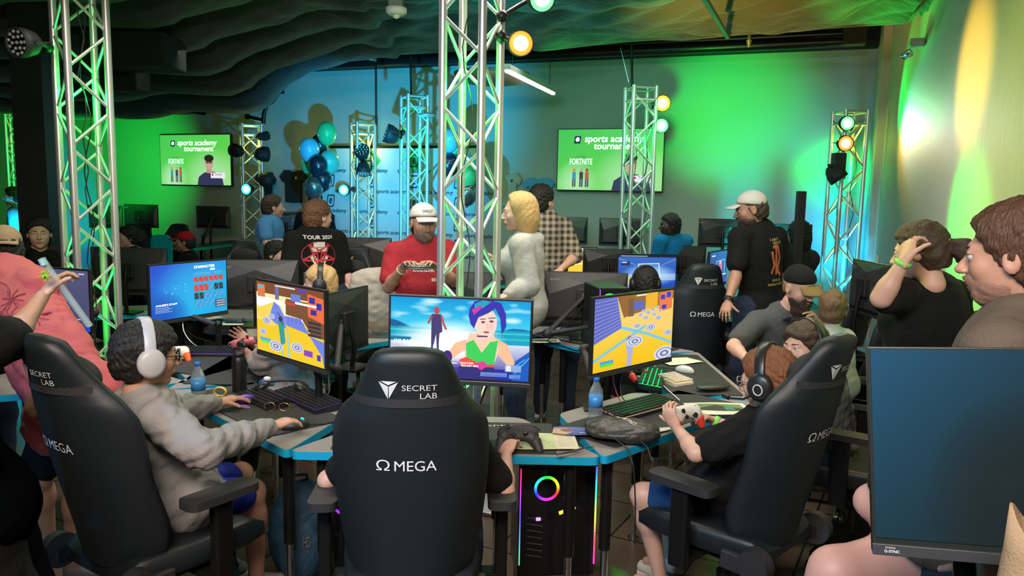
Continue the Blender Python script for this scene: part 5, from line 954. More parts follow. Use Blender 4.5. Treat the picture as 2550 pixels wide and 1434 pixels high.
def headset(lb, J, m, m2=None, r=.34, mic=False, cup=(.12, .09), big=1.0, accent=None, back=0):
    q, A, hh, loc = J['_q'], J['_A'], J['_hh'], J['_q'](0, 0, .1); t = thing('headset', lb, 'headset', loc)
    pts = [q(.45 * math.cos(a) * big, -.06, .04 + .585 * math.sin(a)) - loc for a in np.linspace(.05, PI - .05, 15)]; b = MB()
    for dy in (0,): 
        R = []
        for i, p in enumerate(pts):
            T = _n(pts[min(i + 1, 14)] - pts[max(i - 1, 0)]); N_ = np.cross(T, A[1]); w_ = hh * .085; th = hh * .028
            R.append([p + A[1] * w_ * a + N_ * th * c for a, c in ((-1, -.6), (-.8, -1), (.8, -1), (1, -.6), (1, .6), (.8, 1), (-.8, 1), (-1, .6))])
        b.loft(R)
    b.obj('headband', m, t, fixn=True)
    for s in (-1, 1):
        b = MB(); c = q(s * .405, -.04, -.03) - loc; b.lathe([(hh * .19, -hh * .0), (hh * .215, hh * .03), (hh * .20, hh * .10), (hh * .15, hh * .135), (0, hh * .14)], c - A[0] * s * hh * .02, A[0] * s, 24, 1, 1.12); e = b.obj('earcup', m, t)
        b = MB(); b.lathe([(hh * .1, -hh * .06), (hh * .19, -hh * .05), (hh * .2, 0), (hh * .15, hh * .01)], c, A[0] * s, 20, 1, 1.1); b.obj('ear_cushion', m2 or M_BLK2, t)
        if accent: b = MB(); cc = c + A[0] * s * hh * .135 - A[2] * hh * .03; b.tube([cc + A[1] * hh * .075 * math.cos(a_) + A[2] * hh * .085 * math.sin(a_) for a_ in np.linspace(0, 2 * PI, 16, endpoint=False)], hh * .012, 6, closed=True); b.obj('cup_ring', accent, e)
    if mic: b = MB(); s = -1; c = q(s * .42, .0, -.10) - loc; b.tube([c, q(s * .44, .25, -.22) - loc, q(s * .36, .55, -.22) - loc], hh * .018, 8); b.tube([q(s * .36, .55, -.22) - loc, q(s * .33, .66, -.18) - loc], hh * .04, 8); b.obj('microphone', M_BLK, t)
    return t
def printed(J, name, items, m, dist=.16, back=True):     # lettering curved onto the shirt: (text, width, height, x, z) measured from the neck down
    TA, loc, Nk = J['_TA'], J['_loc'], J['neck']; sg = -1 if back else 1; me = J['_shirt'].data
    from mathutils.bvhtree import BVHTree
    if '_bvh' not in J: J['_bvh'] = BVHTree.FromPolygons([v.co[:] for v in me.vertices], [p.vertices[:] for p in me.polygons])
    def wp(x, z):
        o_ = Nk - loc + TA[0] * x * (-1 if not back else 1) + TA[2] * z + TA[1] * sg * .6; h_, n_, _, _ = J['_bvh'].ray_cast(Vector(o_), Vector(-TA[1] * sg)); return (np.array(h_) + TA[1] * sg * .004) if h_ else o_ - TA[1] * sg * (.6 - dist)
    b = MB()
    for it in items:
        if isinstance(it[0], str): tx, w_, h_, x0, z0 = it[:5]; letters(b, tx, w_, h_, warp=lambda a, d: wp(a + x0, d + z0), bold=it[5] if len(it) > 5 else .015, shear=it[6] if len(it) > 6 else 0)
        else:       # polyline stroke
            for (a0, c0), (a1, c1) in zip(it[0][:-1], it[0][1:]):
                w_ = it[1]; nx, nz = -(c1 - c0), a1 - a0; L_ = math.hypot(nx, nz) + 1e-9; nx, nz = nx / L_ * w_, nz / L_ * w_; n = max(1, int(L_ / .02)); P_ = []
                for i in range(n + 1): t_ = i / n; x, z = a0 + (a1 - a0) * t_, c0 + (c1 - c0) * t_; P_ += [wp(x + nx, z + nz), wp(x - nx, z - nz)]
                b.add(P_, [(2 * i, 2 * i + 1, 2 * i + 3, 2 * i + 2) for i in range(n)], False)
    return b.obj(name, m, J['_o'])
def band(J, a, m, f=.93, r=.032, w_=.012, name='wristband'):
    e_, w__ = np.asarray(J['e' + a]), np.asarray(J['w' + a]); d = _n(w__ - e_); c = ip(e_, w__, f) - J['_loc']; b = MB(); b.tube([c - d * w_, c + d * w_], r, 14, cap=False); b.obj(name, m, J['_o'], solidify=.002)
LIMEB = mat('lime_band', (.25, .75, .12), .5)
# ================================================================ the cast
WOOL = lambda n, c, **k: cloth_mat(n, c, **k)
C_BLACK = WOOL('black_shirt', (.008, .008, .008)); C_GREY = WOOL('grey_hoodie', (.29, .275, .27)); C_JEAN = WOOL('dark_jeans', (.02, .03, .055)); C_BLUE = WOOL('royal_blue_shorts', (.02, .035, .38)); C_NAVY = WOOL('navy_shorts', (.012, .05, .14))
def A_(px, py, D): return at(px, py, D)
# 1 boy with white headphones
y1 = math.radians(48)
J = sit(-1.26, 2.82, y1, .92, lean=.16, neck=A_(352, 985, 2.80), head=A_(368, 888, 2.78), sr=A_(402, 1045, 2.62), sl=A_(330, 1010, 2.96), er=A_(505, 1120, 2.55), wr=A_(682, 1062, 2.93), el=A_(420, 1035, 3.18), wl=A_(545, 1000, 3.42), knr=A_(628, 1225, 3.05), anr=A_(640, 1440, 3.12), knl=A_(600, 1180, 3.4), anl=A_(520, 1400, 3.2))
dR = A_(735, 1040, 3.02) - J['wr']; dL = A_(600, 985, 3.5) - J['wl']
P1 = figure('boy in a grey hoodie with white headphones playing at the left desk', J, sk='warm', hh=.232, sc=.92, head_yaw=math.radians(38), head_pitch=-.05, hair=dict(m=DARKH, style='short', t=.085, n=.018, fringe=.20, line=.2), glasses=True, top=dict(m=C_GREY, sleeve=1, hood=1.35, g=.018, w=.010, name='hoodie'), bot=dict(m=C_BLUE, len=.36, name='shorts'), shoes=mat('grey_shoe', (.3, .3, .3), .7),
            hands=dict(r=dict(d=dR, n=(0, 0, 1), curl=24, thumb=25, h=.0038, side=-1), l=dict(d=dL, n=(0, 0, 1), curl=18, h=.0038, side=1)), h=.009, hfine=.004)
headset('white over-ear headphones on the boy in the grey hoodie', J, mat('white_headphone', (.50, .50, .52), .4), mat('grey_cushion', (.45, .45, .47), .7), big=1.0)
J1 = J
b = MB(); k_ = _n(J['knr'] - J['hipr']); p = ip(J['hipr'], J['knr'], .66) - J['_loc']
b_ = MB(); letters(b_, 'ARMOUR', .10, .03, p + P3(.03, -.092, .0), X=_n(k_ + P3(0, 0, -.1)), Y=_n(P3(0, .25, 1)), bold=.03); b_.obj('shorts_lettering', M_WHITE, J['_o'])
# 2 boy with black headset at the right
J = sit(.90, 3.02, math.radians(133), .88, lean=.12, neck=A_(1935, 1035, 2.86), head=A_(1912, 948, 2.84), sl=A_(1848, 1082, 2.80), sr=A_(1975, 1060, 3.05), el=A_(1733, 1128, 2.78), wl=A_(1684, 1064, 2.99), er=A_(1862, 1080, 3.22), wr=A_(1772, 1046, 3.28), knl=A_(1600, 1232, 3.05), anl=A_(1645, 1440, 3.1), knr=A_(1680, 1215, 3.35), anr=A_(1665, 1395, 3.3))
dl_ = A_(1664, 1022, 3.0) - J['wl']; dr_ = A_(1722, 1022, 3.20) - J['wr']
P2 = figure('boy in a black T-shirt with a black headset holding a red and white controller', J, sk='fair', hh=.23, sc=.86, head_yaw=math.radians(140), head_pitch=-.18, hair=dict(m=GINGER, style='short', t=.045, line=.25), glasses=mat('wire_frame', (.4, .4, .4), .3, .8), top=dict(m=C_BLACK, sleeve=.58, g=.022, w=.006), bot=dict(m=C_NAVY, len=.38, name='shorts'), shoes=mat('white_clog', (.6, .6, .58), .6),
            hands=dict(l=dict(d=dl_, n=(-.8, -.6, .1), curl=50, thumb=30, h=.0038, side=-1), r=dict(d=dr_, n=(.7, .5, .5), curl=48, thumb=30, h=.0038, side=1)), h=.009, hfine=.004)
headset('black gaming headset with a boom microphone on the ginger boy', J, mat('headset_black', (.02, .02, .018), .35), mic=True, accent=mat('pale_ring', (.55, .56, .55), .4)); J2 = J
b = MB(); b.ball(J['_q'](-.50, .10, -.14) - J['_loc'], .009, 10); b.obj('status_light', mat('red_glow', (1, .15, .05), .4, emit=1.5), bpy.data.objects.get('headset.001') and None or None) if False else None; band(J, 'r', LIMEB, .86, .026, .011)
# 3 hidden boy in the centre chair
J = sit(-.30, 2.66, math.radians(88), .86, neck=(0, .05, .50), head=(0, .08, .63), er=A_(1258, 1222, 2.64), sr=(.16, .02, .45), wr=A_(1262, 1128, 2.86), el=A_(815, 1195, 2.66), sl=(-.16, .02, .45), wl=A_(900, 1120, 2.95))
P3_ = figure('person hidden by the centre chair whose bare right arm reaches the black controller', J, sk='fair', hh=.215, sc=.86, hair=dict(m=BROWN, t=.05), top=dict(m=C_BLACK, sleeve=.7), bot=dict(m=C_JEAN, len=1), shoes=mat('white_trainer', (.55, .55, .55), .6), hands=dict(r=dict(d=A_(1275, 1085, 2.96) - J['wr'], n=(-.35, -.35, .85), curl=40, thumb=25, h=.0038, side=-1)), h=.009); J3 = J
# 4 boy in headset looking left
J = sit(1.5, 3.75, math.radians(160), .86, head=A_(2002, 868, 3.62), neck=A_(2035, 945, 3.66), sl=A_(1985, 985, 3.5), sr=A_(2075, 960, 3.8), pelvis=A_(2060, 1140, 3.7), el=A_(1965, 1060, 3.45), wl=A_(1900, 1060, 3.6), hipl=A_(2040, 1150, 3.6), hipr=A_(2090, 1150, 3.8), knl=A_(1910, 1160, 3.6), knr=A_(1950, 1150, 3.9), anl=A_(1910, 1350, 3.7), anr=A_(1960, 1330, 3.9), er=A_(2100, 1050, 3.95), wr=A_(2010, 1040, 4.0))
figure('boy in a dark grey hoodie with a headset glancing left between the chairs', J, sk='fair', hh=.235, sc=.86, head_yaw=math.radians(205), head_pitch=.05, head_roll=-.08, hair=dict(m=BROWN, t=.06, fringe=.2), top=dict(m=WOOL('dark_grey_hoodie', (.10, .10, .105)), sleeve=1, hood=True, g=.02, w=.008, name='hoodie'), bot=dict(m=C_JEAN, len=1), h=.01); headset('dark headset on the boy glancing left', J, MATS['headset_black'], accent=mat('violet_glow', (.6, .2, .5), .4, emit=.3)); J4 = J
# 5 bearded man in a black cap, leaning
J = stand(1.40, 4.55, 1.8, math.radians(262), head=A_(1992, 715, 4.75), neck=A_(1955, 778, 4.85), sl=A_(2020, 800, 4.95), sr=A_(1885, 802, 4.85), er=A_(1826, 862, 4.65), wr=A_(1866, 900, 4.45), el=A_(2085, 880, 4.9), wl=A_(2035, 800, 4.75), pelvis=A_(1945, 930, 5.05), hipl=A_(1970, 940, 5.05), hipr=A_(1925, 940, 5.0), knl=A_(1990, 975, 4.7), knr=A_(1890, 975, 4.6), anl=A_(1990, 1120, 4.9) * (1, 1, 0) + P3(0, 0, .09), anr=A_(1900, 1120, 4.9) * (1, 1, 0) + P3(0, 0, .09))
figure('bearded man in a black cap and grey polo shirt leaning over the kids', J, sk='fair', hh=.245, head_yaw=math.radians(292), head_pitch=-.35, head_roll=-.1, cap=dict(m=WOOL('black_cap', (.01, .01, .01)), bm=WOOL('tan_brim', (.2, .13, .05)), tilt=-.05), hair=None, beard=dict(m=BROWN, len=.55), top=dict(m=WOOL('grey_polo', (.075, .08, .08)), sleeve=.65, collar=True, g=.018), bot=dict(m=C_JEAN, len=1), shoes=M_BLK2, fat=1.1); band(J, 'r', LIMEB, .95, .034, .012)
t = thing('sunglasses', 'black sunglasses hanging from the grey polo shirt of the bearded man', 'sunglasses', A_(1972, 795, 4.68)); b = MB()
for s in (-1, 1): b.ball((s * .032, 0, 0), (.028, .006, .018), 14)
b.obj('lens', M_BLK, t); b = MB(); b.tube([(-.062, .01, .01), (0, -.006, .012), (.062, .01, .01)], .004, 6); b.obj('frame', M_BLK, t)
# 6 little kid
J = sit(1.82, 4.42, math.radians(75), .72, head=A_(2074, 770, 4.45), neck=A_(2070, 822, 4.42), sl=A_(2042, 845, 4.42), sr=A_(2105, 842, 4.42), pelvis=A_(2075, 950, 4.42), el=(-.2, 0, .35), er=(.2, 0, .35))
figure('small child with short brown hair and a pale shirt seen from behind', J, sk='fair', hh=.205, sc=.7, head_yaw=math.radians(60), hair=dict(m=Hm('light_brown', (.13, .07, .035)), t=.03), top=dict(m=WOOL('pale_shirt', (.42, .45, .42)), sleeve=.6), bot=dict(m=C_JEAN, len=1))
# 7 woman with ponytail
J = stand(1.98, 3.4, 1.68, math.radians(128), 0, 1.15, head=A_(2288, 628, 3.3), neck=A_(2318, 715, 3.35), sl=A_(2240, 735, 3.25), sr=A_(2372, 735, 3.55), el=A_(2195, 742, 3.15), wl=A_(2252, 648, 3.1), er=A_(2390, 850, 3.6), wr=A_(2340, 900, 3.4), pelvis=A_(2300, 970, 3.4), hipl=A_(2270, 980, 3.35), hipr=A_(2330, 980, 3.5))
figure('woman in a black T-shirt with a dark ponytail raising her hand to her face', J, sk='fair', hh=.232, head_yaw=math.radians(142), head_pitch=-.2, hair=dict(m=BROWN, style='ponytail', t=.05), top=dict(m=C_BLACK, sleeve=.55, g=.02), bot=dict(m=WOOL('black_trousers', (.012, .012, .014)), len=1), shoes=M_BLK2, female=True, fat=1.18, belly=.03, hands=dict(l=dict(d=A_(2262, 600, 3.14) - A_(2252, 648, 3.1), n=(-.9, -.3, .1), curl=40, side=1, h=.005))); band(J, 'l', LIMEB, .93, .032, .010)
# 8 man at the far right
J = stand(1.13, 1.86, 1.80, math.radians(170), neck=A_(2556, 790, 1.84), head=A_(2528, 640, 1.82), sl=A_(2490, 880, 1.55), sr=A_(2560, 830, 2.02), el=A_(2540, 1150, 1.5), wl=A_(2480, 1380, 1.5), er=A_(2700, 1080, 2.1), wr=A_(2600, 1300, 2.1))
figure('man with brown hair and stubble in a brown collared shirt at the right edge', J, sk='warm', hh=.245, head_yaw=math.radians(138), head_pitch=-.06, hair=dict(m=Hm('chestnut', (.09, .04, .02)), t=.035, line=.24), beard=dict(m=mat('stubble', (.34, .18, .125), .8, bump=.5, bscale=400), len=0), top=dict(m=WOOL('brown_work_shirt', (.13, .10, .075)), sleeve=.6, collar=True, g=.016), bot=dict(m=C_JEAN, len=1), shoes=M_BLK2, h=.009, hfine=.0042)
# 9 man with white cap
J = stand(1.77, 5.62, 1.86, math.radians(150), 0, 1.1, head=A_(1868, 522, 5.6), neck=A_(1890, 570, 5.62), sl=A_(1840, 590, 5.5), sr=A_(1935, 590, 5.75), el=A_(1832, 690, 5.4), wl=A_(1812, 752, 5.25), er=A_(1955, 690, 5.8), wr=A_(1930, 760, 5.6), pelvis=A_(1895, 760, 5.62))
figure('tall man in a white mesh cap and black printed T-shirt with a tattooed arm', J, sk='tan', hh=.245, head_yaw=math.radians(176), head_pitch=-.2, hair=dict(m=BROWN, t=.02), cap=dict(m=WOOL('white_cap', (.55, .55, .5))), beard=dict(m=BROWN, len=.15), top=dict(m=C_BLACK, sleeve=.6, g=.02), bot=dict(m=C_JEAN, len=1), shoes=M_BLK2, fat=1.12)
printed(J, 'shirt_lettering', [("I AIN'T", .09, .02, -.0, -.075), ('GOIN OUT', .09, .02, .02, -.10), ('WITHOUT A FIGHT', .16, .018, 0, -.40), ('DAVID LEE', .09, .018, 0, -.37)], mat('yellow_print', (.5, .42, .12), .7)); printed(J, 'shirt_picture', [([(-.03, -.13), (.02, -.12), (.04, -.2), (.01, -.3), (.05, -.34)], .012), ([(-.04, -.16), (-.02, -.26), (-.05, -.32)], .01), ([(0, -.13), (.0, -.33)], .01)], mat('rust_print', (.45, .12, .05), .7)); band(J, 'l', M_BLK, .93, .036, .014, 'watch')
# 10 person in blue seated by the wall
J = sit(1.52, 7.9, math.radians(165), 1.0, head=A_(1667, 562, 7.6), neck=A_(1672, 588, 7.65), sl=A_(1645, 600, 7.55), sr=A_(1708, 600, 7.7), pelvis=A_(1680, 690, 7.7))
figure('seated person in a bright blue shirt with dark tied hair by the far wall', J, sk='dark', hh=.22, head_yaw=math.radians(190), hair=dict(m=DARKH, t=.04), top=dict(m=WOOL('bright_blue_shirt', (.01, .22, .50)), sleeve=.6), bot=dict(m=C_JEAN, len=1), h=.014, hfine=.007)
# 11 plaid man
plaid = mat('plaid_shirt', (.2, .17, .13), .85, bump=.3); nt = plaid.node_tree; tcx = nt.nodes.new('ShaderNodeTexCoord'); acc = None
for i, (d_, s_) in enumerate((('X', 46), ('Z', 46))):
    wv = nt.nodes.new('ShaderNodeTexWave'); wv.bands_direction = d_; wv.inputs['Scale'].default_value = s_ / 7; wv.wave_profile = 'SIN'; nt.links.new(tcx.outputs['Object'], wv.inputs[0]); cr = nt.nodes.new('ShaderNodeValToRGB'); cr.color_ramp.elements[0].position = .42; cr.color_ramp.elements[1].position = .58; cr.color_ramp.elements[0].color = (.03, .025, .02, 1); cr.color_ramp.elements[1].color = (.36, .31, .24, 1); nt.links.new(wv.outputs[0], cr.inputs[0])
    if acc is None: acc = cr
    else: mx = nt.nodes.new('ShaderNodeMixRGB'); mx.inputs[0].default_value = .5; nt.links.new(acc.outputs[0], mx.inputs[1]); nt.links.new(cr.outputs[0], mx.inputs[2]); nt.links.new(mx.outputs[0], nt.nodes['Principled BSDF'].inputs['Base Color'])
J = stand(.36, 5.95, 1.83, math.radians(70), 0, 1.1, head=A_(1350, 502, 5.95), neck=A_(1358, 542, 5.95), sl=A_(1318, 565, 5.9), sr=A_(1402, 565, 6.0), er=A_(1432, 640, 5.95), wr=A_(1395, 672, 5.7), el=A_(1300, 640, 6.0), pelvis=A_(1365, 720, 5.95))
figure('man in a brown plaid shirt seen from behind', J, sk='fair', hh=.24, head_yaw=math.radians(50), hair=dict(m=DARKH, t=.035), top=dict(m=plaid, sleeve=.85, g=.022, collar=True), bot=dict(m=C_JEAN, len=1), shoes=M_BLK2)
# 12 blond woman
J = stand(.05, 4.95, 1.70, math.radians(180), 0, 1.0, head=A_(1292, 530, 4.95), neck=A_(1306, 592, 4.98), sl=A_(1298, 612, 4.78), sr=A_(1322, 608, 5.14), el=A_(1316, 712, 4.74), wl=A_(1262, 735, 4.65), er=A_(1325, 705, 5.2), wr=A_(1240, 650, 5.15), pelvis=A_(1308, 760, 4.98))
figure('blond woman in a pale grey hoodie standing in profile', J, sk='fair', hh=.238, head_yaw=math.radians(184), head_pitch=-.05, hair=dict(m=BLOND, style='long', t=.05, n=.008), top=dict(m=WOOL('pale_hoodie', (.36, .36, .34)), sleeve=1, hood=1.2, g=.022, w=.0025, name='hoodie'), bot=dict(m=C_JEAN, len=1), shoes=M_BLK2, female=True, fat=1.0, hfine=.0045)
printed(J, 'red_print', [([(.04, -.14), (.07, -.22)], .03), ([(.07, -.18), (.08, -.25)], .035), ([(0.03, -.24), (.07, -.27)], .03)], MATS['red_print'], back=False)
# 13 man in red shirt
J = stand(-.64, 5.35, 1.74, math.radians(285), 0, 1.12, head=A_(1055, 556, 5.3), neck=A_(1052, 602, 5.36), sr=A_(985, 630, 5.3), sl=A_(1112, 625, 5.4), er=A_(968, 712, 5.2), wr=A_(1003, 668, 5.02), el=A_(1130, 700, 5.2), wl=A_(1085, 665, 5.0), pelvis=A_(1048, 745, 5.38))
figure('bearded man in a red brewery T-shirt and white cap looking down', J, sk='tan', hh=.25, head_yaw=math.radians(292), head_pitch=-.12, cap=dict(m=MATS['white_cap'], text='OAKLEY'), hair=dict(m=DARKH, t=.02), beard=dict(m=GREYB, len=.1), top=dict(m=WOOL('dark_red_shirt', (.30, .022, .03)), sleeve=.68, g=.022), bot=dict(m=WOOL('maroon_shorts', (.2, .015, .04)), len=.4, name='shorts'), shoes=M_BLK2, fat=1.25, belly=.06, hfine=.0045)
printed(J, 'shirt_lettering', [("Leinenkugel's", .26, .055, .04, -.17, .01, .35), ('BEER', .07, .022, .07, -.235)], mat('cream_print', (.6, .48, .42), .7), back=False); band(J, 'r', mat('cream_band', (.6, .55, .35), .6), .9, .034, .012)
t = thing('helmet_shell', 'smooth pale green rounded case in the hands of the red shirted man', 'case', A_(1045, 664, 4.98)); b = MB(); b.ball((0, 0, 0), (.10, .045, .024), 20); b.obj('case', mat('pale_green', (.35, .5, .42), .35), t); b = MB(); b.tube([(.1 * math.cos(a), .045 * math.sin(a), 0) for a in np.linspace(0, 2 * PI, 24, endpoint=False)], .003, 6, closed=True); b.obj('seam', M_BLK2, t); t.name = 'glasses_case'
# 14 tour shirt man
J = stand(-1.50, 6.15, 1.76, math.radians(72), 0, 1.22, head=A_(793, 540, 6.1), neck=A_(784, 575, 6.1), sl=A_(732, 600, 6.05), sr=A_(838, 598, 6.2), el=A_(718, 680, 6.0), wl=A_(735, 745, 5.9), er=A_(858, 680, 6.2), pelvis=A_(785, 700, 6.12))
figure('broad man in a black band tour T-shirt seen from behind', J, sk='pink', hh=.25, head_yaw=math.radians(50), hair=dict(m=Hm('red_brown', (.14, .06, .03)), t=.02), top=dict(m=C_BLACK, sleeve=.72, g=.025), bot=dict(m=C_JEAN, len=1), shoes=M_BLK2, fat=1.3, belly=.05)
printed(J, 'shirt_lettering', [('TOUR 2024', .23, .03, 0, -.035, .03)] + [('LINE OF DATES', .10, .009, s * .07, -.31 - i * .016) for s in (-1, 1) for i in range(8)] + [([(-.045, -.09), (.045, -.09)], .02), ([(-.06, -.13), (.06, -.13)], .016), ([(-.06, -.17), (-.02, -.24)], .02), ([(.06, -.17), (.02, -.24)], .02)], mat('bone_print', (.6, .58, .52), .7))
star = [(.13 * math.sin(2 * PI * 2 * k / 5 + PI), -.18 + .11 * math.cos(2 * PI * 2 * k / 5 + PI)) for k in range(6)]; ring = [(.13 * math.cos(a), -.18 + .11 * math.sin(a)) for a in np.linspace(0, 2 * PI, 22)]; printed(J, 'shirt_star', [(star, .007), (ring, .003), ([(-.02, -.14), (0, -.28), (.02, -.14)], .006)], mat('blood_print', (.5, .02, .03), .7))
# 15 blue shirt man
J = stand(-2.55, 8.2, 1.78, math.radians(40), 0, 1.0, head=A_(681, 516, 8.15), neck=A_(673, 545, 8.15), sl=A_(665, 560, 8.35), sr=A_(660, 562, 8.0), er=A_(664, 605, 7.9), wr=A_(705, 600, 8.05), el=A_(690, 600, 8.4), wl=A_(712, 595, 8.45), pelvis=A_(668, 650, 8.2))
figure('man in a light blue polo shirt beside the left screen truss', J, sk='pink', hh=.24, head_yaw=math.radians(25), hair=dict(m=BROWN, t=.02), top=dict(m=WOOL('light_blue_polo', (.08, .25, .50)), sleeve=.6, collar=True, g=.02), bot=dict(m=C_JEAN, len=1), shoes=M_BLK2, fat=1.2, h=.013, hfine=.0065)
# 16 staff at the banner
q0 = onwall(862, 560, .75); J = stand(q0[0], q0[1], 1.75, math.radians(300), wr=(.0, .2, 1.12), wl=(-.05, .2, 1.15)); figure('staff member in a black T-shirt with folded arms in front of the banner', J, sk='warm', hh=.235, hair=dict(m=DARKH, t=.04), top=dict(m=C_BLACK, sleeve=.6), bot=dict(m=C_JEAN, len=1), shoes=M_BLK2, h=.014, hfine=.007)
printed(J, 'shirt_lettering', [('STAFF', .08, .02, .06, -.12)], M_WHITE, back=False)
# 17 blond boy
J = sit(-1.28, 5.3, math.radians(195), .85, head=A_(795, 706, 5.2), neck=A_(806, 765, 5.22), sl=A_(790, 790, 5.08), sr=A_(820, 785, 5.38), pelvis=A_(815, 900, 5.25)); J17 = J
figure('blond boy with a black headset behind the yellow map monitor', J, sk='fair', hh=.225, sc=.82, head_yaw=math.radians(190), hair=dict(m=BLOND, t=.07, fringe=.12), top=dict(m=WOOL('teal_shirt', (.02, .3, .3)), sleeve=.6), bot=dict(m=C_JEAN, len=1)); headset('black headset on the blond boy', J, M_BLK)
# 18 kid dark hair teal light
J = sit(-2.1, 6.8, math.radians(330), .8, head=A_(690, 634, 6.7), neck=A_(682, 668, 6.7), sl=A_(692, 685, 6.85), sr=A_(668, 688, 6.6), pelvis=A_(680, 760, 6.7)); figure('kid with dark hair and a teal shirt sitting beside the tour shirt man', J, sk='fair', hh=.22, sc=.8, head_yaw=math.radians(340), hair=dict(m=DARKH, t=.06, fringe=.2), top=dict(m=MATS['teal_shirt'], sleeve=.6), bot=dict(m=C_JEAN, len=1), h=.013, hfine=.006)
# 19 pink hoodie, leaning over
J = stand(-2.05, 3.35, 1.75, math.radians(120), 0, 1.2, pelvis=A_(190, 1010, 3.2), neck=A_(15, 690, 3.55), head=A_(-55, 640, 3.7), sl=A_(-70, 740, 3.5), sr=A_(90, 712, 3.45), er=A_(-10, 860, 3.75), wr=A_(-60, 820, 4.0), el=A_(-150, 850, 3.6), wl=A_(-120, 830, 3.9), hipl=A_(150, 1030, 3.25), hipr=A_(215, 1030, 3.2), knl=A_(92, 1185, 3.2), knr=A_(200, 1190, 3.05), anl=on(118, 1352, .09), anr=on(185, 1410, .09), ftl=P3(.7, .3, 0), ftr=P3(.8, .2, 0))
figure('person in a pink printed hoodie leaning over the left table', J, sk='fair', hh=.235, hair=dict(m=DARKH, style='long', t=.05), top=dict(m=WOOL('pink_hoodie', (.62, .12, .15)), sleeve=1, hood=True, g=.03, w=.009, name='hoodie'), bot=dict(m=WOOL('black_shorts', (.01, .01, .012)), len=.42, name='shorts'), fat=1.1, shoes=mat('grey_trainer', (.22, .22, .25), .7)); J19 = J
rg = random.Random(4); printed(J, 'hoodie_print', [([(-.02 + .09 * math.cos(a), -.20 + .09 * math.sin(a)) for a in np.linspace(0, 2 * PI, 18)], .004)] + [([(x0, z0), (x0 + .05 * math.cos(a), z0 + .05 * math.sin(a))], .003) for x0, z0 in [(-.04, -.16), (.06, -.26), (.02, -.34), (.10, -.40), (-.03, -.44)] for a in np.linspace(0, 2 * PI, 9)], mat('dark_pink_print', (.35, .05, .08), .8))
# 20 person in black raising a clear tube
J = stand(-1.95, 2.3, 1.6, math.radians(60), head=A_(-150, 760, 2.4), neck=A_(-120, 850, 2.4), sr=A_(-20, 850, 2.35), er=A_(28, 845, 2.5), wr=A_(108, 735, 2.75), sl=A_(-220, 850, 2.5), el=A_(-200, 1000, 2.6), wl=A_(-100, 830, 2.8))
figure('person in a black shirt at the left edge holding up a clear plastic tube', J, sk='fair', hh=.235, hair=dict(m=DARKH, t=.05), top=dict(m=C_BLACK, sleeve=.7, g=.03), bot=dict(m=C_JEAN, len=1), shoes=M_BLK2, hands=dict(r=dict(d=A_(140, 690, 2.82) - A_(108, 735, 2.75), n=(-.6, -.7, .3), curl=35, thumb=25, h=.0045, side=1)), h=.01)
t = thing('clear_tube', 'long clear plastic tube held up in front of the pink hoodie', 'tube', A_(140, 715, 2.76)); a0, a1 = A_(104, 645, 2.74) - A_(140, 715, 2.76), A_(222, 810, 2.85) - A_(140, 715, 2.76); b = MB(); b.tube([a0, a1], .024, 14, flat=.5); b.obj('sleeve', mat('clear_plastic', (.75, .9, .85), .15, alpha=.35), t); b = MB(); b.tube([a0 * 1.02, a0 * .8], .025, 14, flat=.55); b.obj('cap', mat('clear_cap', (.5, .8, .85), .2, alpha=.7), t)
t = thing('toy_flower', 'small lime green spiky toy between the raised fingers', 'toy', A_(112, 686, 2.7)); b = MB()
for k in range(26): d = _n(np.random.randn(3)); b.tube([d * .004, d * .022], [.004, .0015], 5)
b.obj('spikes', mat('lime_toy', (.35, .6, .05), .5), t); b = MB(); b.ball((0, 0, 0), .009); b.obj('core', MATS['lime_toy'], t)
# 21 face of a man low behind the left truss
J = sit(-3.7, 6.35, math.radians(290), 1.0, head=A_(98, 582, 6.2), neck=A_(98, 625, 6.25), sl=A_(130, 645, 6.25), sr=A_(68, 645, 6.25), pelvis=A_(98, 740, 6.3)); figure('young man with short dark hair facing the room beside the black column', J, sk='fair', hh=.24, head_yaw=math.radians(300), hair=dict(m=DARKH, t=.035), top=dict(m=C_BLACK, sleeve=.6), bot=dict(m=C_JEAN, len=1), h=.012, hfine=.005)
# 22 person with backwards tan cap
J = stand(-3.05, 4.3, 1.55, math.radians(100), head=A_(12, 618, 4.3), neck=A_(5, 668, 4.3), sl=A_(-60, 690, 4.3), sr=A_(50, 695, 4.3)); figure('person with dark hair and a backwards tan cap at the left edge', J, sk='fair', hh=.235, head_yaw=math.radians(120), hair=dict(m=DARKH, style='long', t=.05), cap=dict(m=WOOL('tan_cap', (.35, .26, .16)), back=True), top=dict(m=C_BLACK, sleeve=.6), bot=dict(m=C_JEAN, len=1), h=.013)
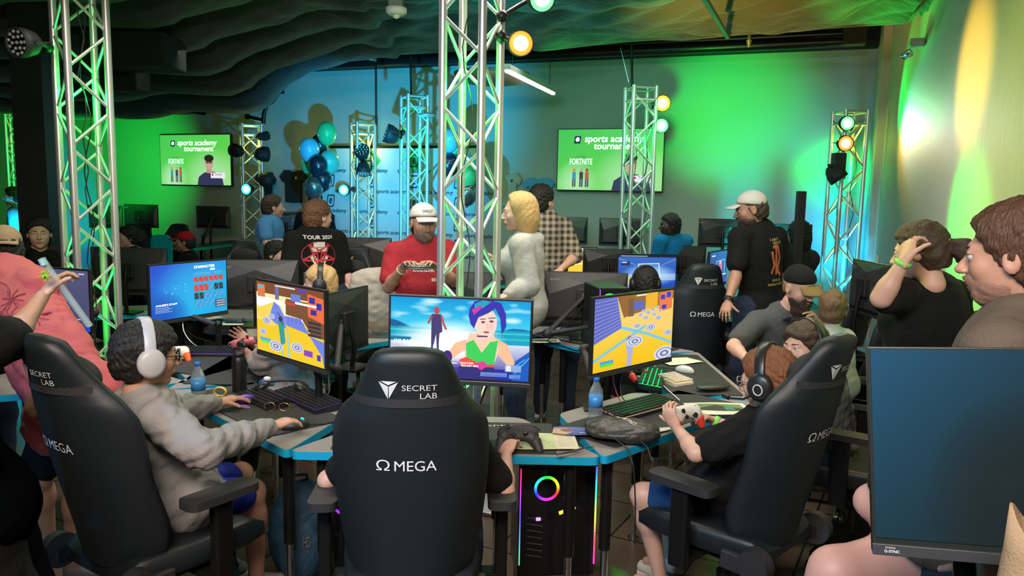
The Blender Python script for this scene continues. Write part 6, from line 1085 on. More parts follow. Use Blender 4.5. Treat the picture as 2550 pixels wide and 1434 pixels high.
# 23 far faces
for px, py, D, yw, lb, ht, sk_, cp in ((465, 603, 9.0, 200, 'far kid with a bright red cap in front of the far table', DARKH, 'tan', WOOL('red_cap', (.5, .01, .02))), (322, 592, 8.8, 230, 'pale faced person with dark hair low in front of the far table', DARKH, 'pink', None), (342, 598, 8.9, 215, 'person with dark curly hair beside the pale faced one', DARKH, 'tan', None)):
    q0 = A_(px, py, D); J = sit(q0[0], q0[1], math.radians(yw), .95, seat=q0[2] - .71 * .95); figure(lb, J, sk=sk_, hh=.23, hair=dict(m=ht, t=.06), cap=dict(m=cp) if cp else None, top=dict(m=C_BLACK, sleeve=.6), bot=dict(m=C_JEAN, len=1), h=.016, hfine=.008)
q0 = A_(40, 520, 10.2); J = stand(q0[0], q0[1], 1.72, math.radians(200)); figure('person in a grey shirt standing far off behind the dim left truss', J, sk='fair', hh=.235, hair=dict(m=DARKH, t=.04), top=dict(m=WOOL('dim_grey_shirt', (.2, .2, .18)), sleeve=.7), bot=dict(m=C_JEAN, len=1), h=.016, hfine=.008)
# 24 player between the clusters
J = sit(-1.28, 4.15, math.radians(152), .9, head=A_(700, 770, 4.2), neck=A_(705, 822, 4.2), sr=A_(720, 850, 4.35), sl=A_(690, 855, 4.0), wr=A_(622, 852, 4.42), er=A_(690, 905, 4.4), wl=A_(598, 862, 4.3), el=A_(645, 910, 4.1), pelvis=A_(745, 990, 4.2), knl=A_(640, 940, 4.2), knr=A_(650, 930, 4.5)); J24 = J
figure('player in a white and grey shirt half hidden behind the left yellow map monitor', J, sk='tan', hh=.225, sc=.88, hair=dict(m=DARKH, t=.05), top=dict(m=WOOL('white_grey_shirt', (.42, .42, .42), var=.25, vscale=14), sleeve=.75, g=.03, w=.009), bot=dict(m=WOOL('black_trousers', (.012, .012, .014)), len=1), shoes=M_WHITE)
# 25 seated person behind the near dark monitor: knee and elbow show
J = sit(.98, 1.95, math.radians(165), 1.0, knl=A_(2080, 1425, 1.85), anl=P3(.62, 1.90, .09), pelvis=A_(2420, 1370, 2.0), hipl=A_(2400, 1370, 1.93), hipr=A_(2440, 1370, 2.1), knr=A_(2230, 1420, 2.15), anr=P3(.85, 2.2, .09), neck=P3(1.28, 1.80, 1.0), head=P3(1.26, 1.78, 1.13), sl=A_(2370, 960, 1.7), sr=A_(2620, 1000, 2.0), el=A_(2172, 1250, 1.88), wl=A_(2350, 1440, 1.85), er=A_(2560, 1240, 2.1), wr=A_(2400, 1290, 1.9))
J['head'] = A_(2430, 1025, 1.62); J['neck'] = A_(2450, 1085, 1.66); J['sl'] = A_(2390, 1110, 1.68); J['sr'] = A_(2600, 1110, 1.9)
figure('person whose bare knee and elbow show beside the near dark monitor', J, sk='pink', hh=.2, sc=1.02, hair=dict(m=BROWN, t=.03), top=dict(m=C_BLACK, sleeve=.6), bot=dict(m=C_NAVY, len=.2, name='shorts'), shoes=M_BLK2, fat=1.2, h=.009)
# 27 head in front of the lobby monitor
J = sit(1.05, 6.0, math.radians(95), .95, head=A_(1606, 706, 5.9), neck=A_(1606, 752, 5.88), sl=A_(1575, 775, 5.88), sr=A_(1640, 775, 5.88), pelvis=A_(1606, 880, 5.85)); figure('player with dark hair seen from behind in front of the lobby monitor', J, sk='warm', hh=.23, sc=.9, hair=dict(m=DARKH, t=.05), top=dict(m=C_BLACK, sleeve=.6), bot=dict(m=C_JEAN, len=1), h=.012); headset('black headset on the player facing the lobby monitor', J, M_BLK)
# 28 dark haired person by the far wall right of the cap man
J = stand(2.45, 7.0, 1.55, math.radians(110), head=A_(1988, 585, 6.9), neck=A_(1985, 622, 6.9), sl=A_(1952, 645, 6.85), sr=A_(2018, 645, 6.95)); figure('long haired person in a dark jacket behind the black post', J, sk='fair', hh=.23, hair=dict(m=DARKH, style='long', t=.06), top=dict(m=WOOL('dark_jacket', (.03, .035, .035)), sleeve=1, g=.03, name='jacket'), bot=dict(m=C_JEAN, len=1), h=.014, hfine=.007, female=True)
# 26 dark clothed person at the near left edge: legs and shoe
J = stand(-1.45, 2.0, 1.6, math.radians(20), wide=1.0, head=A_(-305, 760, 1.9), neck=A_(-275, 880, 1.9), sl=A_(-185, 960, 2.0), sr=A_(-195, 960, 1.75), el=A_(-105, 1130, 2.1), er=A_(-85, 1130, 1.75), wl=A_(-205, 1250, 2.1), wr=A_(-205, 1300, 1.8), pelvis=A_(-55, 1250, 1.9), hipl=A_(-55, 1290, 2.0), hipr=A_(-65, 1300, 1.8), knl=A_(25, 1330, 2.2), knr=A_(20, 1480, 1.9), anl=P3(-1.35, 2.28, .09), anr=P3(-1.22, 2.0, .09))
figure('dark clothed person cut off by the left edge beside the left chair', J, sk='fair', hh=.22, hair=dict(m=DARKH, t=.05), top=dict(m=mat('black_jersey', (.002, .0025, .003), 1, spec=0), sleeve=1, g=.01), bot=dict(m=WOOL('black_leggings', (.012, .012, .014)), len=.9), shoes=mat('grey_trainer', (.22, .22, .25), .7), h=.012)
# jacket on a chair back
J = None
V, F = solidmesh([ell((0, 0, -.08), (.17, .09, .22), None, .08), cone((-.14, 0, .08), (.14, 0, .08), .06, .06, .08), cone((.15, -.03, .05), (.20, -.06, -.42), .055, .05, .05), cone((-.15, 0, .0), (-.19, -.04, -.3), .06, .05, .05)], .01, wrinkle(9, .006, 26))
q0 = A_(945, 722, 5.3); t = thing('hung_hoodie', 'beige hoodie hung over a chair beside the red shirted man', 'hoodie', q0); solid_obj('cloth', [(V, F)], WOOL('beige_hoodie', (.36, .32, .27)), t)
# ================================================================ things on the desks
Z0 = .743
M_KEY = mat('black_keycap', (.02, .02, .022), .35)
def keyboard(lb, p, rot, w_=.44, d=.14, m=None, glow=None, km=None, z=Z0 + .004):
    t = thing('keyboard', lb, 'keyboard', (p[0], p[1], z), rot); b = MB(); b.prism([(-d / 2, 0), (d / 2, 0), (d / 2, .030), (-d / 2, .016)], -w_ / 2, w_ / 2, X=(0, 1, 0), Y=(0, 0, 1), Z=(1, 0, 0)); b.obj('case', m or M_BLK, t, bevel=.003)
    b = MB(); nx, ny = int(w_ / .021), int(d / .022); g = MB()
    for j in range(ny):
        for i in range(nx):
            x = -w_ / 2 + w_ * (i + .5) / nx; y = -d / 2 + d * (j + .5) / ny; zz = .018 + .014 * (y + d / 2) / d
            b.box((x, y, zz + .007), (w_ / nx * .78, d / ny * .76, .009))
    b.obj('keycaps', km or M_KEY, t)
    if glow: b = MB(); b.prism([(-d / 2 + .006, .0165), (d / 2 - .006, .0300), (d / 2 - .006, .0315), (-d / 2 + .006, .018)], -w_ / 2 + .006, w_ / 2 - .006, X=(0, 1, 0), Y=(0, 0, 1), Z=(1, 0, 0)); b.obj('backlight', glow, t)
    return t
def mouse(lb, p, rot, m, z=Z0 + .004, led=None):
    t = thing('mouse', lb, 'mouse', (p[0], p[1], z), rot); V, F = solidmesh([ell((0, 0, .008), (.031, .06, .032), None, .01), half((0, 0, .001), (0, 0, 1), .002)], .003); solid_obj('shell', [(V, F)], m, t)
    b = MB(); b.cyl((-.004, .03, .033), (.004, .03, .033), .008, n=12); b.obj('wheel', led or M_BLK, t); b = MB(); b.tube([(0, .055, .008), (.01, .12, .004), (-.02, .2, .004), (0, .28, .004)], .0022, 6); b.obj('cord', M_BLK, t); return t
def controller(lb, p, A, m, m2, s=1.0):
    t = thing('game_controller', lb, 'game controller', p); A = np.array(A); X, Y, Z = A; q = lambda x, y, z: (X * x + Y * y + Z * z) * s
    V, F = solidmesh([cone(q(-.045, 0, 0), q(.045, 0, 0), .026 * s, .026 * s, .02, A, (1, 1.1, .8)), cone(q(-.055, -.01, 0), q(-.075, -.065, -.012), .024 * s, .015 * s, .02), cone(q(.055, -.01, 0), q(.075, -.065, -.012), .024 * s, .015 * s, .02), cone(q(-.05, .012, 0), q(.05, .012, 0), .022 * s, .022 * s, .02)], .003); solid_obj('shell', [(V, F)], m, t)
    for x, y in ((-.042, .01), (.022, -.018)): b = MB(); b.cyl(q(x, y, .018), q(x, y, .031), .006 * s).lathe([(0, .0), (.0095 * s, .001), (.010 * s, .006), (.006 * s, .005), (0, .005)], q(x, y, .030), Z, 16); b.obj('thumbstick', M_BLK, t)
    for dx, dy in ((0, .012), (0, -.012), (.012, 0), (-.012, 0)): b = MB(); b.cyl(q(.044 + dx, .008 + dy, .018), q(.044 + dx, .008 + dy, .025), .0045 * s, n=10); b.obj('button', m2, t)
    b = MB(); b.box(q(-.022, -.018, .022), (.022 * s, .007 * s, .004), X=X, Y=Y).box(q(-.022, -.018, .022), (.007 * s, .022 * s, .004), X=X, Y=Y); b.obj('direction_pad', M_BLK, t)
    for sg in (-1, 1): V, F = solidmesh([cone(q(sg * .066, -.035, -.002), q(sg * .077, -.068, -.012), .0225 * s, .0165 * s, .01)], .003); solid_obj('grip', [(V, F)], m2, t)
    return t
M_PET = mat('clear_bottle_plastic', (.8, .9, .95), .08, trans=.85, ior=1.2, alpha=.75)
def bottle(lb, p, r=.032, h=.2, cap=(.02, .15, .6), label=(.05, .25, .6)):
    t = thing('water_bottle', lb, 'bottle', (p[0], p[1], Z0)); b = MB(); b.lathe([(0, 0), (r * .8, 0), (r, .01), (r, h * .3), (r * .95, h * .33), (r, h * .36), (r, h * .62), (r * .85, h * .72), (r * .42, h * .86), (r * .40, h * .92)]); b.obj('body', M_PET, t)
    b = MB(); b.lathe([(r * 1.01, h * .32), (r * 1.02, h * .6)], n=28); b.obj('label_wrap', mat('bottle_label_%d' % int(label[2] * 99), label, .4), t, solidify=.0006)
    b = MB(); b.lathe([(r * .46, h * .91), (r * .46, h), (0, h)]); b.obj('cap', mat('bottle_cap_blue', cap, .4), t); return t
def mousemat(desk_, lb, x0, x1, y0, y1, words=None, wy=None, z=Z0):
    t = thing('mouse_mat', lb, 'mouse mat', (desk_.location[0], desk_.location[1], 0), desk_.rotation_euler[2]); b = MB(); b.prism([(p[0] + (x0 + x1) / 2, p[1] + (y0 + y1) / 2) for p in rrect(x1 - x0, y1 - y0, .02)], z, z + .004); b.obj('pad', M_MAT, t)
    if words: b = MB(); letters(b, words, (x1 - x0) * .62, .022, ((x0 + x1) / 2, wy or y1 - .05, z + .0045), (1, 0, 0), (0, 1, 0), bold=.01); b.obj('mat_lettering', M_PRINT, t)
    return t
def paper(lb, p, rot, w_, d, pic=None, z=Z0 + .006, name='paper_sheet', curl=.004):
    t_z = z
    if pic is None: pic = Pic(12, 12, (225, 225, 215))
    c, s = math.cos(rot), math.sin(rot)
    def fn(u, v): x, y = (u - .5) * w_, (.5 - v) * d; return np.concatenate([x * c - y * s, x * s + y * c, curl * np.sin(u * 3 + v * 2) ** 2 + u * 0], 1)
    o = pic.obj(name, M_PAPER, fn); o.location = (p[0], p[1], t_z); m_ = o.modifiers.new('s', 'SOLIDIFY'); m_.thickness = .0008; return tag(o, lb, 'paper')
O = lambda px, py, z=Z0: on(px, py, z)
R1, R2, R3, R4 = [d.rotation_euler[2] for d in (D1, D2, D3, D4)]
mm = mousemat(D1, 'large black printed mouse mat on the left desk', -.47, .42, .03, .40, 'ESPORTS CENTER', .35); mousemat(D2, 'black mouse mat lettered SPORTS ACADEMY on the centre desk', -.46, .44, .02, .42, 'SPORTS ACADEMY', .37)
mousemat(D3, 'black mouse mat on the right desk under the keyboard', -.5, .5, .03, .38, 'SPORTS ACADEMY', .34); mousemat(D4, 'green lit black mouse mat on the desk behind the right boy', -.52, .5, .03, .42, 'SPORTS CENTER', .38)
mousemat(E1, 'dark mouse mat under the keyboard by the left truss', -.5, .5, .02, .44); mousemat(D5, 'dark mouse mat on the desk right of the blond woman', -.5, .5, .02, .44, 'SPORTS ACADEMY', .38); mousemat(E3, 'dark mouse mat under the papers beyond the character screen', -.48, .48, .03, .42); mousemat(D8, 'dark mouse mat behind the left yellow map monitor', -.5, .5, .03, .40)
b = MB()
for k, (rx, ry, a) in enumerate(((.10, .022, .2), (.08, .016, .5), (.05, .012, -.2))): b.prism([(rx * math.cos(u) * math.cos(a) - ry * math.sin(u) * math.sin(a) - .12 - .03 * k, .14 + .03 * k + rx * math.cos(u) * math.sin(a) + ry * math.sin(u) * math.cos(a)) for u in np.linspace(0, 2 * PI, 20, endpoint=False)], Z0 + .0042 + k * .0003, Z0 + .0046 + k * .0003)
b.obj('printed_swirl', mat('violet_pink_print', (.4, .2, .5), .6), mm)
M_VIO = mat('violet_backlight', (.1, .03, .3), .5, emit=.12, ecol=(.4, .2, 1)); M_GRN = mat('green_backlight', (0, 1, .2), .5, emit=.9, ecol=(0, 1, .15)); M_RB = mat('warm_backlight', (1, .6, .4), .5, emit=.35, ecol=(1, .5, .35))
keyboard('compact black keyboard beside the left hand of the boy in the grey hoodie', O(655, 1003), R1, .30, .115, glow=None); keyboard('full black keyboard with violet glow in front of the left yellow map monitor', O(765, 1003), R1 - .04, .42, .14, glow=M_VIO)
keyboard('black keyboard with warm lit keys on the right desk', O(1592, 1026), R3 - .05, .43, .14, glow=M_RB); keyboard('black keyboard with green backlight on the desk behind the right boy', O(1625, 950), R4 - .25, .42, .13, glow=M_GRN)
keyboard('small white keypad with amber lit gaps on the green lit mat', O(1681, 955), R4 - 1.0, .13, .15, m=mat('white_case', (.7, .68, .62), .4), km=MATS['white_case'], glow=mat('amber_backlight', (1, .5, .15), .4, emit=.9, ecol=(1, .45, .12))); keyboard('black keyboard with violet keys on the desk by the left truss', O(520, 884), R1 + .85, .42, .13, glow=M_VIO)
mouse('violet mouse under the left hand of the boy in the grey hoodie', O(612, 990, .77), R1 - .3, mat('violet_mouse', (.12, .05, .35), .3)); mouse('black mouse with a cyan light under the right hand of the hoodie boy', O(735, 1052, .77), R1 - .3, M_BLK, led=mat('cyan_led', (0, .9, 1), .4, emit=3)); mouse('white and black mouse on the green lit mat', O(1705, 928), R4 - .7, mat('white_mouse', (.65, .65, .65), .3)); mouse('black mouse by the keyboard at the left truss', O(433, 892), R1 + .9, M_BLK)
bottle('clear water bottle with a blue cap beside the left boy on the left desk', O(495, 1003)); bottle('clear water bottle with a blue cap behind the black bag on the right desk', O(1482, 1045))
t = thing('tumbler', 'tall matte black tumbler beside the left yellow map monitor', 'bottle', O(597, 975)); b = MB(); b.lathe([(0, 0), (.034, 0), (.036, .01), (.036, .16), (.030, .18), (.027, .185)]); b.obj('body', mat('matte_black_metal', (.012, .012, .014), .4, .3), t); b = MB(); b.lathe([(.029, .183), (.029, .205), (0, .207)]); b.tube([(-.026, 0, .2), (-.024, 0, .225), (.024, 0, .225), (.026, 0, .2)], .004, 8); b.obj('lid', M_BLK, t)
# headphones lying on the desk
t = thing('headphones', 'black headphones lying on the left desk under the map monitor', 'headphones', O(705, 962, .79)); b = MB(); b.tube([(.09 * math.cos(a) * 1.1, .09 * math.sin(a), .01) for a in np.linspace(-.2, PI + .2, 16)], .009, 8); b.obj('headband', M_BLK2, t)
for s in (-1, 1): b = MB(); b.lathe([(.028, -.015), (.040, -.008), (.040, .010), (.03, .02), (0, .022)], (s * .098, -.02, 0), (s * .5, 0, .86), 20); b.obj('earcup', M_BLK, t)
t = thing('toy_charm', 'small white and violet toy charm beside the headphones', 'toy', O(660, 962, Z0)); b = MB(); b.ball((0, 0, .018), .018, 12); b.obj('ball', mat('violet_toy', (.35, .1, .6), .3), t); b = MB(); b.ball((.012, 0, .042), (.02, .014, .012), 12); b.obj('cap', M_WHITE, t)
t = thing('eyeglasses', 'thin gold rimmed eyeglasses lying by the mouse on the left desk', 'glasses', O(690, 1024)); b = MB()
for s in (-1, 1): b.tube([(s * .033 + .025 * math.cos(a), .0, .022 + .019 * math.sin(a)) for a in np.linspace(0, 2 * PI, 14, endpoint=False)], .0015, 6, closed=True); b.tube([(s * .058, 0, .03), (s * .058, .09, .012)], .0015, 6)
b.obj('rim', mat('gold', (.8, .55, .2), .25, .9), t)
t = thing('wristband_roll', 'yellow and black strap roll behind the left hand on the left desk', 'strap', O(548, 975, Z0 + .025)); b = MB(); b.tube([(.03 * math.cos(a), 0, .022 * math.sin(a)) for a in np.linspace(0, 2 * PI, 16, endpoint=False)], .010, 8, closed=True, flat=.4); b.obj('strap', mat('yellow_strap', (.7, .5, .05), .5), t)
paper('narrow white paper strip beside the sleeve of the boy in the grey hoodie', O(525, 1021), R1 - .5, .085, .022, z=Z0 + .008)
def mapic():
    p = Pic(90, 60, (196, 206, 160)); R = random.Random(8)
    for _ in range(40): x, y = R.random() * .7, R.random(); p.line([(x, y), (x + R.uniform(-.1, .1), y + R.uniform(-.2, .2))], .01, (130, 160, 110), .6)
    p.rect(.72, 0, 1, 1, (215, 210, 185)); 
    for i in range(8): p.rect(.75, .1 + i * .1, .96, .13 + i * .1, (170, 165, 140))
    return p
def flyer():
    p = Pic(80, 50); p.grad((110, 130, 190), (60, 80, 150), 0, 0, 1, 1); p.poly([(0, .3), (.3, .2), (.45, .6), (.3, 1), (0, 1)], (190, 165, 140)); p.ell(.3, .5, .14, .2, (140, 100, 90)); p.rect(.85, .3, .95, .8, (220, 220, 230)); p.rect(.6, .6, .75, .66, (230, 230, 230)); return p
paper('green and cream map sheet spread on the centre desk', O(1340, 1104), .02, .32, .20, mapic(), z=Z0 + .009); paper('glossy blue flyer between the map sheet and the black bag', O(1432, 1083), -.12, .19, .10, flyer(), z=Z0 + .016)
def greenpic(): p = Pic(60, 40, (225, 228, 205)); p.rect(.08, .12, .92, .7, (110, 140, 90)); p.poly([(.1, .6), (.5, .2), (.9, .5), (.9, .68), (.1, .68)], (60, 70, 55)); p.rect(.6, .35, .75, .6, (60, 140, 120)); return p
paper('picture sheet lit green behind the hands on the right desk', O(1790, 1022), R3 - .75, .30, .2, greenpic(), z=Z0 + .009); paper('pale sheet on the far end of the green lit desk', O(1690, 903), R4 - 1.1, .26, .16, Pic(12, 12, (210, 225, 190)), z=Z0 + .009); paper('curled white paper strip in front of the controller on the right desk', O(1648, 1075), R3 - .3, .12, .035, z=Z0 + .009)
paper('open printed sheet on the desk beyond the character screen', O(605, 806), .3, .30, .2, greenpic(), z=Z0 + .009); paper('pale sheet under the edge of the character screen', O(520, 795), .6, .2, .15, z=Z0 + .009); paper('green toned leaflet on the desk right of the blond woman', O(1352, 852), .1, .24, .13, greenpic(), z=Z0 + .009)
t = thing('card_box', 'flat blue boxed item lying on the open sheet at the back left desk', 'box', O(585, 801, Z0 + .012)); b = MB(); b.box((0, 0, .012), (.13, .07, .022)); b.obj('box', mat('blue_box', (.15, .3, .5), .4), t, bevel=.002); b = MB(); b.box((0, 0, .0235), (.09, .04, .001)); b.obj('box_label', M_PLAIN, t)
b = MB(); b.tube([O(1385, 1132, Z0 + .02), O(1425, 1124, Z0 + .022), O(1455, 1115, Z0 + .018), O(1478, 1112, Z0 + .014)], [.006, .009, .006, .004], 8, flat=.4); b.obj('lanyard', M_BLK2, label='dark twisted strap lying across the map sheet on the centre desk', cat='strap')
# controllers
def cA(dx, tilt): X = _n(P3(*dx)); Z = _n(P3(0, 0, 1) - X * X[2] + P3(*tilt)); Z = _n(Z - X * (X @ Z)); return (X, np.cross(Z, X), Z)
controller('black game controller held above the map sheet by the hidden player', A_(1290, 1082, 2.98), cA((1, .15, -.05), (0, -.55, 0)), M_BLK2, M_BLK2, 1.05)
controller('white and red game controller held in both hands at the right desk', A_(1709, 1028, 3.12), cA((.85, .5, .05), (.93, -1.78, 0)), mat('white_shell', (.72, .7, .62), .35), mat('red_grip', (.75, .05, .03), .4), .92)
controller('white and orange game controller standing by the keyboard at the left truss', O(436, 876, Z0 + .05), cA((.9, .3, 0), (0, -.6, 0)), mat('pearl_shell', (.75, .7, .65), .3), mat('orange_grip', (.8, .13, .03), .4), 1.0)
controller('pink and black game controller in the hands of the player behind the left monitor', A_(606, 853, 4.28), cA((.3, .9, 0), (-.4, -.4, 0)), mat('pink_shell', (.5, .12, .14), .35), M_BLK, 1.0)
controller('red edged game controller on the far end of the green lit desk', O(1580, 926, Z0 + .04), cA((.6, .6, 0), (0, -.4, 0)), M_BLK, MATS['red_grip'], .9)
# black drawstring bag
V, F = solidmesh([ell((0, 0, .035), (.15, .115, .035), None, .03), ell((-.07, .03, .045), (.07, .07, .03), None, .04), ell((.07, -.02, .03), (.09, .09, .03), None, .04), half((0, 0, .002), (0, 0, 1), .004)], .005, wrinkle(21, .0035, 40)); bp_ = O(1545, 1092)
t = thing('drawstring_bag', 'crumpled black drawstring bag lying on the right desk beside the water bottle', 'bag', (bp_[0], bp_[1], Z0 + .005), .05); solid_obj('bag_body', [(V, F)], mat('black_nylon', (.03, .032, .028), .42, bump=.4, bscale=40), t)
from mathutils.bvhtree import BVHTree
bv = BVHTree.FromPolygons([tuple(v) for v in V], [tuple(int(i) for i in f) for f in F]); dx_, dy_ = _n(P3(.42, -.9, 0)), _n(P3(.9, .42, 0))
def drape(a, c): q_ = P3(.02, .01, .3) + dx_ * a + dy_ * c; h_ = bv.ray_cast(Vector(q_), Vector((0, 0, -1)))[0]; return np.array(h_) + P3(0, 0, .0015) if h_ else q_ * (1, 1, .2)
b = MB(); letters(b, 'DIAMOND', .14, .028, warp=drape, bold=.01); b.obj('bag_lettering', M_PRINT, t); b = MB()
b.tube([(-.13, .06, .05), (-.04, .1, .08), (.05, .07, .082), (-.02, .03, .088), (-.12, .03, .06)], .003, 6); b.tube([(-.06, -.1, .04), (0, -.15, .005), (.02, -.19, -.06), (.03, -.2, -.2), (.035, -.2, -.38)], .003, 6); b.tube([(.04, -.1, .04), (.08, -.16, .01), (.10, -.19, -.06), (.12, -.19, -.1)], .003, 6); b.obj('drawstring', M_BLK, t)
V, F = solidmesh([ell((0, 0, .02), (.10, .045, .018), None, .02), half((0, 0, .002), (0, 0, 1), .004)], .004); t = thing('pouch', 'flat black oval pouch on the green lit desk behind the headset boy', 'pouch', O(1775, 972, Z0 + .004), .3); solid_obj('pouch_body', [(V, F)], MATS['black_nylon'], t)
# loose cables
def cable(lb, pts, m=None, r=.0028):
    P = [np.asarray(p, float) for p in pts]; Q = []
    for i in range(len(P) - 1):
        a, b_, c, d = P[max(i - 1, 0)], P[i], P[i + 1], P[min(i + 2, len(P) - 1)]
        for k in range(6): t_ = k / 6; Q.append(.5 * ((2 * b_) + (-a + c) * t_ + (2 * a - 5 * b_ + 4 * c - d) * t_ ** 2 + (-a + 3 * b_ - 3 * c + d) * t_ ** 3))
    Q.append(P[-1]); b = MB(); b.tube(Q, r, 6); return b.obj('cable', m or M_BLK, label=lb, cat='cable')
cable('white cable looping from the white keypad over the desk edge', [O(1645, 965, Z0 + .02), O(1640, 950, Z0 + .01), O(1665, 972, Z0 + .01), O(1692, 996, Z0 + .01)], M_WHITE); cable('black cable from the keyboard on the right desk up to its monitor', [O(1680, 1010, Z0 + .03), O(1640, 990, Z0 + .02), O(1560, 1000, Z0 + .02), A_(1545, 950, 3.75), A_(1560, 915, 3.75)])
cable('red cable hanging under the right yellow map monitor', [A_(1527, 930, 3.72), A_(1530, 960, 3.7), A_(1545, 1000, 3.65), A_(1560, 1012, 3.6)], mat('red_cable', (.4, .02, .02), .5)); cable('black controller cable on the centre desk running to the back', [A_(1300, 1060, 3.0), O(1330, 1062, Z0 + .02), O(1345, 1070, Z0 + .012)]); cable('white hanging cable under the blue character monitor', [A_(455, 800, 4.85), A_(458, 825, 4.7), A_(475, 850, 4.6), O(500, 868, Z0 + .02)], M_WHITE)
cable('thin black headset cable hanging by the shoulder of the ginger boy', [A_(1890, 1010, 2.8), A_(1880, 1045, 2.74), A_(1868, 1062, 2.72)], r=.002)
# ================================================================ computers and bags under the desks
def strip(name, t, p0, p1, stops, w_=.008, st=None):
    n = 40; p = Pic(2, n); cs = np.array(stops, float) / 255; x = np.linspace(0, len(cs) - 1, n); i = np.minimum(x.astype(int), len(cs) - 2); f_ = (x - i)[:, None]; p.a[:] = (cs[i] * (1 - f_) + cs[i + 1] * f_)[:, None, :]; p0, p1 = np.array(p0, float), np.array(p1, float)
    o = p.obj(name, mat('colour_led', emit=2.2, attr=True), lambda u, v: p0 + (p1 - p0) * v + P3(w_, 0, 0) * (u - .5), t); return o
def pc(lb, p, rot, W_=.22, D_=.42, H_=.46, z=.02, ring=True, gl=((255, 40, 80), (80, 60, 255), (60, 230, 120))):
    t = thing('computer_tower', lb, 'computer', (p[0], p[1], z), rot); b = MB(); b.box((0, 0, H_ / 2), (W_, D_, H_)); b.obj('case', mat('black_case', (.008, .008, .009), .3), t, bevel=.006)
    b = MB(); b.box((0, -D_ / 2 - .003, H_ / 2), (W_ * .94, .004, H_ * .94)); b.obj('glass_panel', mat('dark_glass', (.01, .01, .012), .08), t)
    if ring:
        n = 48; p_ = Pic(n, 2); 
        for i in range(n): import colorsys; p_.a[:, i] = colorsys.hsv_to_rgb((i / n + .1) % 1, .85, 1)
        cx, cz, r = -W_ * .15, H_ * .80, .055; p_.obj('fan_ring', mat('fan_led', emit=1.8, attr=True), lambda u, v: np.concatenate([cx + (r - .012 * v) * np.cos(u * 2 * PI), u * 0 - D_ / 2 - .007, cz + (r - .012 * v) * np.sin(u * 2 * PI)], 1), t)
    strip('led_strip', t, (-W_ / 2 + .006, -D_ / 2 - .007, H_ * .98), (-W_ / 2 + .006, -D_ / 2 - .007, H_ * .12), gl, .005)
    return t
t = pc('black computer tower with a rainbow fan ring under the centre desk', (.20, 3.25), math.radians(8), .34, .22, .50, .12); strip('led_strip', t, (.165, -.117, .49), (.165, -.117, .05), ((60, 80, 255), (40, 220, 160), (240, 220, 60), (255, 60, 90), (255, 40, 160)), .007)
b = MB(); b.box((.04, -.118, .30), (.075, .003, .014), X=_n((1, 0, .35)), Z=_n((-.35, 0, 1)), Y=(0, 1, 0)); b.obj('memory_light', mat('amber_led', (1, .5, .05), .4, emit=1.6), t); b = MB(); b.box((-.085, -.118, .265), (.02, .003, .014)); b.obj('memory_light', mat('violet_led', (.6, .25, 1), .4, emit=1.5), t)
b = MB()
for x in (-.14, .14): b.box((x, 0, -.06), (.03, .2, .12))
b.obj('foot', M_BLK, t)
b = MB(); k_ = 0
for i in range(7): b.box((-.10 + .0 * i, -.118, .10 + i * .028), (.07, .002, .004), X=_n((1, 0, -.2)), Z=_n((.2, 0, 1)), Y=(0, 1, 0))
b.obj('panel_vents', mat('dim_grey', (.08, .08, .09), .5), t)
pc('black computer tower with a green glow behind the centre chair at its left', (-.62, 3.25), math.radians(-10), .2, .4, .44, .12, gl=((40, 240, 90), (40, 240, 90), (230, 240, 60))); pc('black computer tower with violet light under the desk right of the blond woman', (.62, 5.0), math.radians(10), .2, .36, .44, z=Z0 + .0, gl=((150, 60, 255), (60, 60, 255), (40, 40, 90)))
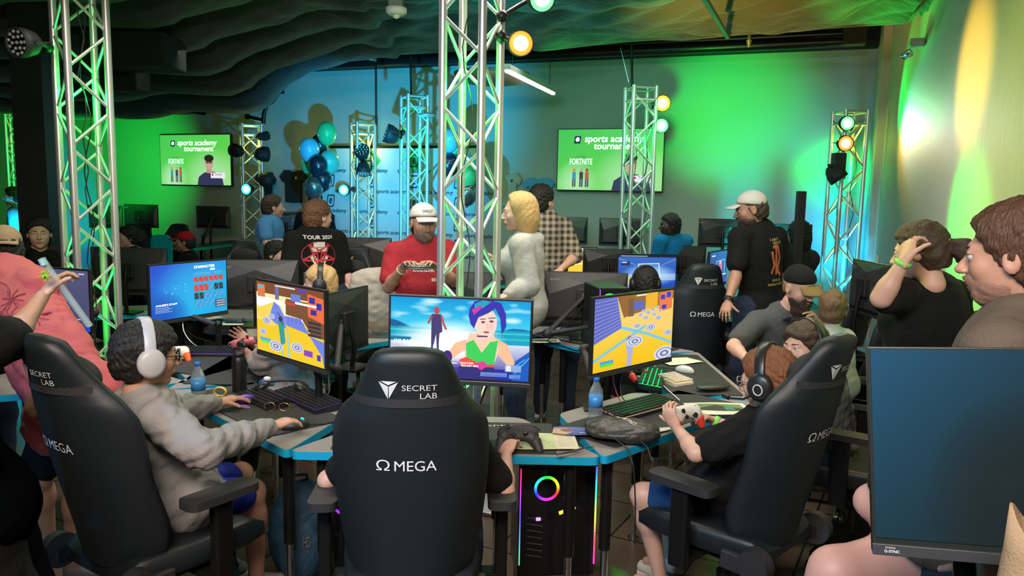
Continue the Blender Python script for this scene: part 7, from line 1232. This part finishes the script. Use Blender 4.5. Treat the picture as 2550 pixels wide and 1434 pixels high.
V, F = solidmesh([ell((0, 0, .22), (.14, .10, .24), None, .06), ell((0, -.09, .16), (.10, .05, .13), None, .04), cone((-.05, 0, .43), (.05, 0, .43), .02, .02, .04), half((0, 0, .0), (0, 0, 1), .004)], .008, wrinkle(31, .006, 26)); t = thing('backpack', 'navy blue backpack standing on the floor under the left desk', 'backpack', (-.93, 3.28, .01), .3); solid_obj('bag_body', [(V, F)], mat('navy_nylon', (.012, .05, .10), .7, bump=.3, bscale=80), t); b = MB(); letters(b, 'HD', .03, .05, (.02, -.150, .24), (1, 0, 0), (0, 0, 1)); b.obj('bag_lettering', MATS['grey_print'], t)
b = MB(); b.tube([(-.03, 0, .44), (-.03, 0, .49), (.03, 0, .49), (.03, 0, .44)], .008, 8); b.tube([(.1, -.06, .38), (.13, -.12, .25), (.11, -.1, .08)], .010, 8, flat=.4); b.obj('strap', M_BLK, t)
t = thing('sports_bottle', 'teal sports bottle standing on the floor beside the bare shin of the left boy', 'bottle', (-1.16, 3.02, 0)); b = MB(); b.lathe([(0, 0), (.038, 0), (.04, .01), (.04, .2), (.03, .23), (.028, .24)]); b.obj('body', mat('teal_metal', (.0, .16, .18), .35, .3), t); b = MB(); b.lathe([(.03, .235), (.03, .27), (0, .275)]); b.tube([(.0, 0, .27), (.0, 0, .32), (.02, 0, .33)], .005, 8); b.obj('lid', M_BLK, t)
for k_ in range(2): b = MB(); b.tube([(.0405 * math.cos(a), .0405 * math.sin(a) , .06 + .06 * k_) for a in np.linspace(-2.4, -.8, 9)], .003, 6); b.obj('printed_ring', M_PRINT, t)

t = thing('tan_bag', 'tan open topped bag cut off by the lower right corner beside the dark monitor', 'bag', at(2585, 1420, 1.08)); b = MB(); R_ = []
for z, r in ((-.12, .058), (-.03, .052), (.03, .047), (.075, .044)): R_.append([P3(r * math.cos(a), r * .8 * math.sin(a), z + (.022 * math.cos(a * 2 + 1.0) if z > .05 else 0)) for a in np.linspace(0, 2 * PI, 28, endpoint=False)])
b.loft(R_, cap=False); b.obj('side', mat('tan_canvas', (.42, .29, .17), .8, bump=.3, bscale=200), t, solidify=.004); b = MB(); b.prism([(.057 * math.cos(a), .045 * math.sin(a)) for a in np.linspace(0, 2 * PI, 24, endpoint=False)], -.125, -.12); b.obj('base', MATS['tan_canvas'], t)
